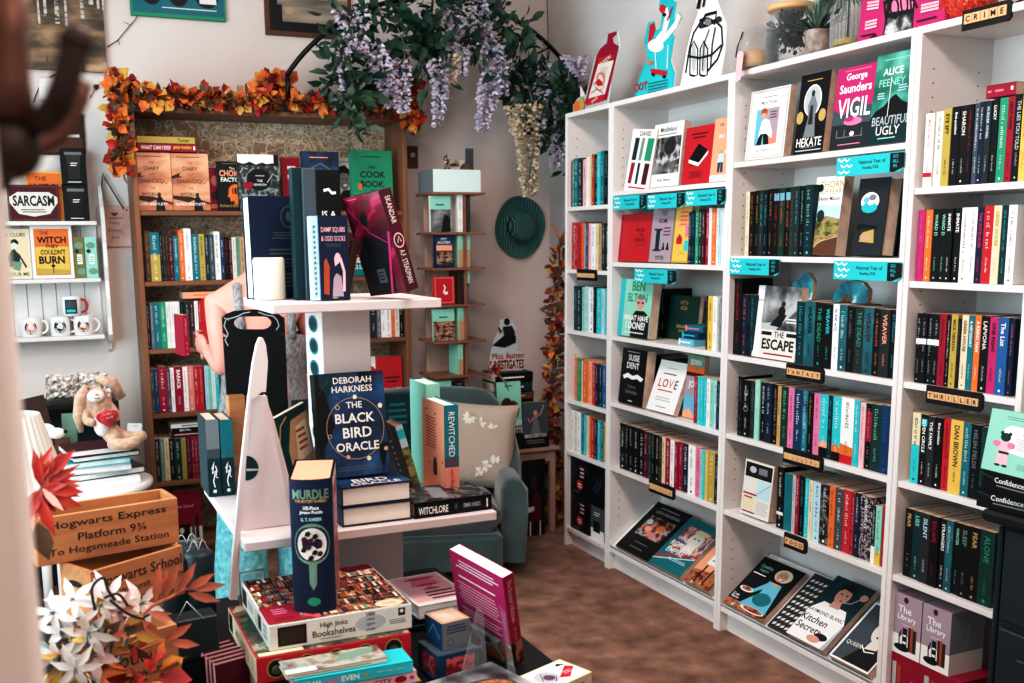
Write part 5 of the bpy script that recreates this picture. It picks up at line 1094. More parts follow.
m = MB().box(-.004, .0, -.30, .13, 0, .022, 'ink').build('shelf_strip', loc=(.2, -1.07, TZ), label='low black strip lying along back of the bookcase tops', cat='strip')
def glass_jar(name, label, pl, pr, pt, pb, X, content, lid):
    zb = TZ+.0005; y0, y1 = y_at_px(pl, X, zb), y_at_px(pr, X, zb); r = (y0-y1)/2; h = at((pl+pr)/2, pt, 'x', X).z-zb
    o = empty(name, (X, (y0+y1)/2, zb), label=label, cat='jar')
    MB().lathe([(r*.9,0),(r,.01),(r,h*.62),(r*.86,h*.74),(r*.8,h*.9),(r*.77,h*.9),(r*.82,h*.73),(r*.96,h*.6),(r*.96,.012),(r*.86,.004)], 'jar glass', seg=28).build('glass_body', o)
    return o, r, h
o, r, h = glass_jar('glass_jar', 'small clip-top glass jar of grain with pink paper tag', 744, 771, 28, 70, .05, None, None)
MB().lathe([(r*.9,.006),(r*.93,.02),(r*.93,h*.38),(r*.7,h*.43)], 'tan', seg=24).build('grain', o)
MB().lathe([(r*.8,h*.905),(r*.82,h*.93),(r*.78,h*.99),(.002,h)], 'clear acrylic', seg=24).build('lid', o)
MB().tube([(-r*.86,.01,h*.8),(-r*1.05,0,h*.6),(-r*1.05,0,h*.45)], .002, 'silver', 6).build('wire_clip', o)
MB().tube([(-r*.9,.0,h*.86),(-r*1.1,.01,h*.5),(-r*1.12,.015,h*.28)], .0025, 'charcoal', 5).build('tag_string', o)
MB().prism([(0,.0),(.03,.008),(.042,.09),(.03,.1),(.018,.1),(.008,.09)], (-r*1.16,.012,-.045), (0,-1,0), (0,0,1), .001, 'pale pink').build('paper_tag', o, rot=(.0,0,0))
o, r, h = glass_jar('glass_jar', 'large glass jar of dark leaves with a wooden lid', 773, 806, 6, 62, .06, None, None)
leafage(MB(), [(0,0,r*.74+.028),(0,0,h*.66)], 420, r*.74, .024, ['ink','black','jar leaves','dark green'], 14).build('dark_leaves', o)
MB().lathe([(r*.93,h*.905),(r*.95,h*.93),(r*.93,h),(.002,h)], 'tile wood', seg=28).build('wooden_lid', o)
def pot_at(name, label, px, pb, X, r, h, mat, prof=None):
    y = y_at_px(px, X, TZ)
    o = empty(name, (X, y, TZ+.0005), label=label, cat='plant pot' if 'pot' in name else 'vase')
    MB().lathe(prof or [(r*.85,0),(r*.9,.004),(r,h*.9),(r,h),(r*.88,h),(r*.86,h*.8)], mat, seg=26).build('pot', o); return o
o = pot_at('succulent_pot', 'stone grey pot of spiky green succulent beside the dark leaf jar', 817, 57, .05, .04, .075, 'concrete')
m = MB(); q = random.Random(3)
for i in range(120):
    a = q.uniform(0,2*PI); e = q.uniform(.1,1.3); m.leaf((.0,.0,.07), (math.cos(a)*math.cos(e)*.9, math.sin(a)*math.cos(e)*.9, math.sin(e)), (0,0,1), q.uniform(.05,.13), .009, q.choice(['leaf green','leaf grey green']), -.1, .3)
m.build('leaves', o)
o = pot_at('glass_vase', 'ribbed glass vase holding green foliage on third bookcase', 847, 50, .07, .05, .15, 'jar glass', [(.045,0),(.05,.01),(.05,.12),(.044,.15),(.041,.15),(.047,.118),(.047,.012)])
MB().lathe([(.044,.012),(.045,.03),(.002,.031)], 'mustard', seg=20).build('coloured_base', o)
m = MB()
for i in range(26):
    a = i*2*PI/26; m.tube([(.0515*math.cos(a),.0515*math.sin(a),.012),(.0515*math.cos(a),.0515*math.sin(a),.118),(.046*math.cos(a),.046*math.sin(a),.148)], .0022, 'clear acrylic', 5)
m.build('ribs', o)
m = leafage(MB(), [(0,0,.16),(0,.01,.25),(0,.05,.30)], 220, .07, .06, ['leaf green','dark green','leaf grey green'], 19, lw=.35)
m.tube([(0,0,.03),(0,0,.2),(0,.03,.28)], .003, 'leaf green', 5).build('leaves', o)
# magenta poster boards
def tri(poly, line, txt):
    poly([(858,44),(883,38),(893,-40),(866,-34)], 'magenta'); poly([(883,37),(913,31),(919,-40),(893,-36)], 'ink'); poly([(913,30),(944,23),(952,-40),(919,-38)], 'magenta')
    poly([(884,36),(912,30),(914,12),(888,18)], 'bw print'); poly([(890,12),(913,8),(915,-8),(892,-2)], 'pink'); txt('FOUR', (901,4), .07, 'ink', .2, .12)
    for i in range(3): line([(868,3+i*3.2-.5),(880,.6+i*3.2)], 'pale pink', .006); line([(866,22+i*3.2),(878,19+i*3.2)], 'pale pink', .006); line([(922,5+i*3.2),(940,1+i*3.2)], 'pale pink', .006)
    line([(918,21),(938,16)], 'ink', .004); line([(862,36),(876,33)], 'ink', .004); line([(872,38),(876,34),(878,38)], 'ink', .006)
standee('display_board', 'folded magenta display board with black FOUR book picture', 'display board', [(857,45),(945,23),(953,-40),(866,-36)], tri, .045, 'magenta', edge='magenta')
y = y_at_px(965, .08, TZ)
o = empty('sequin_pumpkin', (.09, y, TZ), label='red sequinned soft ornament behind the CRIME tile sign', cat='ornament')
MB().ball((0,0,.07), (.07,.08,.07), 'sequin red').build('sequinned_body', o)
MB().tube([(0,0,.135),(0,.01,.17)], .01, 'autumn brown', 6).build('stalk', o)
m = MB().tube([(0,0,.004),(.05,-.1,.02),(.02,-.2,.03),(-.03,-.28,.01),(.0,-.34,.004)], .004, 'ink', 6).tube([(.04,0,.004),(.02,-.12,.035),(.05,-.22,.02),(.0,-.3,.006)], .004, 'ink', 6)
m.build('cable', loc=(.05, y-.1, TZ), label='black cable curling on top of the near narrow bookcase', cat='cable')
# wave bookends on the third bookcase
def wave_end(pl, pr, pt, lab, flip):
    z = zs('C',2)+.209; X = .07; y0, y1 = y_at_px(pl, X, z), y_at_px(pr, X, z); w_ = y0-y1; h = at(pl, pt, 'x', X).z-z
    o = empty('wave_bookend', (X, y0, z), label=lab, cat='bookend', group='painted wave bookends')
    pts = [(0,0),(.1,.3),(.02,.55),(.1,.66),(.35,.72),(.55,1),(.8,.95),(.98,.7),(1,.35),(.92,0)] if flip else [(0,0),(.08,.45),(.3,.9),(.6,1),(.85,.9),(1,.6),(1,.2),(.95,0),(.55,0),(.6,.2),(.5,.35),(.35,.3),(.22,0)]
    MB().prism([(x*w_, y*h) for x, y in pts], (0,0,0), (0,-1,0), (0,0,1), .015, 'turquoise wave', 'tan').build('wave_cut_out', o)
    MB().box(-.06, .05, -w_, 0, -.0, .002, 'tan').build('foot', o) if 0 else None
wave_end(791, 813, 272, 'painted blue wave bookend near grey ESCAPE cover', True)
wave_end(832, 868, 279, 'larger painted blue wave bookend with white crest', False)
# puzzle and library boxes
def rbox(name, label, pl, pr, z, h, X, d, col, art, group=None, cat='box', side=None):
    y0, y1 = y_at_px(pl, X, z), y_at_px(pr, X, z); w_ = y0-y1
    o = empty(name, (X, y0, z), label=label, cat=cat, group=group)
    m = MB().box(0, d, -w_, 0, 0, h, col, bev=.0008); m.art((0,0,0),(0,-1,0),(0,0,1),w_,h,art)
    if side: m.art((0,-w_,0),(1,0,0),(0,0,1),d,h,side)
    m.build('carton', o); return o
pz = [('r',.04,.04,.96,.96,'black'),('L',[(.15,.5),(.4,.75),(.7,.9)],.002,'slate'),('l',.5,.5,.75,.82,3,'pale pink'),('e',.5,.3,.16,.14,'red'),('l',.4,.22,.62,.36,2,'white'),('l',.15,.07,.6,.1,1,'grey')]
z = zs('A',5)
rbox('puzzle_box', 'lower black puzzle box with red dot, bottom of far narrow bookcase', 570.6, 589, z, .172, .02, .2, 'black', pz, 'black puzzle boxes with red dots')
rbox('puzzle_box', 'upper black puzzle box with red dot, stacked under the lowest spines', 570.6, 589, z+.1725, .172, .02, .2, 'black', pz, 'black puzzle boxes with red dots')
rbox('puzzle_box', 'taupe and white box with grey photo, bottom of far narrow bookcase', 590.5, 604, z, .15, .03, .2, 'brown', [('r',0,0,1,.3,'white'),('r',0,.3,1,1,'slate'),('r',.2,.2,.7,.55,'ink'),('l',.2,.7,.7,.85,2,'off white')])
rbox('puzzle_box', 'black box with blue scribble standing on the taupe one', 590.5, 604, z+.1505, .185, .03, .2, 'black', [('L',[(.2,.4),(.5,.6),(.3,.7),(.8,.6),(.5,.4),(.85,.3)],.003,'slate'),('L',[(.3,.3),(.6,.5),(.8,.75)],.002,'blue')])
z = zs('D',5)
lib = [('r',0,.34,1,1,'lilac'),('r',0,0,1,.34,'white'),('r',0,.34,1,1,'purple'),('r',.0,.33,1,1,'lilac'),('e',.45,.92,.08,.05,'maroon'),('t','The',.42,.76,.12,'white'),('t','Library',.5,.62,.12,'white',.7),('l',.3,.5,.7,.53,1,'pale pink'),
       ('e',.36,.12,.26,.06,'ink'),('L',[(.28,.16),(.26,.32),(.34,.42),(.3,.3)],.004,'ink'),('r',.38,.14,.54,.46,'ink'),('r',.4,.2,.52,.24,'white'),('r',.4,.32,.52,.35,'white'),('r',.58,.1,.66,.5,'umber'),('r',.66,.1,.74,.5,'rust'),('r',.74,.1,.86,.48,'umber')]
for i, (a, b, c_, d_) in enumerate(((889,919,891,919),(919.5,958,920,948))):
    rbox('gift_box', ('dark red box under the mauve library box beside bookcase side', 'dark red box under the second mauve library box')[i], a-1, b, z, .135, .02, .16, 'crimson', [('r',.1,.05,.22,.8,'pale grey'),('r',.26,.05,.36,.75,'rust'),('e',.6,.3,.2,.12,'maroon'),('r',.7,.1,.85,.5,'tan')], 'dark red boxes at bottom')
    rbox('gift_box', ('mauve library box standing next to bookcase side', 'second mauve library box, its plain side in view')[i], c_, d_, z+.1355, .185, .02, .13, 'lilac', lib, 'mauve library boxes', side=[('r',0,0,1,.34,'off white'),('r',0,.34,1,1,'grey'),('L',[(.5,.45),(.52,.8)],.002,'silver')])
rbox('gift_box', 'dark green box low in near narrow bookcase, small red seal', 966, 985, z, .13, .02, .14, 'dark green', [('e',.3,.7,.1,.08,'red'),('l',.2,.4,.8,.5,1,'green')])
# dark cabinet at the right
o = empty('painted_cabinet', (-.10, -2.476, 0), label='dark teal painted panelled cabinet at the end of the bookcases', cat='cabinet')
MB().box(0, .40, -1.2, 0, .05, .755, 'cabinet paint', bev=.003).build('carcass', o)
MB().box(.03, .40, -1.18, -.02, 0, .05, 'ink').build('plinth', o)
MB().box(-.035, .405, -1.23, .045, .7555, .785, 'ink', bev=.008).build('countertop', o)
m = MB(); m.box(-.012, 0, -.5, -.01, .07, .49, 'cabinet paint', bev=.004); m.box(-.02, -.012, -.44, -.07, .13, .43, 'cabinet paint', bev=.006); m.build('door_panel', o)
m = MB(); m.box(-.012, 0, -.5, -.01, .51, .745, 'cabinet paint', bev=.004); m.build('drawer_front', o)
MB().box(-.006,.40,.0005,.014,.05,.745,'cabinet paint',bev=.004).build('end_panel', o)
x = -.125; z = .7862
conf = [('L',[(0,.8),(.3,.5),(1,.3)],.0015,'slate'),('t','Confidence',.3,.62,.28,'white',.4),('l',.12,.25,.5,.42,1,'grey'),('l',.7,.3,.95,.7,2,'slate')]
def conf_box(label, yl, z, yaw, h=.048):
    o = empty('game_box', (x, yl, z), (0,0,yaw), label=label, cat='box', group='black game boxes on the dark cabinet')
    m = MB().box(0, .2, -.27, 0, 0, h, 'black', bev=.001); m.art((0,0,0),(0,-1,0),(0,0,1),.27,h,conf); m.art((0,0,h),(0,-1,0),(1,0,0),.27,.2,[('l',.1,.2,.9,.6,3,'charcoal')]); m.build('carton', o)
yb = y_at_px(976, x, z)
conf_box('lower of two black game boxes on the dark cabinet top', yb, z, .1)
conf_box('upper of two black game boxes, directly under the mint green book', yb-.012, z+.0485, -.06)
y0 = y_at_px(978, x-.01, z+.1)
o = empty('book_box', (x+.0, y0-.0, z+.0972+.001), (-.16,0,-PI/2-.06), label='mint green book with pink-suited bear on its back cover', cat='book')
hh = .152; m = MB().box(0, .165, 0, .03, 0, hh, 'mint', bev=.0008)
bear = [('r',0,0,1,1,'mint'),('l',.28,.86,.95,.93,2,'sage'),('p',[(.26,.36),(.98,.3),(.98,.76),(.4,.78),(.3,.72)],'white'),('t','THE TEAM',.72,.66,.035,'maroon'),('l',.5,.4,.95,.6,6,'pale grey'),('l',.6,.1,.95,.2,4,'sage'),
        ('e',.34,.44,.13,.1,'pale pink'),('e',.3,.46,.1,.06,'pale pink'),('e',.2,.46,.07,.05,'pink'),('e',.46,.46,.07,.05,'pink'),('p',[(.24,.14),(.44,.14),(.44,.34),(.24,.34)],'pale pink'),('e',.27,.12,.05,.02,'ink'),('e',.4,.12,.05,.02,'ink'),('e',.34,.58,.09,.07,'dark green'),('e',.27,.64,.03,.03,'dark green'),('e',.41,.64,.03,.03,'dark green'),('r',.26,.31,.44,.35,'dark green')]
m.art((0,0,0),(1,0,0),(0,0,1),.165,hh,bear); m.build('cover', o)

# ------------------------------------------------------------------ armchair and cushion
CX, CY = -.66, .02
o = empty('tub_armchair', (CX, CY, 0), (0,0,-.30), label='green velvet tub armchair with rounded arms', cat='armchair')
def arc(a0, a1, r, n=14): return [(r*math.sin(a0+(a1-a0)*i/n), r*math.cos(a0+(a1-a0)*i/n)) for i in range(n+1)]
m = MB(); ro, ri = .38, .27
A = arc(-1.75, 1.75, 1, 26); vs = []; nseg = len(A)
def sec(k):      # cross-section of the wrap-around back, lower towards the arms
    t = abs(k-(nseg-1)/2)/((nseg-1)/2); top = .77-.32*max(0, (t-.5)/.5)**1.3
    return [(ro,.06),(ro+.012,.3),(ro+.01,top-.06),(ro-.02,top-.012),((ro+ri)/2,top),(ri+.02,top-.012),(ri,top-.06),(ri,.3),(ri,.06)]
for k, (sx, sy) in enumerate(A): vs += [(sx*r*1.02, sy*r-(.0 if sy > 0 else .0), z) for r, z in sec(k)]
n9 = 9; fs = [(k*n9+i, k*n9+(i+1) % n9, (k+1)*n9+(i+1) % n9, (k+1)*n9+i) for k in range(nseg-1) for i in range(n9)]
m.add(vs, fs, 'velvet', None, True)
# arm fronts extended forwards, rounded ends
for s in (-1, 1):
    kk = nseg-1 if s > 0 else 0; S = sec(kk); sx, sy = A[kk]
    base = [(sx*r*1.02, sy*r, z) for r, z in S]; vv = []
    for d, sc_ in ((0,1),(.18,1),(.205,.96),(.222,.88),(.23,.78)):
        cx = sum(p[0] for p in base)/9; cz = sum(p[2] for p in base)/9
        vv += [(cx+(p[0]-cx)*sc_, p[1]-d, cz+(p[2]-cz)*(1-(1-sc_)*.25)) for p in base]
    m.add(vv, [(k*9+i, (k+1)*9+i, (k+1)*9+(i+1) % 9, k*9+(i+1) % 9) for k in range(4) for i in range(9)], 'velvet', None, True)
    m.add(vv[36:45], [tuple(range(9))], 'velvet')
m.build('wraparound_back', o)
MB().box(-.27, .27, -.36, .3, .06, .22, 'velvet', bev=.02).build('seat_base', o)
MB().box(-.262, .262, -.37, .26, .2205, .36, 'velvet', bev=.045).build('seat_cushion', o)
for sx in (-1, 1):
    for sy in (-1, 1): MB().tube([(sx*.2, sy*.2-.05, .06), (sx*.22, sy*.24-.05, .0)], [.02, .014], 'umber', 10).build('leg', o)
o = empty('cushion', at(473, 445, 'y', -.03), (-.22, .10, -.35), label='beige linen cushion with cream flower embroidery leaning in armchair', cat='cushion')
m = MB(); N = 16; w_, h_ = .2, .2; vs = []
for side in (-1, 1):
    for i in range(N+1):
        for j in range(N+1):
            u, v = -1+2*i/N, -1+2*j/N; b = max(0, (1-u**4)*(1-v**4))**.5
            pin = 1-.07*(1-abs(u)**3)*abs(v)**3-.0; pin2 = 1-.07*(1-abs(v)**3)*abs(u)**3
            vs.append((u*w_*pin2, side*(.055*b+.003), v*h_*pin))
fs = []
for s in range(2):
    b = s*(N+1)**2
    for i in range(N):
        for j in range(N):
            f = (b+i*(N+1)+j, b+(i+1)*(N+1)+j, b+(i+1)*(N+1)+j+1, b+i*(N+1)+j+1); fs.append(f if s == 0 else f[::-1])
m.add(vs, fs, 'linen', None, True); m.build('cushion_body', o)
q = random.Random(8)
for cx, cz, s_ in ((-.03,.12,.034),(.02,.10,.03),(.08,.08,.028),(.06,-.09,.032),(.1,-.06,.026),(-.12,-.1,.03),(-.1,.04,.026),(.03,-.12,.026)):
    m = MB()
    for k in range(9):
        a = k*2*PI/9; m.leaf((cx, -.058-.0, cz), (math.cos(a), -.05, math.sin(a)), (0,-1,0), s_, s_*.5, q.choice(['off white','linen']), .1, .05)
    m.build('embroidered_flower', o)
# ------------------------------------------------------------------ small side table with stack
TX0, TX1, TY, TZ2 = -.20, .085, .20, .44
o = empty('side_table', ((TX0+TX1)/2, TY+.14, 0), label='small worn pine side table behind the armchair', cat='side table')
hw3 = (TX1-TX0)/2
MB().box(-hw3, hw3, -.14, .14, TZ2-.018, TZ2, 'pink oak', bev=.003).build('table_top', o)
MB().box(-hw3+.02, hw3-.02, -.12, -.105, TZ2-.075, TZ2-.0185, 'pink oak').build('apron', o)
for sx in (-1, 1):
    for sy in (-1, 1): MB().box(sx*(hw3-.03)-.014, sx*(hw3-.03)+.014, sy*.11-.014, sy*.11+.014, 0, TZ2-.0185, 'pink oak', bev=.002).build('leg', o)
framed('picture_panel', 'dark printed panel of a seated figure on red chair, under side table', 'picture', (523,461,545,538), .19, [('r',0,0,1,1,'ink'),('p',[(.3,.2),(.8,.2),(.8,.5),(.6,.62),(.4,.5)],'maroon'),('e',.5,.72,.14,.09,'umber'),('p',[(0,.3),(.5,.34),(.5,.4),(0,.38)],'off white'),('r',.3,.0,.36,.2,'off white'),('r',.74,.0,.8,.2,'off white')], border='ink', th=.008)
x0 = x_at_px(492, .3, .5); x1 = x_at_px(529, .3, .5)
zc = TZ2+.001
for i, (h, c, t) in enumerate(((.05,'black','grey'),(.045,'maroon','white'),(.05,'charcoal','white'),(.04,'umber','gold'),(.05,'black','pale pink'),(.04,'brown','cream'),(.05,'dark teal','white'),(.045,'black','white'))):
    o = empty('hardback_book', (x0+.005*(i % 3), .26+.004*(i % 2), zc), label=f"{c} hardback, {ORD[i]} from bottom of the tall pile on side table", cat='book', group='pile of books on the side table')
    m = MB(); L = x1-x0; m.box(0,L,0,.16,0,.003,c).box(0,L,0,.16,h-.003,h,c).box(0,L,0,.003,0,h,c); m.art((0,0,0),(1,0,0),(0,0,1),L,h,[('l',.15,.3,.85,.7,1,t)]); m.build('cover', o)
    MB().box(.003,L-.003,.0035,.155,.0033,h-.0033,'pages').build('page_block', o); zc += h+.0006
def FT(label, pl, pr, pt, z, Y, col, art, t=.03, lean=.08, cat='book', **kw):
    h = at((pl+pr)/2, pt, 'y', Y).z-z
    return face_B(label, pl, pr, z, h, Y, t, col, lean, art, cat=cat, **kw)
FT('pale blue book with kissing couple, standing before the tall pile', 499, 523, 383, TZ2+.001, .205, 'slate', [('r',0,0,1,1,'mint'),('r',0,.0,1,.34,'ink'),('e',.4,.62,.26,.15,'umber'),('e',.68,.58,.22,.14,'umber'),('e',.5,.56,.13,.1,'skin'),('e',.66,.52,.1,.08,'skin'),('t','QUEEN',.6,.4,.08,'white'),('t','CHARLOTTE',.56,.28,.08,'white'),('l',.2,.08,.8,.14,1,'grey'),('l',.3,.92,.7,.96,1,'teal')])
FT('dark book with dancing woman in grey dress and white capitals', 524, 549, 403, TZ2+.001, .21, 'charcoal', [('r',0,0,1,1,'slate'),('r',0,0,1,.3,'ink'),('p',[(.3,.3),(.7,.3),(.62,.5),(.55,.7),(.4,.7),(.38,.5)],'grey'),('e',.5,.76,.08,.06,'skin'),('L',[(.5,.66),(.72,.74),(.84,.92)],.006,'skin'),('L',[(.44,.66),(.26,.56),(.2,.66)],.006,'skin'),('t','BRIDGERTON',.48,.26,.08,'white',.86,.02),('l',.1,.08,.9,.18,2,'grey')])
zt2 = zc
o = empty('display_board', (x_at_px(489, .3, zt2), .29, zt2), label='cut-out board of seated lady silhouette above INVESTIGATES lettering', cat='display board')
k_ = .33/54; fx = lambda x, y: ((x-489)*k_*.98, (358-y)*k_*.98*.62)
def fz(x, y): return ((x-489)*.0061, max(0,(356-y)*.0061))
fz0 = at(489, 356, 'y', .29); P_ = lambda x, y: ((at(x, y, 'y', .29)-fz0).x, max(0, (at(x, y, 'y', .29)-fz0).z))
MB().prism([P_(*p) for p in ((489,354),(522,353),(523,334),(517,333),(516,308),(508,300),(500,302),(499,312),(492,327),(489,340))], (0,0,0), (1,0,0), (0,0,1), .006, 'pale grey').build('cut_out_board', o)
a = MB()
def pl_(pts, mt, k): a.add([(P_(x,y)[0], -.0006*k, P_(x,y)[1]) for x, y in pts], [tuple(range(len(pts)))], mt)
pl_([(490,353),(522,352),(523,335),(490,339)], 'petal pink', 1)
pl_(ell(506,304,3,3.6), 'ink', 2); pl_([(502,309),(511,308),(514,314),(514,318),(503,319)], 'ink', 2); pl_([(503,318),(515,318),(515,325),(504,330),(491,328),(498,322)], 'black', 3)
pl_([(502,312),(499,316),(497,310),(498,309),(500,313),(503,310)], 'ink', 4)
q1 = P_(507,338); a.text('Miss Austen', (q1[0],-.003,q1[1]), (1,0,0), (0,0,1), .03, 'maroon', maxw=.17)
q1 = P_(506,347); a.text('INVESTIGATES', (q1[0],-.003,q1[1]), (1,0,0), (0,0,1), .045, 'ink', maxw=.185, bold=.02)
a.build('printed_picture', o)
o = empty('artificial_flower', (x_at_px(494, .24, .98), .235, .84), label='faded red artificial flower leaning on the tall book pile', cat='flower')
m = MB(); q = random.Random(2)
for i in range(26):
    d = Vector((q.uniform(-1,1), q.uniform(-1,0), q.uniform(-1,1))); m.leaf((0,0,.0), d, (0,-1,0), .035, .03, 'autumn red' if i % 3 else 'petal pink', .3, .2)
m.build('petals', o)
MB().tube([(0,.01,0),(.05,-.01,-.06),(.08,-.0,-.13),(.12,-.02,-.2)], .005, 'leaf grey green', 6).build('stem', o)

# ------------------------------------------------------------------ round table, rabbit and clutter by the left wall part
TCX, TCY, TR, TZ3 = -2.16, -.18, .25, .575
o = empty('round_table', (TCX, TCY, 0), label='round white painted table under the toy rabbit and books', cat='table')
MB().lathe([(.0,TZ3-.03),(TR,TZ3-.03),(TR+.012,TZ3-.02),(TR+.012,TZ3-.005),(TR,TZ3),(.0,TZ3)], 'white laminate', seg=48, close=False).build('table_top', o)
MB().lathe([(TR-.03,TZ3-.13),(TR-.03,TZ3-.031),(TR-.045,TZ3-.031),(TR-.045,TZ3-.13)], 'white laminate', seg=48, close=False).build('apron', o)
for k in range(4):
    a = PI/4+k*PI/2; MB().tube([(.19*math.cos(a),.19*math.sin(a),TZ3-.032),(.2*math.cos(a),.2*math.sin(a),0)], [.022,.014], 'white laminate', 12).build('leg', o)
zc = TZ3+.001
for i, (w_, d_, h, c, px, yaw) in enumerate(((.26,.18,.026,'white',-.05,.1),(.27,.18,.026,'charcoal',-.03,.25),(.24,.17,.022,'pale grey',-.06,.06),(.25,.18,.022,'turquoise',-.07,.12),(.24,.19,.02,'charcoal',-.02,.2),(.23,.17,.024,'maroon',-.04,.16))):
    o = empty('hardback_book', (TCX+px+.0, TCY-.12, zc), (0,0,yaw), label=f"{c} hardback, {ORD[i]} from bottom of the pile on round table", cat='book', group='pile of books under the rabbit')
    m = MB().box(0,w_,0,d_,0,.003,c).box(0,w_,0,d_,h-.003,h,c).box(w_-.003,w_,0,d_,0,h,c); m.build('cover', o)
    MB().box(.002,w_-.003,.003,d_-.003,.0032,h-.0032,'white pages').build('page_block', o); zc += h+.0006
rz = zc
# plush rabbit (seated, one continuous body with head, arms, legs and ears)
def skin_body(name, parent, joints, edges, mat, sub=2, loc=(0,0,0), rot=(0,0,0)):
    me = bpy.data.meshes.new(name); me.from_pydata([j[0] for j in joints], edges, []); me.update()
    o = bpy.data.objects.new(name, me); COL.objects.link(o); o.parent = parent; o.location = loc; o.rotation_euler = rot
    sk = o.modifiers.new('skin', 'SKIN'); sk.use_smooth_shade = True
    for i, j in enumerate(joints):
        r = j[1]; r = (r, r) if not isinstance(r, tuple) else r
        me.skin_vertices[0].data[i].radius = r
    me.skin_vertices[0].data[0].use_root = True
    ss = o.modifiers.new('sub', 'SUBSURF'); ss.levels = sub; ss.render_levels = sub
    me.materials.append(MATS[mat]); return o
rb = empty('toy_rabbit', (TCX+.085, TCY-.08, rz-.002), (0,0,.1), label='beige plush rabbit holding a red heart, sitting on a pile of books', cat='soft toy')
J = [((0,0,.055),.05),((0,.02,.12),.044),((-.005,.02,.18),.034),((-.015,.005,.225),.045),((-.02,-.01,.25),.045),
     ((-.05,.01,.165),.022),((-.062,-.03,.12),.02),((-.03,-.055,.115),.018),
     ((.045,.01,.165),.022),((.062,-.03,.13),.02),((.04,-.05,.115),.018),
     ((.045,-.05,.035),.032),((.02,-.11,.028),.026),((.08,-.15,.03),.026),((.13,-.14,.04),.028),
     ((.07,-.01,.04),.034),((.13,-.05,.035),.026),((.17,-.07,.05),.03)]
E_ = [(0,1),(1,2),(2,3),(3,4),(2,5),(5,6),(6,7),(2,8),(8,9),(9,10),(0,11),(11,12),(12,13),(13,14),(0,15),(15,16),(16,17)]
skin_body('rabbit_body', rb, J, E_, 'plush')
for s, pts in ((-1,[(-.045,0,.265),(-.075,.0,.22),(-.085,.01,.14),(-.08,.01,.07)]),(1,[(.0,.0,.29),(.06,.02,.27),(.09,.03,.2)])):
    MB().tube(pts, [.014,.024,.024,.01][:len(pts)], 'plush', 10).build('ear', rb)
MB().ball((-.02,-.048,.226), (.035,.022,.026), 'plush white').ball((0,-.03,.1), (.036,.03,.05), 'plush white').build('white_muzzle_and_belly', rb)
m = MB().ball((-.02,-.071,.236), (.007,.004,.005), 'salmon'); m.tube([(-.03,-.07,.222),(-.02,-.073,.218),(-.01,-.07,.222)], .0014, 'umber', 5).build('nose_and_mouth', rb)
for s in (-1, 1): MB().ball((-.02+s*.028,-.047,.258), (.005,.004,.003), 'ink').build('eye', rb)
hp = [(.045*math.sin(t*PI/12)**3, .04*(13*math.cos(t*PI/12)-5*math.cos(t*PI/6)-2*math.cos(3*t*PI/12)-math.cos(4*t*PI/12))/15) for t in range(24)]
m = MB(); m.prism(hp, (.015,-.095,.135), (1,0,.15), (-.15,0,1), .022, 'plush red'); m.ball((.015,-.09,.14),(.034,.018,.032),'plush red')
glyphs(m, (-.005,-.1115,.15), (1,0,.15), (-.15,0,1), .04, .009, 'pale pink', 3); glyphs(m, (0,-.1115,.136), (1,0,.15), (-.15,0,1), .035, .009, 'pale pink', 4); m.build('stuffed_heart', rb)
rb.scale = (.88,.88,.88)
# clutter behind it
def rough_bag(label, pl, pr, pt, pb, Y):
    a, b = at(pl, pb, 'y', Y), at(pr, pt, 'y', Y); c = (a+b)/2; hw_, hh_ = (b.x-a.x)/2, (b.z-a.z)/2
    o = empty('cellophane_bag', (c.x, Y, a.z), label=label, cat='bag', group='crinkled clear bags behind the rabbit'); m = MB(); q = random.Random(int(pl)); N = 10; vs = []
    for s in (-1, 1):
        for i in range(N+1):
            for j in range(N+1):
                u, v = -1+2*i/N, -1+2*j/N; bb = max(0,(1-u*u)*(1-v*v))**.4
                vs.append((u*hw_*(1+q.uniform(-.05,.05)), s*(.035*bb*(1+q.uniform(-.4,.4))+.001), hh_+v*hh_*(1+q.uniform(-.06,.06))))
    fs = [(s*(N+1)**2+i*(N+1)+j, s*(N+1)**2+(i+1)*(N+1)+j, s*(N+1)**2+(i+1)*(N+1)+j+1, s*(N+1)**2+i*(N+1)+j+1) for s in range(2) for i in range(N) for j in range(N)]
    m.add(vs, fs, 'crinkle clear'); m.build('crinkled_film', o)
rough_bag('crinkled clear bag leaning on the wall above the dark books', 47, 79, 373, 400, .30)
rough_bag('crinkled clear bag tilted right behind the rabbit ears', 80, 107, 372, 402, .29)
rough_bag('narrow crinkled clear bag beside the rabbit shoulder', 99, 112, 388, 412, .26)
# box shelf behind the round table that carries these bags
o = empty('storage_crate', (-2.17, .30, 0), label='dark storage unit against the wall behind the round table', cat='storage unit')
zb_ = at(60, 401, 'y', .30).z
for x in (-.22, .17): MB().box(x, x+.02, -.1, .12, 0, zb_-.02, 'umber').build('side_panel', o)
MB().box(-.22, .19, -.1, .12, zb_-.0195, zb_-.001, 'ink').build('top_board', o); MB().box(-.2, .17, .105, .118, 0, zb_-.02, 'charcoal').build('back_panel', o)
MB().box(-.2, .17, -.1, .1, .55, .565, 'umber').build('shelf', o)
def lean_book(label, pl, pr, pt, z, Y, col, lean=.1, ry=0, t=.03, rz_=0, art=None, h=None, tc='white', name=None):
    x0, x1 = x_at_px(pl, Y, z), x_at_px(pr, Y, z); h = h or at((pl+pr)/2, pt, 'y', Y).z-z
    return book(label, None, (x0, Y, z), (-lean, ry, rz_), t, h, x1-x0, col, tc, None, front=art, hard=True, name=name)
zq = TZ3+.001
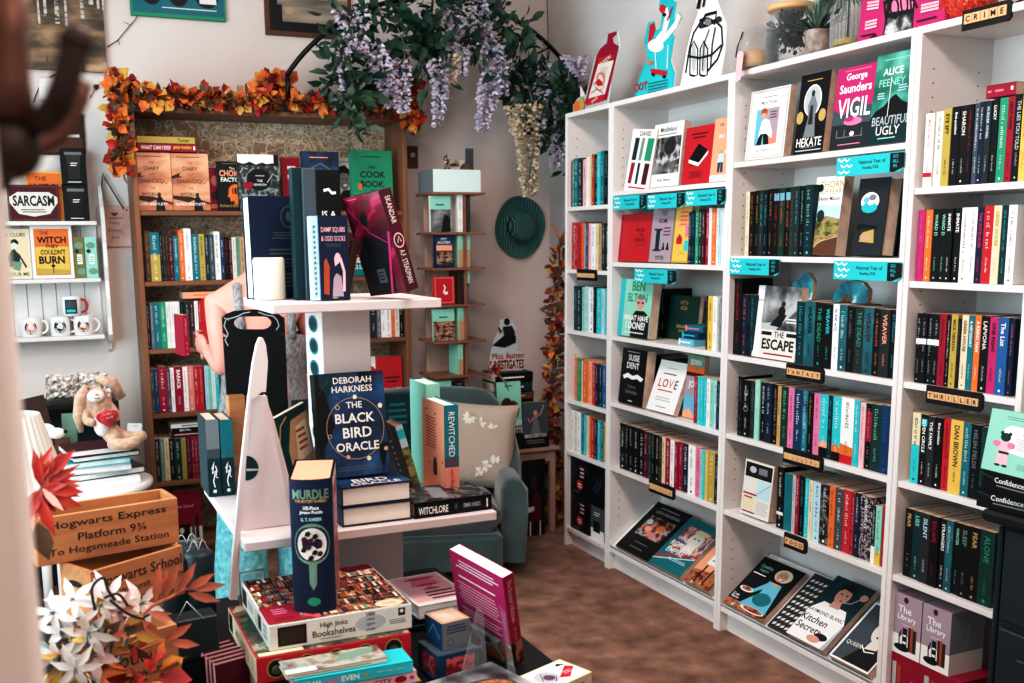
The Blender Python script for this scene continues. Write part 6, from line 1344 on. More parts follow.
lean_book('tall brown hardback leaning beside the ribbed lampshade', 42, 66, 398, zq, -.06, 'umber', .05, -.18, .03)
lean_book('sage green hardback with pale card, left of the rabbit', 64, 79, 414, zq, .0, 'sage', .05, .03, .02)
lean_book('dark brown folder standing low, left of the rabbit', 55, 70, 438, zq, -.1, 'brown', .1, .08, .02)
m = MB().prism([(0,0),(.055,-.005),(.06,.05),(.005,.055)], at(127,437,'y',.0), (1,0,0), (0,0,1), .001, 'white'); glyphs(m, at(129,427,'y',-.004), (1,0,0), (0,0,1), .035, .006, 'grey', 1)
m.build('small_card', label='small white card standing right of the rabbit', cat='card')
o = empty('pleated_lampshade', at(15, 474, 'y', -1.1), label='cream pleated lampshade beside the door casing', cat='lampshade')
m = MB(); r0, r1, hh = .135, .075, .21; n = 64; c = o.location
vs = [((r+(.003 if k % 2 else 0))*math.cos(k*2*PI/n), (r+(.003 if k % 2 else 0))*math.sin(k*2*PI/n), z) for r, z in ((r0,-.04),(r1,hh-.04)) for k in range(n)]
m.add(vs, [(k, (k+1) % n, n+(k+1) % n, n+k) for k in range(n)], 'off white').build('pleated_shade', o)
MB().tube([(0,0,hh-.05),(0,0,-.12)], .01, 'chrome', 10).build('stem', o); MB().lathe([(.07,-.14),(.07,-.125),(.015,-.118)], 'chrome', seg=24).build('base', o)
LZ = o.location.z-.14
o2 = empty('side_stand', (o.location.x, -1.1, 0), label='plain white stand under the pleated lampshade', cat='stand')
MB().box(-.12,.12,-.1,.1,LZ-.02,LZ-.001,'white laminate').build('top', o2)
for sx in (-1,1):
    for sy in (-1,1): MB().box(sx*.1-.01,sx*.1+.01,sy*.08-.01,sy*.08+.01,0,LZ-.0205,'white laminate').build('leg', o2)
o = empty('toy_dog', at(55, 432, 'y', -.32), label='white plush dog head with black nose, by the lampshade', cat='soft toy')
MB().ball((-.03,.02,.0), (.035,.03,.03), 'plush white').ball((.005,0,-.005), (.03,.02,.02), 'plush white').ball((-.05,.02,-.04),(.04,.035,.05),'plush white').build('dog_body', o)
MB().ball((.034,-.006,.0), (.008,.007,.007), 'ink').build('nose', o)
# ------------------------------------------------------------------ big display table with the white stand
T0 = .60
o = empty('display_table', (-1.83, -2.25, 0), label='low dark display table carrying puzzles, crates and the white stand', cat='table')
MB().box(-.52, .50, -.55, .50, T0-.035, T0-.001, 'ink', bev=.004).build('table_top', o)
for sx in (-1, 1):
    for sy in (-1, 1): MB().box(sx*.46-.025, sx*.46+.025, sy*.46-.025, sy*.46+.025, 0, T0-.036, 'ink').build('leg', o)
SLX, SLY, ZL, ZT = -1.617, -1.90, .85, 1.332
o = empty('display_stand', (SLX, SLY, T0), label='two-tier pinkish white display stand on the dark table', cat='display stand')
def S(n, x0, x1, y0, y1, z0, z1, bev=.002, mat='stand laminate'): return MB().box(x0-SLX, x1-SLX, y0-SLY, y1-SLY, z0-T0, z1-T0, mat, bev=bev).build(n, o)
S('lower_shelf', -1.903, -1.332, -2.15, -1.60, ZL-.021, ZL)
S('upper_shelf', -1.806, -1.424, -2.062, -1.742, ZT-.021, ZT)
cx0, cx1 = -1.673, -1.558
m = MB().box(cx0-SLX, cx1-SLX, -1.95-SLY, -1.80-SLY, ZL-T0+.0005, ZT-.0215-T0, 'stand laminate', bev=.002)
for i in range(9):       # slots down the side facing the window
    zc = ZT-T0-.06-i*.052
    for rr, mt, dx in ((1, 'teal', .0006), (.72, 'dark teal', .0012)):
        m.add([(cx0-SLX-dx, -1.875-SLY+.042*rr*math.cos(k*PI/10), zc+.02*rr*math.sin(k*PI/10)) for k in range(20)], [tuple(range(20))], mt)
m.build('column', o)
m = MB().box(-1.655-SLX, -1.484-SLX, -1.93-SLY, -1.80-SLY, .0005, ZL-.0215-T0, 'stand laminate', bev=.002).build('pedestal', o)
# tapered fin and front panel
FYb = -2.10
def fp(x, y, Y=FYb): p = at(x, y, 'y', Y); return (p.x-SLX, p.z-T0)
fin = [fp(x, y) for x, y in ((230,600),(233,556),(240,480),(248,405),(253,365),(257,345),(260,338),(263,338),(266,345),(268,362),(266,392),(262,392),(251,400),(247,450),(241,530),(238,600))]
MB().prism(fin, (0, FYb-SLY, 0), (1,0,0), (0,0,1), .018, 'stand laminate').build('side_fin', o)
Yp = -2.06
pan = [fp(x, y, Yp) for x, y in ((241,531),(292,524),(267,396),(248,396))]
m = MB().prism(pan, (0, Yp-SLY, 0), (1,0,0), (0,0,1), .012, 'stand laminate')
cc = [fp(245.5+13.0*math.cos(a*PI/12), 468+12.5*math.sin(a*PI/12), Yp) for a in range(-6,7)]
m.add([(x, Yp-SLY-.0008, z) for x, z in cc], [tuple(range(13))], 'dark teal'); q = [fp(246,468.5,Yp), fp(258.5,468.5,Yp), fp(258.5,470.5,Yp), fp(246,471,Yp)]
m.add([(x, Yp-SLY-.0016, z) for x, z in q], [(0,1,2,3)], 'pale grey'); m.build('tapered_panel', o)
fs_ = [fp(x, y, Yp-.004) for x, y in ((267,396),(292,524),(303,522),(276,420))]
MB().prism(fs_, (0, Yp+.02-SLY, 0), (1,0,0), (0,0,1), .012, 'stand laminate').build('side_rail', o)
# small projecting ledge in front of the lower shelf
# ---- things on the upper shelf
zt = ZT+.001
o = empty('pillar_candle', (at(268,300,'z',ZT).x+.006, -1.89, zt), label='cream pillar candle on the upper shelf of white stand', cat='candle')
MB().lathe([(.034,0),(.036,.003),(.036,.088),(.033,.094),(.028,.090),(.012,.083),(.002,.082)], 'candle wax', seg=32).build('wax', o)
MB().tube([(0,0,.083),(.001,0,.09)], .0012, 'ink', 5).build('wick', o)
def back_book(label, pl, pr, pt, z, Y, col, art, t, lean=.03, ry=0, hard=True, spinecol=None, tcol='white', title=None, yaw=0, h=None, cat='book', **kw):
    """book showing its back cover, spine towards the other side"""
    x0, x1 = x_at_px(pl, Y, z), x_at_px(pr, Y, z); h = h or at((pl+pr)/2, pt, 'y', Y).z-z
    return book(label, None, (x1, Y+t, z), (lean, ry, PI+yaw), t, h, x1-x0, col, tcol, title, back=art, hard=hard, cat=cat, **kw)
navyart = [('o',.62,.8,.13,.11,.003,'slate'),('e',.62,.8,.04,.05,'slate'),('l',.3,.58,.95,.66,3,'slate'),('l',.2,.42,.95,.5,2,'slate'),('l',.25,.3,.9,.4,3,'slate'),('l',.25,.1,.9,.26,4,'slate')]
back_book('large navy hardback showing its white page edges beside the candle', 245, 312, 197, zt, -1.86, 'navy', navyart, .036, hard=True, pages='white pages', yaw=.24)
# dark teal slab and book with pale spine
o = empty('boxed_set', (x_at_px(296,-1.95,ZT), -1.955, zt), (0,0,.0), label='tall dark teal slipcase with slate blue front edge, centre of upper shelf', cat='book')
w_ = x_at_px(341,-1.95,ZT)-x_at_px(296,-1.95,ZT); hh = at(318,168,'y',-1.95).z-zt
m = MB().box(0, w_*.45, .0, .03, 0, hh, 'dark teal', bev=.001); m.build('slab_side', o)
m = MB().box(w_*.2, w_*.48, -.012, -.0005, 0, hh-.002, 'slate', bev=.001).build('pale_edge', o)
m = MB().box(w_*.485, w_*1.02, -.012, .03, 0, hh-.004, 'black', bev=.001); m.art((w_*.485,-.012,0),(1,0,0),(0,0,1),w_*.535,hh-.004,[('L',[(.3,.84),(.5,.85),(.65,.82),(.8,.825)],.006,'white'),('t','IS A',.5,.66,.05,'white'),('t','DAY',.5,.53,.05,'white'),('l',.2,.2,.8,.3,2,'charcoal')]); m.build('printed_face', o)
zY = -2.0
x0 = x_at_px(310.5, zY, ZT); x1 = x_at_px(348, zY, ZT); hh = at(335,216,'y',zY).z-zt
b = book('dark blue book with red and lilac figures, spine pale blue', None, (x0+.018, zY-.02, zt), (-.03,0,.0), .03, hh, x1-x0-.018, 'sky blue', 'teal', '', frontcol='navy',
  front=[('t','DAMP SQUIBS',.5,.83,.07,'pale pink',.8),('t','& ODD SOCKS',.5,.73,.06,'pale pink',.8),('l',.2,.63,.8,.67,2,'slate'),('p',[(.12,.08),(.3,.06),(.34,.4),(.24,.5),(.16,.46)],'rust'),('p',[(.4,.04),(.78,.04),(.72,.28),(.56,.32),(.46,.26)],'lilac'),('p',[(.52,.4),(.66,.44),(.7,.52),(.58,.56),(.5,.5)],'pale pink'),('e',.62,.5,.1,.06,'pale pink'),('L',[(.7,.5),(.82,.34),(.8,.1)],.006,'pale pink'),('l',.4,.015,.6,.035,1,'pale pink')])
MB().box(-.0155, -.0006, 0.001, .03, 0.0005, hh-.001, 'pale blue').art((-.0155,.0,.0),(1,0,0),(0,0,1),.015,hh,[('l',.3,.05,.6,.9,14,'teal')]).build('rounded_spine', b)
# Skandar book leaning on an easel
def tilted(label, BLp, BRp, TLp, t, h, Y, col, art, spine_right, tcol='white', title=None, **kw):
    """cover quad given by picture points of its bottom-left, bottom-right and top-left corners, on the plane y = Y"""
    A, B_2, C_ = at(*BLp,'y',Y), at(*BRp,'y',Y), at(*TLp,'y',Y)
    ang = math.atan2(C_.x-A.x, C_.z-A.z); w_ = (B_2-A).length; h = h or (C_-A).length
    return A, B_2, ang, w_, h
A, B_2, ang, w_, h = tilted('', (384,303), (406,302), (352,196), .04, None, -2.02, None, None, None)
wv = .088; th = .035; zb = zt+.001
o = empty('hardback_book', (at(384,300,'z',ZT).x, -1.955, zb+.002), (0,-.27,-1.2), label='crimson fantasy hardback with white spine lettering, leaning at shelf end', cat='book')
o.rotation_mode = 'ZYX'; wv, h = .128, .226
m = MB(); m.box(0, wv, 0, .0026, 0, h, 'crimson marble').box(0, wv, th-.0026, th, 0, h, 'maroon').box(wv, wv+.0026, 0, th, 0, h, 'maroon')
m.art((0,0,0),(1,0,0),(0,0,1),wv,h,[('p',[(0,0),(.75,0),(.9,.55),(.3,.6),(0,.4)],'black'),('p',[(.6,.0),(.66,.0),(1,.6),(.96,.62)],'magenta'),('r',.38,.12,.6,.26,'slate'),('l',.4,.14,.58,.24,3,'black'),('e',.42,.76,.1,.07,'ink'),('L',[(.05,.9),(.3,.74),(.5,.62),(.9,.5)],.002,'magenta'),('L',[(.0,.6),(.3,.74)],.002,'magenta'),('l',.1,.965,.4,.98,1,'pink')])
m.art((wv+.0026,0,0),(0,1,0),(0,0,1),th,h,[('e',.5,.5,.42,.075,'pale pink'),('e',.5,.5,.34,.06,'maroon'),('L',[(.35,.48),(.55,.54),(.65,.48)],.002,'white')])
m.text('SKANDAR', Vector((wv+.0042, th/2, h*.8)), (0,0,-1), (0,1,0), th*.42, 'white', w=h*.27); m.text('A.F. STEADMAN', Vector((wv+.0042, th/2, h*.24)), (0,0,-1), (0,1,0), th*.42, 'white', w=h*.33)
m.build('cover', o); MB().box(.002, wv, .0028, th-.0028, .002, h-.003, 'crimson').build('sprayed_page_block', o)
o = empty('plate_easel', (at(361,303,'z',ZT).x, -2.0, zt), (0,.26,.3), label='dark wooden book easel propping the crimson hardback', cat='book stand')
MB().box(-.009, .009, -.008, .008, .0, .135, 'umber', bev=.002).box(-.009, .009, .045, .06, 0, .125, 'umber', bev=.002).build('slanting_leg', o)
MB().box(-.009, .009, -.0075, .052, .05, .064, 'umber', bev=.002).build('cross_bar', o)

# ---- things on the lower shelf
zl = ZL+.001
YL = -1.735
for i, (a, b, lab, m_) in enumerate(((209,222.5,'misty teal hardback spine with white script, at shelf corner','teal mist'),(223,236,'brighter teal hardback spine with white script, second at shelf corner','teal mist'))):
    x0, x1 = x_at_px(a, YL, ZL), x_at_px(b, YL, ZL); h = at(a, 420, 'y', YL).z-zl
    book(lab, 'two teal fantasy hardbacks', (x1-.0006, YL, zl), (0,0,PI/2), x1-x0-.0012, h, .13, 'dark teal', 'white', None, hard=True,
         spine=[('r',0,.5,1,1,'teal mist' if i else 'slate'),('r',0,.62,1,1,'teal' if i else 'grey'),('r',0,0,1,.5,'dark teal'),('L',[(.3,.36),(.5,.46),(.35,.3),(.6,.34),(.4,.2),(.5,.12)],.003,'white'),('L',[(.6,.4),(.7,.34),(.6,.26),(.75,.24)],.0025,'white'),('r',.35,.05,.6,.09,'white')])
book('deep olive hardback standing behind the leaning patterned cover', None, (x_at_px(298,-1.72,ZL), -1.72, zl), (-.04,0,0), .03, .215, .075, 'charcoal', 'gold', None, front=[('r',0,0,1,1,'olive'),('r',.0,.0,1,1,'charcoal'),('l',.2,.7,.9,.86,4,'olive')], hard=True)
# leaning patterned cover
o = book('slim book with gold swirls and cream titles on dark green, leaning', None, (x_at_px(291,-2.0,ZL), -2.0, zl+.002), (0,-.22,.62), .012, .232, .115, 'dark green', 'gold', None,
  front=[('r',0,0,1,1,'dark green'),('p',[(.35,.3),(1,.36),(1,.92),(.5,.9),(.3,.62)],'tan'),('p',[(.5,.45),(.95,.5),(.92,.85),(.6,.82)],'cream'),('l',.58,.55,.88,.8,4,'rust'),('e',.2,.8,.18,.1,'dark teal'),('L',[(.0,.6),(.2,.9),(.4,.96)],.004,'gold'),('e',.6,.22,.2,.1,'teal mist'),('e',.3,.12,.16,.08,'sage'),('o',.25,.14,.2,.1,.003,'cream'),('e',.8,.3,.16,.06,'rust'),('r',0,0,1,.04,'gold')])
# stack of two and the standing copy
def oracle_flat(label, z, yaw, top=False):
    x0 = x_at_px(342, -2.13, .9); x1 = x_at_px(412, -2.13, .9); w_ = x1-x0; t = .043
    o = empty('hardback_book', (x0, -2.13, z), (0,0,yaw), label=label, cat='book', group='flat pair of navy hardbacks')
    m = MB().box(0, w_, 0, .22, 0, .0028, 'navy').box(0, w_, 0, .22, t-.0028, t, 'navy').box(0, .0028, 0, .22, 0, t, 'navy')
    m.art((0,0,t),(1,0,0),(0,1,0),w_,.22,[('r',0,0,1,1,'starry navy'),('t','BIRD',.5,.22,.14,'off white',.5),('t','ORACLE',.52,.08,.1,'off white',.8)])
    m.build('cover', o); MB().box(.0029, w_-.004, .004, .216, .0029, t-.0029, 'page edge').build('page_block', o)
oracle_flat('navy hardback at the bottom of flat pair, cream pages facing out', zl, .0)
oracle_flat('navy hardback on top of flat pair, lettering on its cover', zl+.0436, .015)
zz = zl+.0436+.0436
x0 = x_at_px(315, -2.0, zz); 
o = book('navy hardback cover with big cream title and moon ring, standing upright', None, (x0, -2.06, zz), (-.16,0,.02), .035, .232, .160, 'black', 'off white', None, frontcol='starry navy', hard=True,
 front=[('r',0,0,.07,1,'ink'),('p',[(.1,1),(.3,1),(.1,.6)],'dark teal'),('p',[(0,.2),(.25,.5),(.12,.85),(0,.9)],'black'),('p',[(.9,0),(1,.3),(.84,.3)],'black'),('p',[(.6,1),(.75,.82),(.8,1)],'black'),('o',.54,.46,.42,.3,.0012,'tan'),
  ('e',.56,.76,.03,.022,'cream'),('e',.3,.67,.034,.024,'tan'),('e',.3,.67,.02,.015,'navy'),('e',.92,.66,.034,.024,'cream'),('e',.16,.4,.03,.02,'tan'),('e',.16,.4,.02,.013,'navy'),('e',.4,.19,.03,.02,'tan'),('e',.7,.16,.032,.022,'cream'),('e',.96,.24,.03,.02,'tan'),
  ('L',[(.2,.95),(.05,.8)],.001,'slate'),('L',[(.9,.95),(.7,.7)],.001,'slate'),
  ('t','DEBORAH',.54,.925,.062,'off white',.66,.015),('t','HARKNESS',.53,.84,.062,'off white',.72,.015),('t','THE',.54,.685,.062,'off white',.3,.015),('t','BLACK',.54,.56,.095,'off white',.68,.02),('t','BIRD',.56,.42,.1,'off white',.56,.02),('t','ORACLE',.55,.285,.085,'off white',.84,.02),('l',.2,.05,.95,.1,2,'slate')])
# leaning thin books to its right
for i, (pb, lab, c, an) in enumerate(((405,'thin dark book leaning behind the standing navy cover','charcoal',-.30),(418,'thin book with pale blue and sandy landscape spine, leaning','tan',-.28))):
    xx = x_at_px(pb+6, -1.96, ZL)
    sp_ = [('r',0,0,1,1,'landscape print'),('r',0,.7,1,1,'pale blue'),('r',0,.82,1,.94,'turquoise')] if i else [('l',.3,.2,.7,.8,8,'grey')]
    book(lab, None, (xx, -1.97+.01*i, zl+.002), (0,0,0), .012+.006*i, .20-.012*i, .09, c, 'white', None, spine=sp_, hard=True).rotation_euler = Euler((an*1.0, 0, PI/2), 'XYZ')
x0 = x_at_px(384,-1.72,ZL)
back_book('wide dark teal hardback standing behind the leaning thin books', 384, 412, 394, zl, -1.70, 'dark teal', [('l',.2,.6,.9,.9,4,'teal')], .03)
# peach back cover with teal spine
peach = [('r',0,0,1,1,'peach'),('l',.14,.5,.66,.84,11,'rust'),('p',[(.48,.24),(.66,.24),(.66,.36),(.62,.42),(.54,.42),(.48,.36)],'ink'),('e',.56,.26,.08,.03,'ink'),('r',.66,.05,.88,.13,'cream'),('l',.68,.06,.86,.12,2,'umber'),('e',.2,.9,.03,.01,'umber'),('e',.6,.88,.03,.01,'umber'),('e',.9,.4,.03,.01,'umber'),('e',.3,.34,.03,.01,'umber')]
YR = -2.03; x0, x1 = x_at_px(445.5, YR, ZL), x_at_px(459.5, YR, ZL); hh = at(452, 405, 'y', YR).z-zl; th = x1-x0; w_ = .145
b = book('peach hardback with teal and peach spine at right end of lower shelf', None, (x1, YR, zl), (0,0,PI/2), th, hh, w_, 'teal', 'white', None, hard=True, pages='white pages',
     back=peach, spine=[('r',0,0,1,.42,'salmon'),('r',0,.36,1,.46,'slate'),('e',.5,.42,.15,.02,'crimson')])
m = MB(); m.text('REWITCHED', Vector((-.0014, th/2, hh*.7)), (0,0,-1), (0,-1,0), th*.42, 'white', w=hh*.46); glyphs(m, (-.0014, th*.62, hh*.36), (0,0,-1), (0,-1,0), hh*.3, th*.3, 'rust', 4)
m.build('spine_title', b)
b = book('mint green hardback with white page top, behind the peach one', None, (x_at_px(440,-1.86,ZL), -1.87, zl), (0,0,PI/2), .036, at(425,384,'y',-1.86).z-zl, .12, 'mint', 'white', None, hard=True, pages='white pages')
# flat black book with white brush lettering
x0 = x_at_px(413, -2.13, .86); x1 = x_at_px(491, -2.13, .86); w_ = x1-x0
o = empty('hardback_book', (x0+.002, -2.135, zl), (0,0,.03), label='black hardback lying flat with white brushed spine lettering at shelf end', cat='book'); t = .034
m = MB().box(0, w_, 0, .003, 0, t, 'black').box(0, w_, 0, .145, 0, .0026, 'black').box(0, w_, 0, .145, t-.0026, t, 'black')
m.art((0,0,0),(1,0,0),(0,0,1),w_,t,[('t','WITCHLORE',.24,.45,.5,'white',.38,.02),('t','EMMA HINDS',.74,.5,.3,'pale grey',.22),('r',.93,.2,.95,.8,'off white'),('e',.53,.5,.02,.2,'slate')])
m.art((0,0,t),(1,0,0),(0,1,0),w_,.145,[('r',.02,.02,.98,.98,'dark marble'),('p',[(.3,.2),(.5,.15),(.58,.8),(.4,.9)],'grey'),('r',0,0,1,.05,'black')])
m.build('cover', o); MB().box(.003, w_-.003, .0035, .142, .0027, t-.0027, 'pages').build('page_block', o)
# black board with handle hole on a wooden block
YB = -1.66
P = [at(x, y, 'y', YB) for x, y in ((228,398),(288,398),(284.5,317),(270,310),(252,309.5),(234,311),(222,316))]
o = empty('chalkboard', (P[0].x, YB, zl+.001), label='black handled board with white scroll corners behind the white fin', cat='board')
q0 = P[0]; OUT = [(p.x-q0.x, p.z-(zl+.001)) for p in P]; OUT[0] = (OUT[0][0]+.0, .0); OUT[1] = (OUT[1][0], .0)
H_ = [(at(253+19*math.cos(a), 323-6.5*max(-1,min(1,1.35*math.sin(a))), 'y', YB)) for a in [i*2*PI/20 for i in range(20)]]
H_ = [(p.x-q0.x, p.z-(zl+.001)) for p in H_]
def holed(outl, hole, th, mat):
    m = MB(); c = (sum(x for x, _ in hole)/len(hole), sum(z for _, z in hole)/len(hole)); hn = len(hole); out = []
    ext = outl+[outl[0]]
    for hx, hz in hole:      # cast from the hole centre to the outline
        d = (hx-c[0], hz-c[1]); best = None
        for (x1_, z1_), (x2_, z2_) in zip(ext, ext[1:]):
            ex, ez = x2_-x1_, z2_-z1_; den = d[0]*ez-d[1]*ex
            if abs(den) < 1e-9: continue
            s = ((x1_-c[0])*ez-(z1_-c[1])*ex)/den; u = ((x1_-c[0])*d[1]-(z1_-c[1])*d[0])/den
            if s > 0 and -1e-6 <= u <= 1+1e-6 and (best is None or s < best): best = s
        out.append((c[0]+d[0]*best, c[1]+d[1]*best))
    # upper block around the hole, then the lower body as one polygon
    V_ = [(x,0,z) for x, z in hole]+[(x,0,z) for x, z in out]; V2 = [(x,th,z) for x, _, z in V_]
    F_ = [(i, (i+1) % hn, hn+(i+1) % hn, hn+i) for i in range(hn)]
    m.add(V_, F_, mat); m.add(V2, [f[::-1] for f in F_], mat)
    m.add([(x,0,z) for x, z in hole]+[(x,th,z) for x, z in hole], [(i, (i+1) % hn, hn+(i+1) % hn, hn+i) for i in range(hn)], mat)
    return m, out
topz = [p for p in OUT]; zcut = at(250,336,'y',YB).z-(zl+.001)
fx_ = lambda z_: None
lx = OUT[0][0]+(OUT[6][0]-OUT[0][0])*(zcut/OUT[6][1]); rx = OUT[1][0]+(OUT[2][0]-OUT[1][0])*(zcut/OUT[2][1])
upper = [(lx,zcut),(rx,zcut)]+OUT[2:]
m, _o = holed(upper, H_, .008, 'ink')
m.prism([OUT[0],OUT[1],(rx,zcut),(lx,zcut)], (0,0,0), (1,0,0), (0,0,1), .008, 'ink')
m.add([(x,y,z) for y in (0,.008) for x, z in upper], [(i,(i+1) % 7, 7+(i+1) % 7, 7+i) for i in range(7)], 'ink')
def bl(pts): return [((at(x,y,'y',YB).x-q0.x), (at(x,y,'y',YB).z-zl-.001)) for x, y in pts]
for pts in (((228,346),(225,340),(228,334),(224,326),(226,319),(232,318),(238,316),(244,313),(250,312)),((276,330),(279,326),(277,320),(273,316),(266,315),(258,312)),((224,318),(229,320))):
    q = bl(pts); vv = []
    for i, p in enumerate(q):
        a_, b_ = Vector((*q[max(i-1,0)],)), Vector((*q[min(i+1,len(q)-1)],)); t_ = (b_-a_).normalized(); n_ = Vector((-t_.y, t_.x))*.0014; vv += [(p[0]-n_.x,-.0008,p[1]-n_.y),(p[0]+n_.x,-.0008,p[1]+n_.y)]
    m.add(vv, [(2*i,2*i+2,2*i+3,2*i+1) for i in range(len(q)-1)], 'pale grey')
m.build('handled_board', o)
MB().box(OUT[0][0]-.01, OUT[1][0]+.01, -.018, -.001, 0, .014, 'tile wood').build('ledge', o)
o = empty('wooden_block', (x_at_px(227,-1.69,1.1), -1.70, zl), label='orange wooden post beside the black handled board', cat='block')
MB().box(0, .042, 0, .035, 0, at(235,396,'y',-1.7).z-zl, 'pine crate', bev=.002).build('post', o)
# curved-front puzzle book MURDLE
bz = .7525
xa, xb = at(291,608,'z',.75).x, at(331,608,'z',.75).x
w_ = .082; D_ = .165; hh = .264
o = empty('puzzle_box', (-1.843, -2.316, bz), (0,0,-.31), label='navy book-shaped puzzle box with green magnifying glass, standing on jigsaw boxes', cat='box')
m = MB(); n = 14
def curve_pts(r=.0): return [(-w_/2*math.cos(PI*i/n)*(1)+w_/2, -.020*math.sin(PI*i/n)) for i in range(n+1)]
cp = curve_pts(); ring = cp+[(w_, D_), (0, D_)]
k = len(ring)
m.add([(x,y,z) for z in (0, hh) for x, y in ring], [(i,(i+1) % k, k+(i+1) % k, k+i) for i in range(k)], 'navy')
m.add([(x,y,hh-.002) for x, y in [(.004,.002)]+[(a*.9+w_*.05,b*.7+.001) for a, b in cp[1:-1]]+[(w_-.004,.002),(w_-.004,D_-.004),(.004,D_-.004)]], [tuple(range(n+3))], 'peach'); m.add([(x,y,0) for x, y in ring], [tuple(range(k))[::-1]], 'navy')
m.v = [(x,y,z) for x,y,z in m.v]
def on_curve(u, z, e): # u in 0..1 across the rounded spine
    i = u*n; a = PI*i/n; return (-w_/2*math.cos(a)+w_/2, -.020*math.sin(a)-e, z)
def cpoly(fn, mt, e):
    pts = [on_curve(*fn(t)) if False else on_curve(max(.02,min(.98,.5+p[0])), hh*p[1], e) for t, p in enumerate(fn)]
    c = (sum(p[0] for p in pts)/len(pts), sum(p[1] for p in pts)/len(pts)-.0006, sum(p[2] for p in pts)/len(pts))
    m.add([c]+pts, [(0, 1+i, 1+(i+1) % len(pts)) for i in range(len(pts))], mt)
def er(cx, cy, rx, ry, n2=28): return [(cx+rx*math.cos(i*2*PI/n2), cy+ry*math.sin(i*2*PI/n2)) for i in range(n2)]
cpoly(er(0,.52,.30,.155), 'sage', .0006); cpoly([(-.06,.38),(.06,.38),(.055,.22),(0,.17),(-.055,.22)], 'sage', .0006)
cpoly(er(0,.52,.245,.128), 'ink', .0014); cpoly(er(0,.52,.235,.122), 'off white', .0018)
for i, (a, b, c_) in enumerate(((-.12,.44,'maroon'),(.05,.46,'ink'),(.12,.40,'maroon'),(-.05,.38,'maroon'),(-.13,.36,'ink'),(.04,.34,'ink'),(.12,.33,'maroon'),(-.02,.30,'ink'),(-.02,.43,'maroon'),(-.06,.48,'ink'))): b += .12; cpoly([(a-.05,b-.015),(a+.01,b-.022),(a+.045,b+.0),(a+.02,b+.02),(a-.03,b+.012)], c_, .0024)
cpoly(er(0,.085,.10,.032), 'turquoise' if 0 else 'green', .0006)
def ctext(s, z, h, mt, W):
    vs, fs, asp = text_mesh(s, .03); W = min(W, h*asp)
    P_2 = []
    for x, y in vs:
        X_ = w_/2+x*W; a = math.acos(max(-1,min(1,(w_/2-X_)/(w_/2)))); P_2.append((X_, -.020*math.sin(a)-.0012, z+y*h))
    m.add(P_2, fs, mt)
ctext('MURDLE', hh*.89, .019, 'sage', .068); ctext('THE MYSTERY NUMBERS', hh*.84, .006, 'gold', .06); ctext('100-Piece', hh*.79, .008, 'white', .03); ctext('Jigsaw Puzzle', hh*.755, .008, 'white', .045); ctext('G. T. KARBER', hh*.705, .007, 'pale blue', .04)
m.art((w_,0,0),(0,1,0),(0,0,1),D_,hh,[('r',.03,.02,.97,.98,'off white'),('r',.1,.05,.9,.9,'red pattern'),('l',.2,.5,.8,.8,6,'off white')])
m.build('carton', o)
# jigsaw boxes
def jig(name, label, x0, x1, y0, y1, z0, z1, side, front_art, left_art, top_art, yaw=0, group=None, top=None):
    o = empty(name, ((x0+x1)/2, (y0+y1)/2, z0), (0,0,yaw), label=label, cat='box', group=group); a, b, h = (x1-x0)/2, (y1-y0)/2, z1-z0
    m = MB().box(-a, a, -b, b, 0, h, side, bev=.0008)
    m.art((-a,-b,0),(1,0,0),(0,0,1),2*a,h,front_art); m.art((-a,b,0),(0,-1,0),(0,0,1),2*b,h,left_art); m.art((-a,-b,h),(1,0,0),(0,1,0),2*a,2*b,top_art)
    m.build('lid', o); return o
bands = [('r',.01,.01,.99,.99,'books print')]+[('r',.01+.245*i,.01,.02+.245*i,.99,'rust') for i in range(1,4)]
q = random.Random(12)
for i in range(4):
    for j in range(7):
        if (i, j) in ((0,0),(0,1)): continue
        bands.append(('r',.03+.245*i,.03+.14*j,.24+.245*i,.05+.14*j,q.choice(['umber','ink','brown'])))
        for kk in range(9):
            x_ = .03+.245*i+.023*kk; bands.append(('r',x_,.05+.14*j,x_+.019,.05+.14*j+q.uniform(.06,.11),q.choice(['maroon','slate','tan','cream','sage','rust','ink','navy','brown','off white','crimson','brown','umber'])))
bands += [('r',.0,.02,.24,.36,'crimson'),('l',.06,.18,.18,.3,3,'pink'),('l',.05,.06,.2,.12,2,'maroon'),('r',.26,.02,.36,.3,'red pattern'),('e',.86,.08,.1,.07,'cream'),('l',.8,.05,.92,.11,2,'tan'),('r',.75,.88,.98,.98,'crimson'),('r',.62,.86,.74,.96,'cream')]
jig('jigsaw_box', 'white-sided square jigsaw box with bookshelf picture, under the tall puzzle box', -1.905, -1.622, -2.377, -2.098, .7015, .7515, 'off white',
    [('r',.055,.12,.25,.88,'ink'),('r',.07,.2,.235,.8,'umber'),('t','High Jinks',.44,.68,.26,'charcoal',.26),('t','Bookshelves',.44,.38,.26,'charcoal',.3),('l',.33,.12,.5,.2,1,'grey'),('e',.7,.5,.11,.3,'pale grey'),('t','1000',.7,.85,.15,'purple',.1,.03),('t','piece',.7,.64,.13,'purple',.09,.02),('t','jigsaw',.7,.44,.13,'purple',.1,.02),('t','puzzle',.7,.23,.13,'purple',.1,.02),('o',.84,.72,.025,.14,.0008,'pale grey'),('r',.9,.6,.95,.9,'ink'),('e',.925,.78,.014,.08,'off white'),('l',.83,.28,.96,.5,3,'grey')],
    [('r',.04,.15,.2,.85,'umber'),('l',.25,.3,.45,.7,3,'grey'),('r',.62,.2,.72,.8,'charcoal'),('l',.5,.2,.6,.8,4,'tan'),('l',.8,.2,.92,.8,3,'grey')], bands)
ov = []
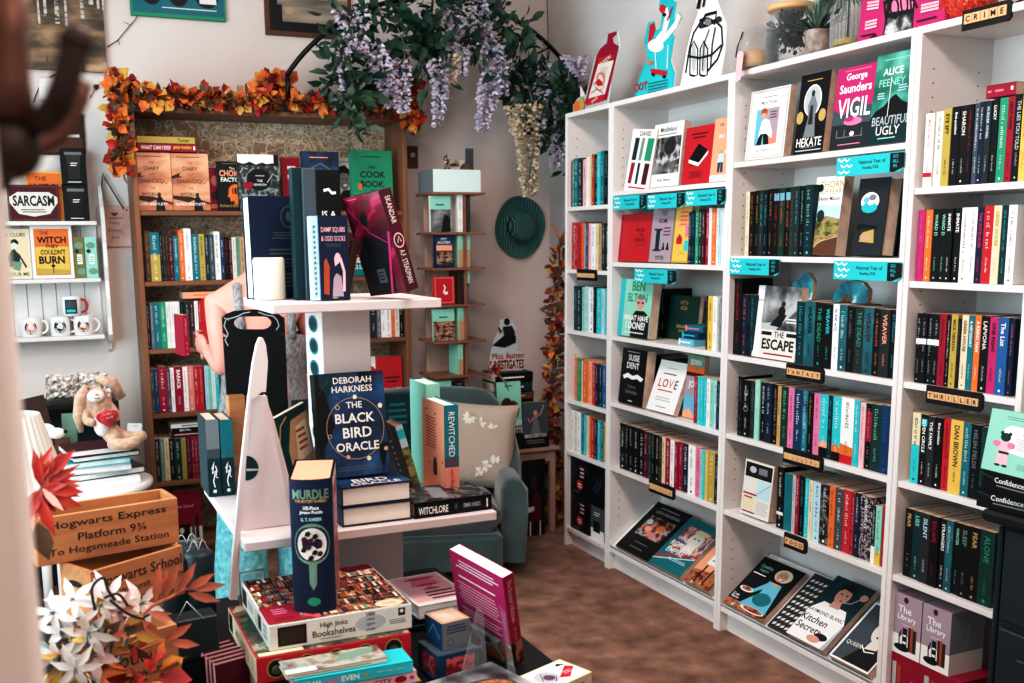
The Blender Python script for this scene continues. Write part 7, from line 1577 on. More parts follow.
for i in range(5): ov += [('o',.12+.19*i,.5,.06,.38,.002,'mustard'),('e',.12+.19*i,.5,.052,.33,'ink'),('e',.12+.19*i,.45,.03,.18,'scene print')]
jig('jigsaw_box', 'red-fronted cream jigsaw box with oval portraits, under the white-sided one', -1.935, -1.632, -2.398, -2.10, .6505, .7005, 'red', ov,
    [('r',0,0,1,1,'cream'),('r',.03,.1,.16,.88,'ink'),('t','MISS MARPLE',.52,.5,.36,'salmon',.5),('r',.8,.08,.98,.92,'cream'),('l',.82,.2,.96,.8,4,'tan')],
    [('r',.01,.01,.99,.99,'scene print'),('p',[(.02,.5),(.2,.3),(.3,.6),(.14,.9)],'dark green'),('p',[(.05,.2),(.3,.1),(.2,.4)],'sage'),('p',[(.02,.9),(.3,.8),(.4,.98),(.05,.98)],'tan'),('r',.02,.02,.3,.07,'cream')], yaw=0)
# stack below the jigsaw boxes and spines in front
def flat_book(label, c, yaw, w_, d_, h, col, front_art=None, top_art=None, name='paperback_book', pages='pages', tilt=0, cat='book', group=None, left_art=None, hard=False, pagefront=False):
    o = empty(name, c, (tilt,0,yaw), label=label, cat=cat, group=group); t = .0026 if hard else .001
    m = MB().box(0,w_,0,d_,0,t,col).box(0,w_,0,d_,h-t,h,col)
    if pagefront: m.box(0,t,0,d_,0,h,col)
    else: m.box(0,w_,0,t,0,h,col)
    if front_art: m.art((0,0,0),(1,0,0),(0,0,1),w_,h,front_art)
    if left_art: m.art((0,d_,0),(0,-1,0),(0,0,1),d_,h,left_art)
    if top_art: m.art((0,0,h),(1,0,0),(0,1,0),w_,d_,top_art)
    m.build('cover', o); MB().box(t+.0005,w_-.003,t+.0005,d_-.003,t+.0002,h-t-.0002,pages).build('page_block', o); return o
zA = .6505
bk = lambda lab, z, h, col, fa, ta=None, dx=0, yaw=.0: flat_book(lab, (-1.86+dx, -2.60, z), yaw, .215, .14, h, col, fa, ta)
m = None
flat_book('dark teal flat book under the red-fronted jigsaw box', (-1.93,-2.39,.6005), 0, .29, .27, .049, 'dark teal', [('l',.1,.3,.7,.6,1,'teal')], [('r',0,0,1,1,'slate')], hard=True)
p_n = at(300, 672, 'y', -2.55)
yw = -.02
base = Vector((at(291,683,'y',-2.56).x+.012, -2.56, .0))
zs_ = [at(360, y, 'y', -2.475).z for y in (692, 680, 668.5)]
flat_book('mustard and blue paperback at the bottom of front spine pile', (base.x+.055, -2.472, zs_[0]-.019), yw, .2, .068, .0185, 'mustard', [('r',.7,0,1,1,'blue'),('t','ELLA',.6,.6,.5,'olive')])
flat_book('pink paperback with maroon capitals, under the turquoise one in front pile', (base.x+.045, -2.475, zs_[0]), yw, .20, .068, zs_[1]-zs_[0]-.0005, 'pale pink', [('t','SUMMER',.36,.5,.45,'maroon',.34),('t','IN THE',.565,.5,.18,'red',.05),('t','CITY',.67,.5,.5,'maroon',.2),('e',.84,.5,.06,.3,'crimson'),('r',.93,.35,.97,.65,'magenta')])
flat_book('turquoise paperback with white capitals in the front pile below jigsaw boxes', (base.x+.012, -2.478, zs_[1]), yw, .225, .068, zs_[2]-zs_[1]-.0005, 'turquoise', [('t','NOAH',.13,.5,.5,'white',.16,.03),('t',"CAN'T",.31,.5,.45,'pink',.15,.03),('t','EVEN',.46,.5,.5,'white',.16,.03),('p',[(.55,.4),(.61,.7),(.62,.3)],'mustard'),('t','SIMON JAMES GREEN',.8,.52,.24,'pale blue',.3)])
flat_book('map patterned flat book on top of the turquoise spine', (base.x+.0, -2.470, zs_[2]), yw+.02, .19, .066, .010, 'off white', [('l',.05,.2,.95,.8,1,'tan')], [('r',0,0,1,1,'map print'),('r',.0,0,.3,.3,'off white'),('p',[(.5,.3),(.9,.5),(.95,.9),(.6,.8)],'sage')])
zlow = zs_[0]-.019
if zlow > .62:
    flat_book('thick navy book beneath the front spine pile', (base.x+.02, -2.475, .6005), yw, .22, .068, zlow-.6010, 'navy', [('l',.1,.3,.7,.6,1,'white')], hard=True)
# white book with teacup, upside down
p = at(411, 583, 'z', .64)
o = flat_book('white hardback with pink teacup cover, lying upside down beside jigsaw boxes', (-1.533,-2.17,.6005+.03), .06, .135, .20, .03, 'white', [('l',.1,.3,.9,.7,1,'pale grey')],
   [('r',0,0,1,1,'white'),('r',.06,.1,.94,.96,'pale pink'),('p',[(.26,.6),(.84,.6),(.74,.84),(.38,.84)],'pink'),('e',.55,.85,.3,.04,'magenta'),('e',.55,.62,.2,.04,'magenta'),('r',.5,.48,.6,.6,'pink'),('e',.55,.48,.16,.03,'magenta'),('t','SALIVAS',.6,.14,.08,'grey',.5),('t','TYRAZAS',.6,.26,.06,'grey',.5),('t','OIRAM',.6,.38,.08,'charcoal',.5)][:7]+[('l',.3,.12,.9,.42,3,'charcoal')], pages='white pages', hard=True)
flat_book('black hardback under the teacup book', (-1.56,-2.16,.6005), .0, .17, .21, .0285, 'black', [('l',.1,.3,.6,.6,1,'teal')], hard=True)
# boxed candles in blue cartons
def carton(name, label, c, yaw, w_, d_, h, col, fa, ta, la=None):
    o = empty(name, c, (0,0,yaw), label=label, cat='box'); m = MB().box(0,w_,0,d_,0,h,col,bev=.001)
    m.art((0,0,0),(1,0,0),(0,0,1),w_,h,fa); m.art((0,0,h),(1,0,0),(0,1,0),w_,d_,ta); m.art((0,d_,0),(0,-1,0),(0,0,1),d_,h,la or fa); m.build('carton', o); return o
carton('small_carton', 'blue carton with kraft brown top beside the acrylic stand', (-1.575,-2.42,.6605), .15, .065, .07, .055, 'slate', [('r',0,0,1,1,'grey'),('l',.1,.55,.9,.9,3,'deep blue'),('o',.3,.25,.12,.14,.001,'deep blue')], [('r',0,0,1,1,'tan'),('r',.1,.1,.9,.9,'pages')], [('r',0,0,1,1,'deep blue'),('L',[(.1,.2),(.5,.8),(.9,.4)],.002,'sky blue')])
carton('small_carton', 'lower blue and red carton under the kraft-topped one', (-1.592,-2.44,.6005), .1, .09, .09, .059, 'deep blue', [('r',.2,.2,.9,.85,'red pattern'),('l',.1,.1,.9,.2,1,'sky blue')], [('r',0,0,1,1,'slate')])
# acrylic stand with magenta cookery book
AX, AY = -1.475, -2.50
o = empty('hardback_book', (-1.515, -2.345, .638), (0,0,0), label='magenta cookery book showing its back cover, leaning on an acrylic stand', cat='book')
# orientation from three picture corners of the cover: bottom, spine top, far top
hh, ww, tt = .246, .19, .028
kit = [('r',0,0,1,.34,'plates print'),('p',[(0,.34),(1,.34),(1,.26),(.6,.3),(0,.3)],'pale blue'),('e',.25,.2,.2,.11,'white'),('e',.25,.2,.16,.09,'food print'),('e',.62,.14,.2,.11,'pale grey'),('e',.62,.14,.16,.09,'food print'),('e',.88,.26,.14,.09,'food print'),
       ('l',.08,.86,.92,.95,3,'white'),('l',.08,.76,.9,.8,1,'white'),('l',.08,.52,.92,.73,7,'pale pink'),('l',.08,.38,.92,.48,3,'pale pink')]
Tl, Tr, Br = at(449,549,'y',-2.30), at(528,573,'y',-2.50), None
v_top = (at(509,579,'y',-2.50)-at(449,549,'y',-2.28))
# local frame: X along the top edge of the back cover (towards the spine), Z up the cover
P1 = at(449,549,'y',-2.29)                       # far top corner
P2 = at(502,578,'y',-2.29-.165)                  # near top corner at the spine
ux = (P2-P1).normalized(); Rn = ux.cross(Vector((0,0,1))).normalized()
lean = .30
uz = (Vector((0,0,1))*math.cos(lean)-Vector((ux.x,ux.y,0)).normalized()*0-Rn*math.sin(lean)*0).normalized()
tgt = at(533,655,'y',-2.5)
uz = (P2-at(541,716,'y',P2.y-.02)).normalized()
uz = (uz-ux*uz.dot(ux)).normalized(); uy = uz.cross(ux)
ww = (P2-P1).length
o.matrix_world = Matrix(((ux.x,uy.x,uz.x,0),(ux.y,uy.y,uz.y,0),(ux.z,uy.z,uz.z,0),(0,0,0,1)))
o.location = P1-uz*hh
m = MB().box(0,ww,0,.001,0,hh,'magenta').box(0,ww,tt-.001,tt,0,hh,'magenta').box(ww,ww+.001,0,tt,0,hh,'magenta')
m.art((0,0,0),(1,0,0),(0,0,1),ww,hh,[('r',0,0,1,1,'magenta')]+kit); m.art((ww+.001,0,0),(0,1,0),(0,0,1),tt,hh,[('r',0,.0,1,1,'crimson'),('r',0,0,1,.36,'food print'),('r',0,0,.3,.36,'ink')])
m.text("The Doctor's Kitchen", Vector((ww+.0028,tt*.5,hh*.76)), (0,0,-1), (0,1,0), tt*.38, 'pale pink', w=hh*.4); glyphs(m, (ww+.0028,tt*.4,hh*.5), (0,0,-1), (0,1,0), hh*.14, tt*.25, 'pink', 2)
m.build('cover', o); MB().box(.001,ww-.0005,.0015,tt-.0015,.0015,hh-.0005,'white pages').build('page_block', o)
def slab(pts, th, mat, mb):
    a = [Vector(p) for p in pts]; n = (a[1]-a[0]).cross(a[2]-a[0]).normalized()*th; k = len(a); b = [p+n for p in a]
    mb.add(a+b, [tuple(range(k)), tuple(range(k, 2*k))[::-1]]+[(i,(i+1) % k, k+(i+1) % k, k+i) for i in range(k)], mat)
st = empty('acrylic_stand', (-1.53,-2.45,T0), label='clear acrylic easel holding the magenta cookery book', cat='book stand'); off = -Vector(st.location)
b0 = at(455,650,'y',-2.42); 
for i, (Yq, xs) in enumerate(((-2.47,(478,487,455,448)),(-2.53,(500,512,512,500)))):
    m = MB(); top = at(xs[0],606,'y',Yq)+off; t2 = at(xs[0]+5,612,'y',Yq)+off; bb = Vector((at(xs[2],683,'z',T0+.004).x, Yq, T0+.004))+off
    slab([top, t2, Vector((t2.x+.01, bb.y, 0.004)), Vector((bb.x, bb.y, .004))], .003, 'clear acrylic', m); m.build('side_plate', st)
MB().box(-.03,.075,-.12,.02,.0,.0035,'clear acrylic').build('base_plate', st)
# dark printed items under the stand
flat_book('book with brown and grey dish photo lying under the acrylic stand', (-1.66,-2.66,.6005), .25, .23, .17, .028, 'slate', [('l',.1,.2,.9,.8,1,'grey')], [('r',0,0,1,1,'grey print'),('e',.55,.4,.36,.3,'brown'),('e',.6,.42,.28,.22,'food print'),('e',.25,.7,.15,.1,'off white'),('p',[(.1,.1),(.3,.2),(.2,.4),(.05,.3)],'salmon')], hard=True)
o = carton('game_tin', 'cream edged card game tin with red ribbon banner at table edge', (-1.432,-2.605,.6005), .35, .12, .085, .028, 'cream', [('l',.1,.3,.9,.7,1,'tan')], [('r',.05,.06,.95,.94,'white'),('e',.3,.5,.22,.3,'pale grey'),('L',[(.15,.4),(.3,.7),(.45,.4),(.3,.2)],.002,'ink'),('e',.32,.45,.1,.14,'purple'),('p',[(.45,.3),(.6,.16),(.95,.5),(.85,.66)],'red'),('l',.6,.32,.84,.48,2,'pale pink'),('p',[(.7,.75),(.9,.7),(.8,.86)],'ink')])

# ------------------------------------------------------------------ lettered wooden crates
def crate(label, c, yaw, L, D_, h, lines, group='nested lettered wooden crates', hole=True):
    o = empty('wooden_crate', c, (0,0,yaw), label=label, cat='crate', group=group); t = .008
    MB().box(t+.0003,L-t-.0003,t+.0003,D_-t-.0003,0,t,'pine crate').build('bottom', o)
    m = MB().box(0,L,0,t,0,h,'pine crate',bev=.001)
    for s, cx, cz, hh_, w__ in lines: m.text(s, (L*cx,-.0006,h*cz), (1,0,0), (0,0,1), h*hh_, 'umber', w=L*w__, bold=.008)
    m.build('front_board', o)
    MB().box(0,L,D_-t,D_,0,h,'pine crate',bev=.001).build('rear_board', o)
    for x in (0, L-t):
        m = MB().box(x,x+t,t+.0003,D_-t-.0003,0,h,'pine crate')
        if hole:
            xx = x-.0006 if x == 0 else x+t+.0006
            pts = [(xx, D_/2+.022*math.cos(a*PI/8), h*.68+.006*math.sin(a*PI/8)) for a in range(16)]
            m.add(pts, [tuple(range(16)) if x else tuple(range(16))[::-1]], 'ink')
        m.build('end_board', o)
    return o
cy = math.atan2(-2.194+2.243, -2.036+2.283)
Lc = .262
c1 = Vector((-2.036,-2.194,0))-Vector((math.cos(cy),math.sin(cy),0))*Lc
crate('topmost lettered wooden crate of the pile, showing platform number 9¾', (c1.x,c1.y,.881), cy, Lc, .095, .09, [('Hogwarts Express',.5,.78,.2,.82),('Platform 9¾',.52,.5,.17,.48),('To Hogsmeade Station',.5,.22,.19,.84)])
crate('second lettered wooden crate, turned askew below the topmost', (-2.207,-2.31,.781), .52, .20, .10, .0985, [('Hogwarts School',.52,.72,.26,.92),('of Witchcraft & Wizardry',.6,.45,.15,.8),('POTIONS',.62,.2,.17,.5)])
crate('third wooden crate in the pile, mostly behind white lilies', (-2.20,-2.415,.6825), .35, .14, .14, .0975, [('Potion',.4,.6,.28,.6),('Hogwarts',.5,.25,.24,.8)])
crate('lowest wooden crate under the lettered pile', (-2.27,-2.41,.6005), .2, .2, .16, .081, [('Station',.5,.5,.3,.6)])
crate('small wooden crate beside the pile, behind rust orange leaves', (-2.18,-2.335,.675), .5, .155, .085, .075, [('Express',.78,.66,.28,.42),('9¾',.68,.25,.24,.14)], group=None)
flat_book('black hardback under the small Express crate', (-2.20,-2.34,.6005), .3, .2, .17, .073, 'black', hard=True)
# dark green jars and bags with ribbon beside the crates
for i, (px, yy_, r, h_) in enumerate(((176,-2.02,.033,.23),(199,-2.04,.030,.23),(187,-1.93,.032,.27))):
    x = x_at_px(px, yy_, .8); h_ = at(px, (556,552,545)[i], 'y', yy_).z-T0
    o = empty('ribboned_jar', (x, yy_, T0+.0005), label=('dark green ribboned canister next to the crates','dark green ribboned canister nearest the jigsaw boxes','tallest dark green ribboned canister at back')[i], cat='canister', group='dark green canisters tied with ribbon')
    MB().lathe([(r,0),(r,h_-.004),(r-.003,h_),(.002,h_)], 'cabinet paint', seg=26).build('canister_body', o)
    q = random.Random(i); m = MB()
    for k in range(3):
        a = q.uniform(0,PI); c_, s_ = math.cos(a), math.sin(a)
        m.tube([(r*.7*t*c_-.0*s_, r*.7*t*s_, h_+.002+.022*math.sin(PI*max(0,min(1,t)))-(.05*(t-1)**2 if t > 1 else 0)) for t in [u*.16 for u in range(11)]], .0013, 'pale grey', 5)
    m.build('ribbon', o)
o = empty('dark_notebook', (x_at_px(165,-2.25,.7), -2.28, T0+.0005), (0,0,.1), label='black gift bag standing between the crates and striped booklets', cat='bag')
MB().box(0,.10,0,.05,0,.15,'cabinet paint',bev=.003).build('bag_body', o); m = MB().tube([(.02,.0,.15),(.04,-.01,.19),(.07,-.01,.15)], .0015, 'pale grey', 5); m.build('handle', o)
o.name = 'gift_bag'
for i in range(6):
    o = empty('booklet', (-2.03+.006*i, -2.27-.006*i, T0+.0005), (-.04,0,.25), label=f"maroon striped booklet, {ORD[i]} from back of the standing fan", cat='booklet', group='fan of maroon striped booklets')
    m = MB().box(0,.075,.0,.003,0,.09-.005*i,'maroon'); m.art((0,0,0),(1,0,0),(0,0,1),.075,.09-.005*i,[('r',0,.9,1,.96,'pale pink'),('r',0,0,.05,1,'pale pink')]); m.build('cover', o)
flat_book('flat booklet with red and green game icons near the red-fronted jigsaw', (-2.06,-2.54,.6005), .3, .15, .13, .02, 'brown', [('l',.1,.3,.9,.7,1,'tan')], [('r',0,0,1,1,'scene print'),('r',0,.4,.3,1,'salmon'),('r',.3,.5,.6,1,'off white'),('e',.4,.8,.04,.04,'green'),('e',.5,.8,.04,.04,'red'),('e',.4,.65,.04,.04,'red'),('l',.62,.6,.95,.9,4,'tan')])
flat_book('black booklet with white mark at the bottom of the pile', (-2.10,-2.66,.6005), .25, .14, .10, .018, 'black', [('l',.1,.3,.9,.7,1,'grey')], [('r',.6,.4,.68,.5,'white')])
# clear acrylic holders behind the jigsaw
for i, (a, b) in enumerate(((238,262),(243,268))):
    x0, x1 = x_at_px(a,-2.05+.02*i,.8), x_at_px(b,-2.05+.02*i,.8); z1 = at(a, 573+4*i, 'y', -2.05+.02*i).z
    o = empty('acrylic_holder', (x0,-2.05-.03*i,T0+.0005), label=('rear clear acrylic holder behind jigsaw boxes','front clear acrylic holder behind jigsaw boxes')[i], cat='holder', group='clear acrylic holders')
    m = MB()
    for q0_, q1_ in (((0,0,0),(0,0,z1-T0)),((0,0,z1-T0),(x1-x0,0,z1-T0)),((x1-x0,0,z1-T0),(x1-x0,0,0))): m.tube([q0_,q1_], .0022, 'silver', 6)
    m.box(0,x1-x0,.0,.002,0,z1-T0,'clear acrylic'); m.build('panel', o)

# ------------------------------------------------------------------ flowers in front of the crates
fl = empty('artificial_lilies', at(85, 683, 'y', -2.52), label='white artificial lilies with grey stems in front of the wooden crates', cat='flowers'); off = -Vector(fl.location)
def lily(px, py, Y, s, mat='petal white', tilt=(0,-1,.3), seed=0):
    c = at(px, py, 'y', Y); q = random.Random(seed); n = Vector(tilt).normalized(); a_ = n.orthogonal().normalized(); b_ = n.cross(a_); m = MB()
    for k in range(6):
        t = k*PI/3+q.uniform(-.2,.2); d = (a_*math.cos(t)+b_*math.sin(t))*.95+n*q.uniform(.1,.5); m.leaf(c+off, d, n, s*q.uniform(.85,1.15), s*.36, mat, .32, .16)
    for k in range(4):
        t = k*PI/2; m.tube([c+off, c+off+n*s*.35+(a_*math.cos(t)+b_*math.sin(t))*s*.08], .0012, 'leaf grey green', 5)
    m.build('lily_bloom', fl)
    return c+off
cen = [lily(74,600,-2.52,0.0410,'petal white',(-.3,-1,.5),1), lily(108,597,-2.50,0.0451,'petal white',(.3,-1,.6),2), lily(140,604,-2.48,0.0451,'petal white',(.5,-1,.4),3),
       lily(66,630,-2.56,0.0410,'petal white',(-.5,-1,0),4), lily(88,632,-2.58,0.0451,'petal white',(0,-1,-.2),5), lily(118,612,-2.55,0.0369,'petal pink',(.4,-1,.2),6),
       lily(92,655,-2.56,0.0508,'petal pink',(.2,-1,.3),7), lily(58,655,-2.57,0.0410,'petal white',(-.4,-1,-.3),8), lily(75,668,-2.6,0.0410,'petal white',(0,-1,-.1),9),lily(54,612,-2.57,0.0369,'petal white',(-.4,-1,.2),12),lily(100,605,-2.56,0.0369,'petal white',(.1,-1,.2),14)]
m = MB(); rootp = Vector((.02,.02,-.06))
for c in cen: m.tube([rootp, rootp.lerp(c,.5)+Vector((0,.02,-.01)), c], .0028, 'leaf grey green', 6)
for pts in (((95,610),(92,588),(103,578),(108,590),(115,600)),((110,600),(125,612),(140,618),(150,614)),((75,640),(62,650),(58,670)),((104,598),(118,594),(128,606))): m.tube(curve([p+off for p in sp(pts,-2.57)]), .0024, 'charcoal', 6)
leafage(m, [p+off for p in sp(((60,665),(90,645),(110,625)),-2.54)], 80, .055, .045, ['autumn yellow','rust leaf','leaf grey green','autumn brown','autumn yellow'], 33, lw=.5)
m.build('stems_and_leaves', fl)
MB().lathe([(.05,-.16),(.055,-.10),(.045,-.05),(.038,-.05),(.045,-.1)], 'umber', seg=20).build('vase', fl)
fl2 = empty('artificial_leaf_spray', at(130,650,'y',-2.50), label='rust orange artificial leaf spray reaching past the small crate', cat='leaf spray'); off = -Vector(fl2.location)
m = MB()
stem = sp(((120,640),(135,622),(152,606),(170,598),(185,590),(196,586)), -2.50); m.tube([p+off for p in stem], .0028, 'rust leaf', 6)
st2 = sp(((118,655),(140,650),(165,640)), -2.52); m.tube([p+off for p in st2], .0025, 'rust leaf', 6)
for (x, y, dx, dy, L, ) in ((155,602,4,-30,.062),(163,598,14,-28,.06),(176,594,18,-24,.06),(186,590,26,-15,.055),(190,589,34,-4,.06),(188,593,28,8,.055),(150,612,20,6,.04),(142,620,14,14,.045),(165,600,2,-34,.05),(165,640,24,-12,.05),(150,648,18,14,.05),(170,642,26,2,.05),(140,650,8,-24,.05)):
    d = RX*dx-UY*dy+Vector((0,random.uniform(-8,8),0)); m.leaf(at(x,y,'y',-2.51)+off, d, (0,-1,.2), L, .017, 'rust leaf', .1, .12)
leafage(m, [p+off for p in sp(((130,672),(150,676),(165,680)),-2.56)], 18, .03, .045, ['autumn yellow','flower red','autumn orange'], 3, lw=.7)
m.build('leaves', fl2)
rf = empty('artificial_flower', at(60,500,'y',-2.62), label='large red pointed artificial flower above the crates', cat='flower'); off = -Vector(rf.location); m = MB(); q = random.Random(21)
c = at(42,488,'y',-2.62)
for k in range(34):
    a = q.uniform(-.75*PI, .62*PI); e = q.uniform(-.5,.5); d = RX*math.cos(a)+UY*math.sin(a)*1-FW*e
    m.leaf(c+off, d, -FW, q.uniform(.038,.062), q.uniform(.012,.018), 'flower red' if k % 4 else 'salmon', q.uniform(-.1,.4), .2)
for (x, y, dx, dy, L) in ((44,488,32,4,.055),(40,496,10,34,.062),(46,478,24,-26,.055),(42,480,8,-36,.05),(48,493,26,12,.05)):
    m.leaf(at(x,y,'y',-2.63)+off, RX*dx-UY*dy, -FW, L, .02, 'flower red', .2, .2)
m.build('petals', rf)
m = MB().tube([c+off, c+off+Vector((-.03,.03,-.06)), c+off+Vector((-.05,.06,-.10))], .003, 'leaf grey green', 6); m.leaf(c+off+Vector((-.01,0,-.05)), (.2,-.2,-1), (0,-1,0), .06, .03, 'autumn brown'); m.build('stem', rf)

# ------------------------------------------------------------------ coat hook on the casing, close to the camera
HYk = -3.66
ho = empty('coat_hook', at(20, 120, 'y', HYk), label='dark bronze wall coat hook with curved prong, close to camera', cat='hook'); off = -Vector(ho.location)
m = MB()
pl = [at(x,y,'y',HYk)+off for x, y in ((-30,-10),(12,-10),(20,60),(26,130),(20,168),(8,190),(-30,195))]
m.prism([(p.x, p.z) for p in pl], (0,0,0), (1,0,0), (0,0,1), .012, 'hook metal'); m.build('back_plate', ho)
MB().tube([at(x,y,'y',Y)+off for x, y, Y in ((18,110,-3.66),(30,124,-3.67),(46,120,-3.68),(58,104,-3.69),(66,80,-3.69),(72,58,-3.69),(76,42,-3.69))], [.006,.0065,.0065,.0065,.006,.006,.0065], 'hook metal', 12).build('curved_prong', ho)
MB().ball(at(76,42,'y',-3.69)+off, .0075, 'hook metal').build('prong_tip', ho)
MB().tube([at(x,y,'y',Y)+off for x, y, Y in ((22,150,-3.60),(40,146,-3.60),(58,138,-3.60),(70,124,-3.60),(80,100,-3.60),(84,82,-3.60))], .0045, 'bronze', 10).build('rear_prong', ho)
MB().ball(at(70,124,'y',-3.60)+off, .004, 'glint glow').build('warm_glint', ho)  # glowing bead stands in for an orange highlight on the rear prong
MB().tube([at(10,y,'y',-3.67)+off for y in (-10,40,80,120)], [.008,.007,.009,.012], 'bronze', 10).build('raised_rib', ho)
MB().ball(at(10,150,'y',-3.67)+off, .014, 'hook metal').build('boss', ho)

# ------------------------------------------------------------------ person browsing, back to the camera
PY = -.62
pr = empty('person', (0,0,0), label='person in grey vest and pale blue jeans browsing the brown bookcase, back turned', cat='person')
def pt(x, y, Y=PY): return at(x, y, 'y', Y)
cx = (pt(214,320).x+pt(308,320).x)/2
sh_z = pt(225,292).z
Hh = [(0,0,0)]
J = []; E_ = []
def j(p, r, par=None):
    J.append((tuple(p), r)); 
    if par is not None: E_.append((par, len(J)-1))
    return len(J)-1
zh = .80
pel = j((cx, PY, zh), (.15,.105)); wai = j((cx+.01, PY, zh+.16), (.125,.09), pel); che = j((cx+.005, PY+.02, zh+.33), (.145,.095), wai); upp = j((cx, PY+.03, sh_z-.03), (.12,.08), che)
nec = j((cx+.03, PY+.045, sh_z+.055), (.052,.052), upp); hd0 = j((cx+.045, PY+.06, sh_z+.11), (.06,.065), nec); hd1 = j((cx+.05, PY+.07, sh_z+.17), (.072,.085), hd0); hd2 = j((cx+.05, PY+.07, sh_z+.225), (.06,.07), hd1)
ls = j((cx-.15, PY+.02, sh_z-.045), (.056,.056), upp); le = j((pt(217,374).x+.03, PY-.02, pt(217,372).z), (.042,.042), ls); lw = j((pt(208,352).x+.022, PY+.17, pt(208,352).z-.0), (.027,.027), le)
rs = j((cx+.15, PY+.02, sh_z-.05), (.058,.058), upp); re = j((cx+.225, PY-.02, sh_z-.29), (.042,.042), rs); rw = j((cx+.12, PY+.2, sh_z-.26), (.028,.028), re)
for s in (-1, 1):
    hp_ = j((cx+s*.085, PY, zh-.06), (.09,.09), pel); kn = j((cx+s*.10, PY-.01, .45), (.06,.06), hp_); an = j((cx+s*.11, PY+.02, .09), (.042,.042), kn); j((cx+s*.12, PY+.13, .04), (.035,.03), an)
body = skin_body('body', pr, J, E_, 'skin tone')
def hand(w, dirs, side, name):
    m = MB(); w = Vector(w); f = Vector(dirs[0]).normalized(); s_ = Vector(dirs[1]).normalized(); n = f.cross(s_).normalized()
    Rm = Matrix((s_, f, n)).transposed()
    m.ball(w+f*.045, (.038,.05,.016), 'skin tone', R=Rm)
    for i, L in enumerate((.062,.072,.068,.052)):
        b = w+f*.082+s_*(-.028+.0187*i); k1 = b+f*(L*.45)+n*.004; k2 = k1+f*(L*.22)+n*(L*.28); k3 = k2+f*(L*.02)+n*(L*.3); m.tube([b-f*.01,k1,k2,k3], [.0085,.008,.0072,.006], 'skin tone', 8)
    b = w+f*.03+s_*(-.034); m.tube([b, b+f*.02-s_*.018+n*.008, b+f*.045-s_*.02+n*.022, b+f*.055-s_*.012+n*.035], [.011,.0095,.0085,.007], 'skin tone', 8)
    return m.build(name, pr)
hand(J[lw][0], ((-.25,.9,.15),(0,-.15,1)), 1, 'left_hand'); hand(J[rw][0], ((-.2,.9,.1),(0,-.1,1)), -1, 'right_hand')
m = MB().tube([Vector(J[lw][0])+Vector((-.02,.10,.02+.0)), Vector(J[lw][0])+Vector((-.02,.102,.02))], .001, 'silver', 5)
# head: hair, ears, face details
hc = Vector(J[hd1][0])
m = MB().ball(hc+Vector((0,-.015,.03)), (.088,.098,.105), 'hair brown'); m.ball(hc+Vector((0,-.085,.04)), (.045,.04,.045), 'hair brown')
m.ball(hc+Vector((0,-.05,-.04)), (.07,.06,.06), 'hair brown'); m.build('hair', pr)
for s in (-1, 1): MB().ball(hc+Vector((s*.078,.01,-.005)), (.01,.02,.03), 'skin tone').build('ear', pr)
MB().ball(hc+Vector((0,.092,-.012)), (.013,.018,.02), 'skin tone').build('nose', pr)
for s in (-1, 1): MB().ball(hc+Vector((s*.032,.078,.015)), (.012,.008,.008), 'white').ball(hc+Vector((s*.032,.085,.015)), (.005,.003,.005), 'ink').build('eye', pr)
MB().ball(hc+Vector((0,.083,-.045)), (.024,.008,.007), 'salmon').build('mouth', pr)
# vest: shell following the torso
m = MB(); rings = [(zh-.05,.175,.125),(zh+.02,.178,.13),(zh+.1,.158,.118),(zh+.18,.148,.11),(zh+.26,.158,.113),(zh+.33,.165,.117),(sh_z-.155,.16,.112)]
vs = []; n = 30
for z, a, b in rings: vs += [(cx+a*math.cos(t*2*PI/n), PY+.01+b*math.sin(t*2*PI/n), z+.006*math.sin(5*t*2*PI/n)) for t in range(n)]
m.add(vs, [(i*n+t, i*n+(t+1) % n, (i+1)*n+(t+1) % n, (i+1)*n+t) for i in range(len(rings)-1) for t in range(n)], 'knit grey', None, True)
for s in (-1, 1):
    m.tube([(cx+s*.085,PY-.085,sh_z-.16),(cx+s*.088,PY-.07,sh_z-.07),(cx+s*.085,PY-.02,sh_z+.018),(cx+s*.085,PY+.08,sh_z-.02),(cx+s*.085,PY+.115,sh_z-.16)], .017, 'knit grey', 8)
m.build('vest', pr)
m = MB()
for s in (-1, 1):
    rg = [(zh+.0,.0,.185 if 0 else .125,.13),(zh-.12,.09,.105,.115),(.5,.10,.09,.095),(.3,.115,.095,.10),(.1,.13,.105,.115),(.03,.135,.11,.125)]; vs = []
    for z, dx, a, b in rg: vs += [(cx+s*(dx if dx else .07)+a*math.cos(t*2*PI/18), PY+b*math.sin(t*2*PI/18), z) for t in range(18)]
    m.add(vs, [(i*18+t, i*18+(t+1) % 18, (i+1)*18+(t+1) % 18, (i+1)*18+t) for i in range(5) for t in range(18)], 'denim', None, True)
m.build('jeans', pr)
m = MB()
for s in (-1, 1): m.ball((cx+s*.12,PY+.08,.03), (.045,.12,.03), 'white')
m.build('shoes', pr)
# pink book in the hand
hp3 = Vector(J[lw][0])
book('small pink book held in the left hand of the person', None, (hp3.x-.052, hp3.y+.06, hp3.z-.035), (0,0,PI/2+.2), .02, .15, .1, 'crimson', 'pale pink', '', seed=4)
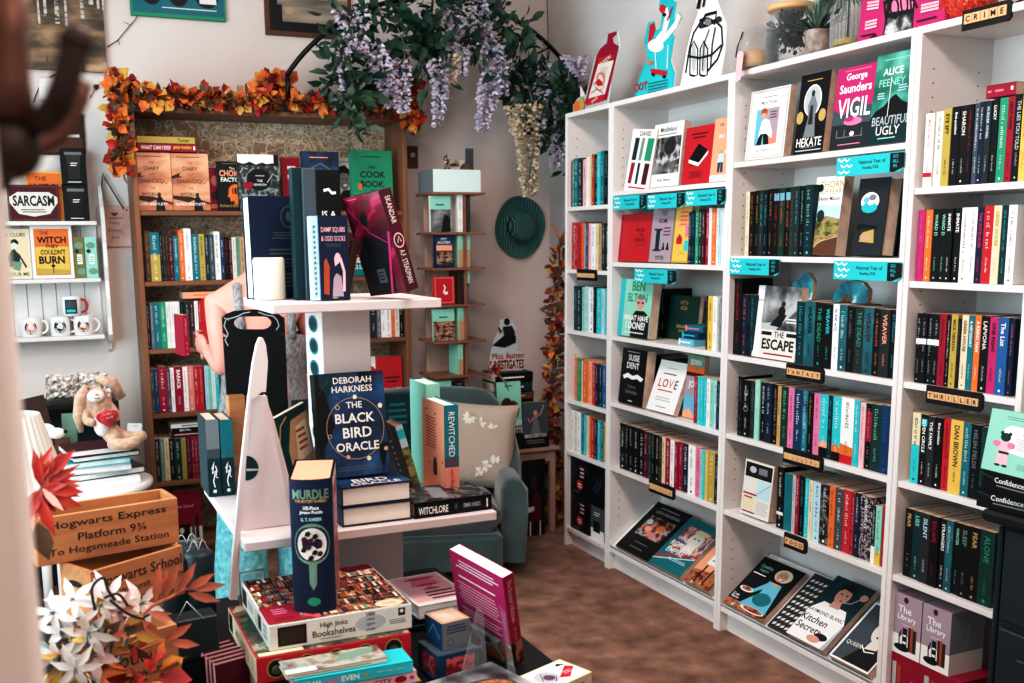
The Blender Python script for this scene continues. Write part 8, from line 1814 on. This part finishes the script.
# ------------------------------------------------------------------ camera
cd = bpy.data.cameras.new('camera'); cam = bpy.data.objects.new('camera', cd); COL.objects.link(cam)
cd.sensor_width = 36; cd.lens = FPX*36/1024; cd.shift_x = (512-OX)/1024; cd.shift_y = (OY-341.5)/1024
cd.clip_start = .02
cam.matrix_world = Matrix((( RX.x, UY.x, -FW.x, CAM.x), (RX.y, UY.y, -FW.y, CAM.y), (RX.z, UY.z, -FW.z, CAM.z), (0,0,0,1)))
cd.dof.use_dof = True; cd.dof.focus_distance = 2.9; cd.dof.aperture_fstop = 5.6
sc.camera = cam
# ------------------------------------------------------------------ lights
def area(name, loc, target, sx, sy, power, color, shape='RECTANGLE'):
    l = bpy.data.lights.new(name, 'AREA'); l.shape = shape; l.size = sx; l.size_y = sy; l.energy = power; l.color = color
    o = bpy.data.objects.new(name, l); COL.objects.link(o); o.location = loc
    o.rotation_euler = (Vector(target)-Vector(loc)).to_track_quat('-Z', 'Y').to_euler(); return o
area('window_daylight', (LX-.12, -1.7, 1.6), (0, -1.5, 1.0), 2.9, 1.6, 84, (.70,.92,1.0))
area('overhead_light', (-1.5, -2.6, 2.88), (-1.3, -2.4, 0), .5, .5, 34, (1,.82,.75))
area('overhead_light', (-1.7, -4.4, 2.88), (-1.4, -2.6, .8), .9, .9, 32, (1,.83,.77))  # soft frontal fill added above and behind the camera, no known fixture
area('overhead_light', (-1.3, -1.0, 2.88), (-1.3, -.6, 0), .4, .4, 18, (1,.82,.75))
w = bpy.data.worlds.new('world'); sc.world = w; w.use_nodes = True
w.node_tree.nodes['Background'].inputs[0].default_value = (.7,.9,1,1); w.node_tree.nodes['Background'].inputs[1].default_value = .8
sc.view_settings.view_transform = 'Standard'; sc.view_settings.look = 'None'; sc.view_settings.exposure = 0.12
sc.view_settings.use_curve_mapping = True
cm = sc.view_settings.curve_mapping; cv = cm.curves[3]
for x_, y_ in ((.12,.08),(.38,.375),(.72,.775)): cv.points.new(x_, y_)
cm.update()
sc.cycles.use_denoising = True; sc.cycles.max_bounces = 6; sc.cycles.diffuse_bounces = 4; sc.cycles.transparent_max_bounces = 6
sc.cycles.caustics_reflective = False; sc.cycles.caustics_refractive = False; sc.cycles.sample_clamp_indirect = 6
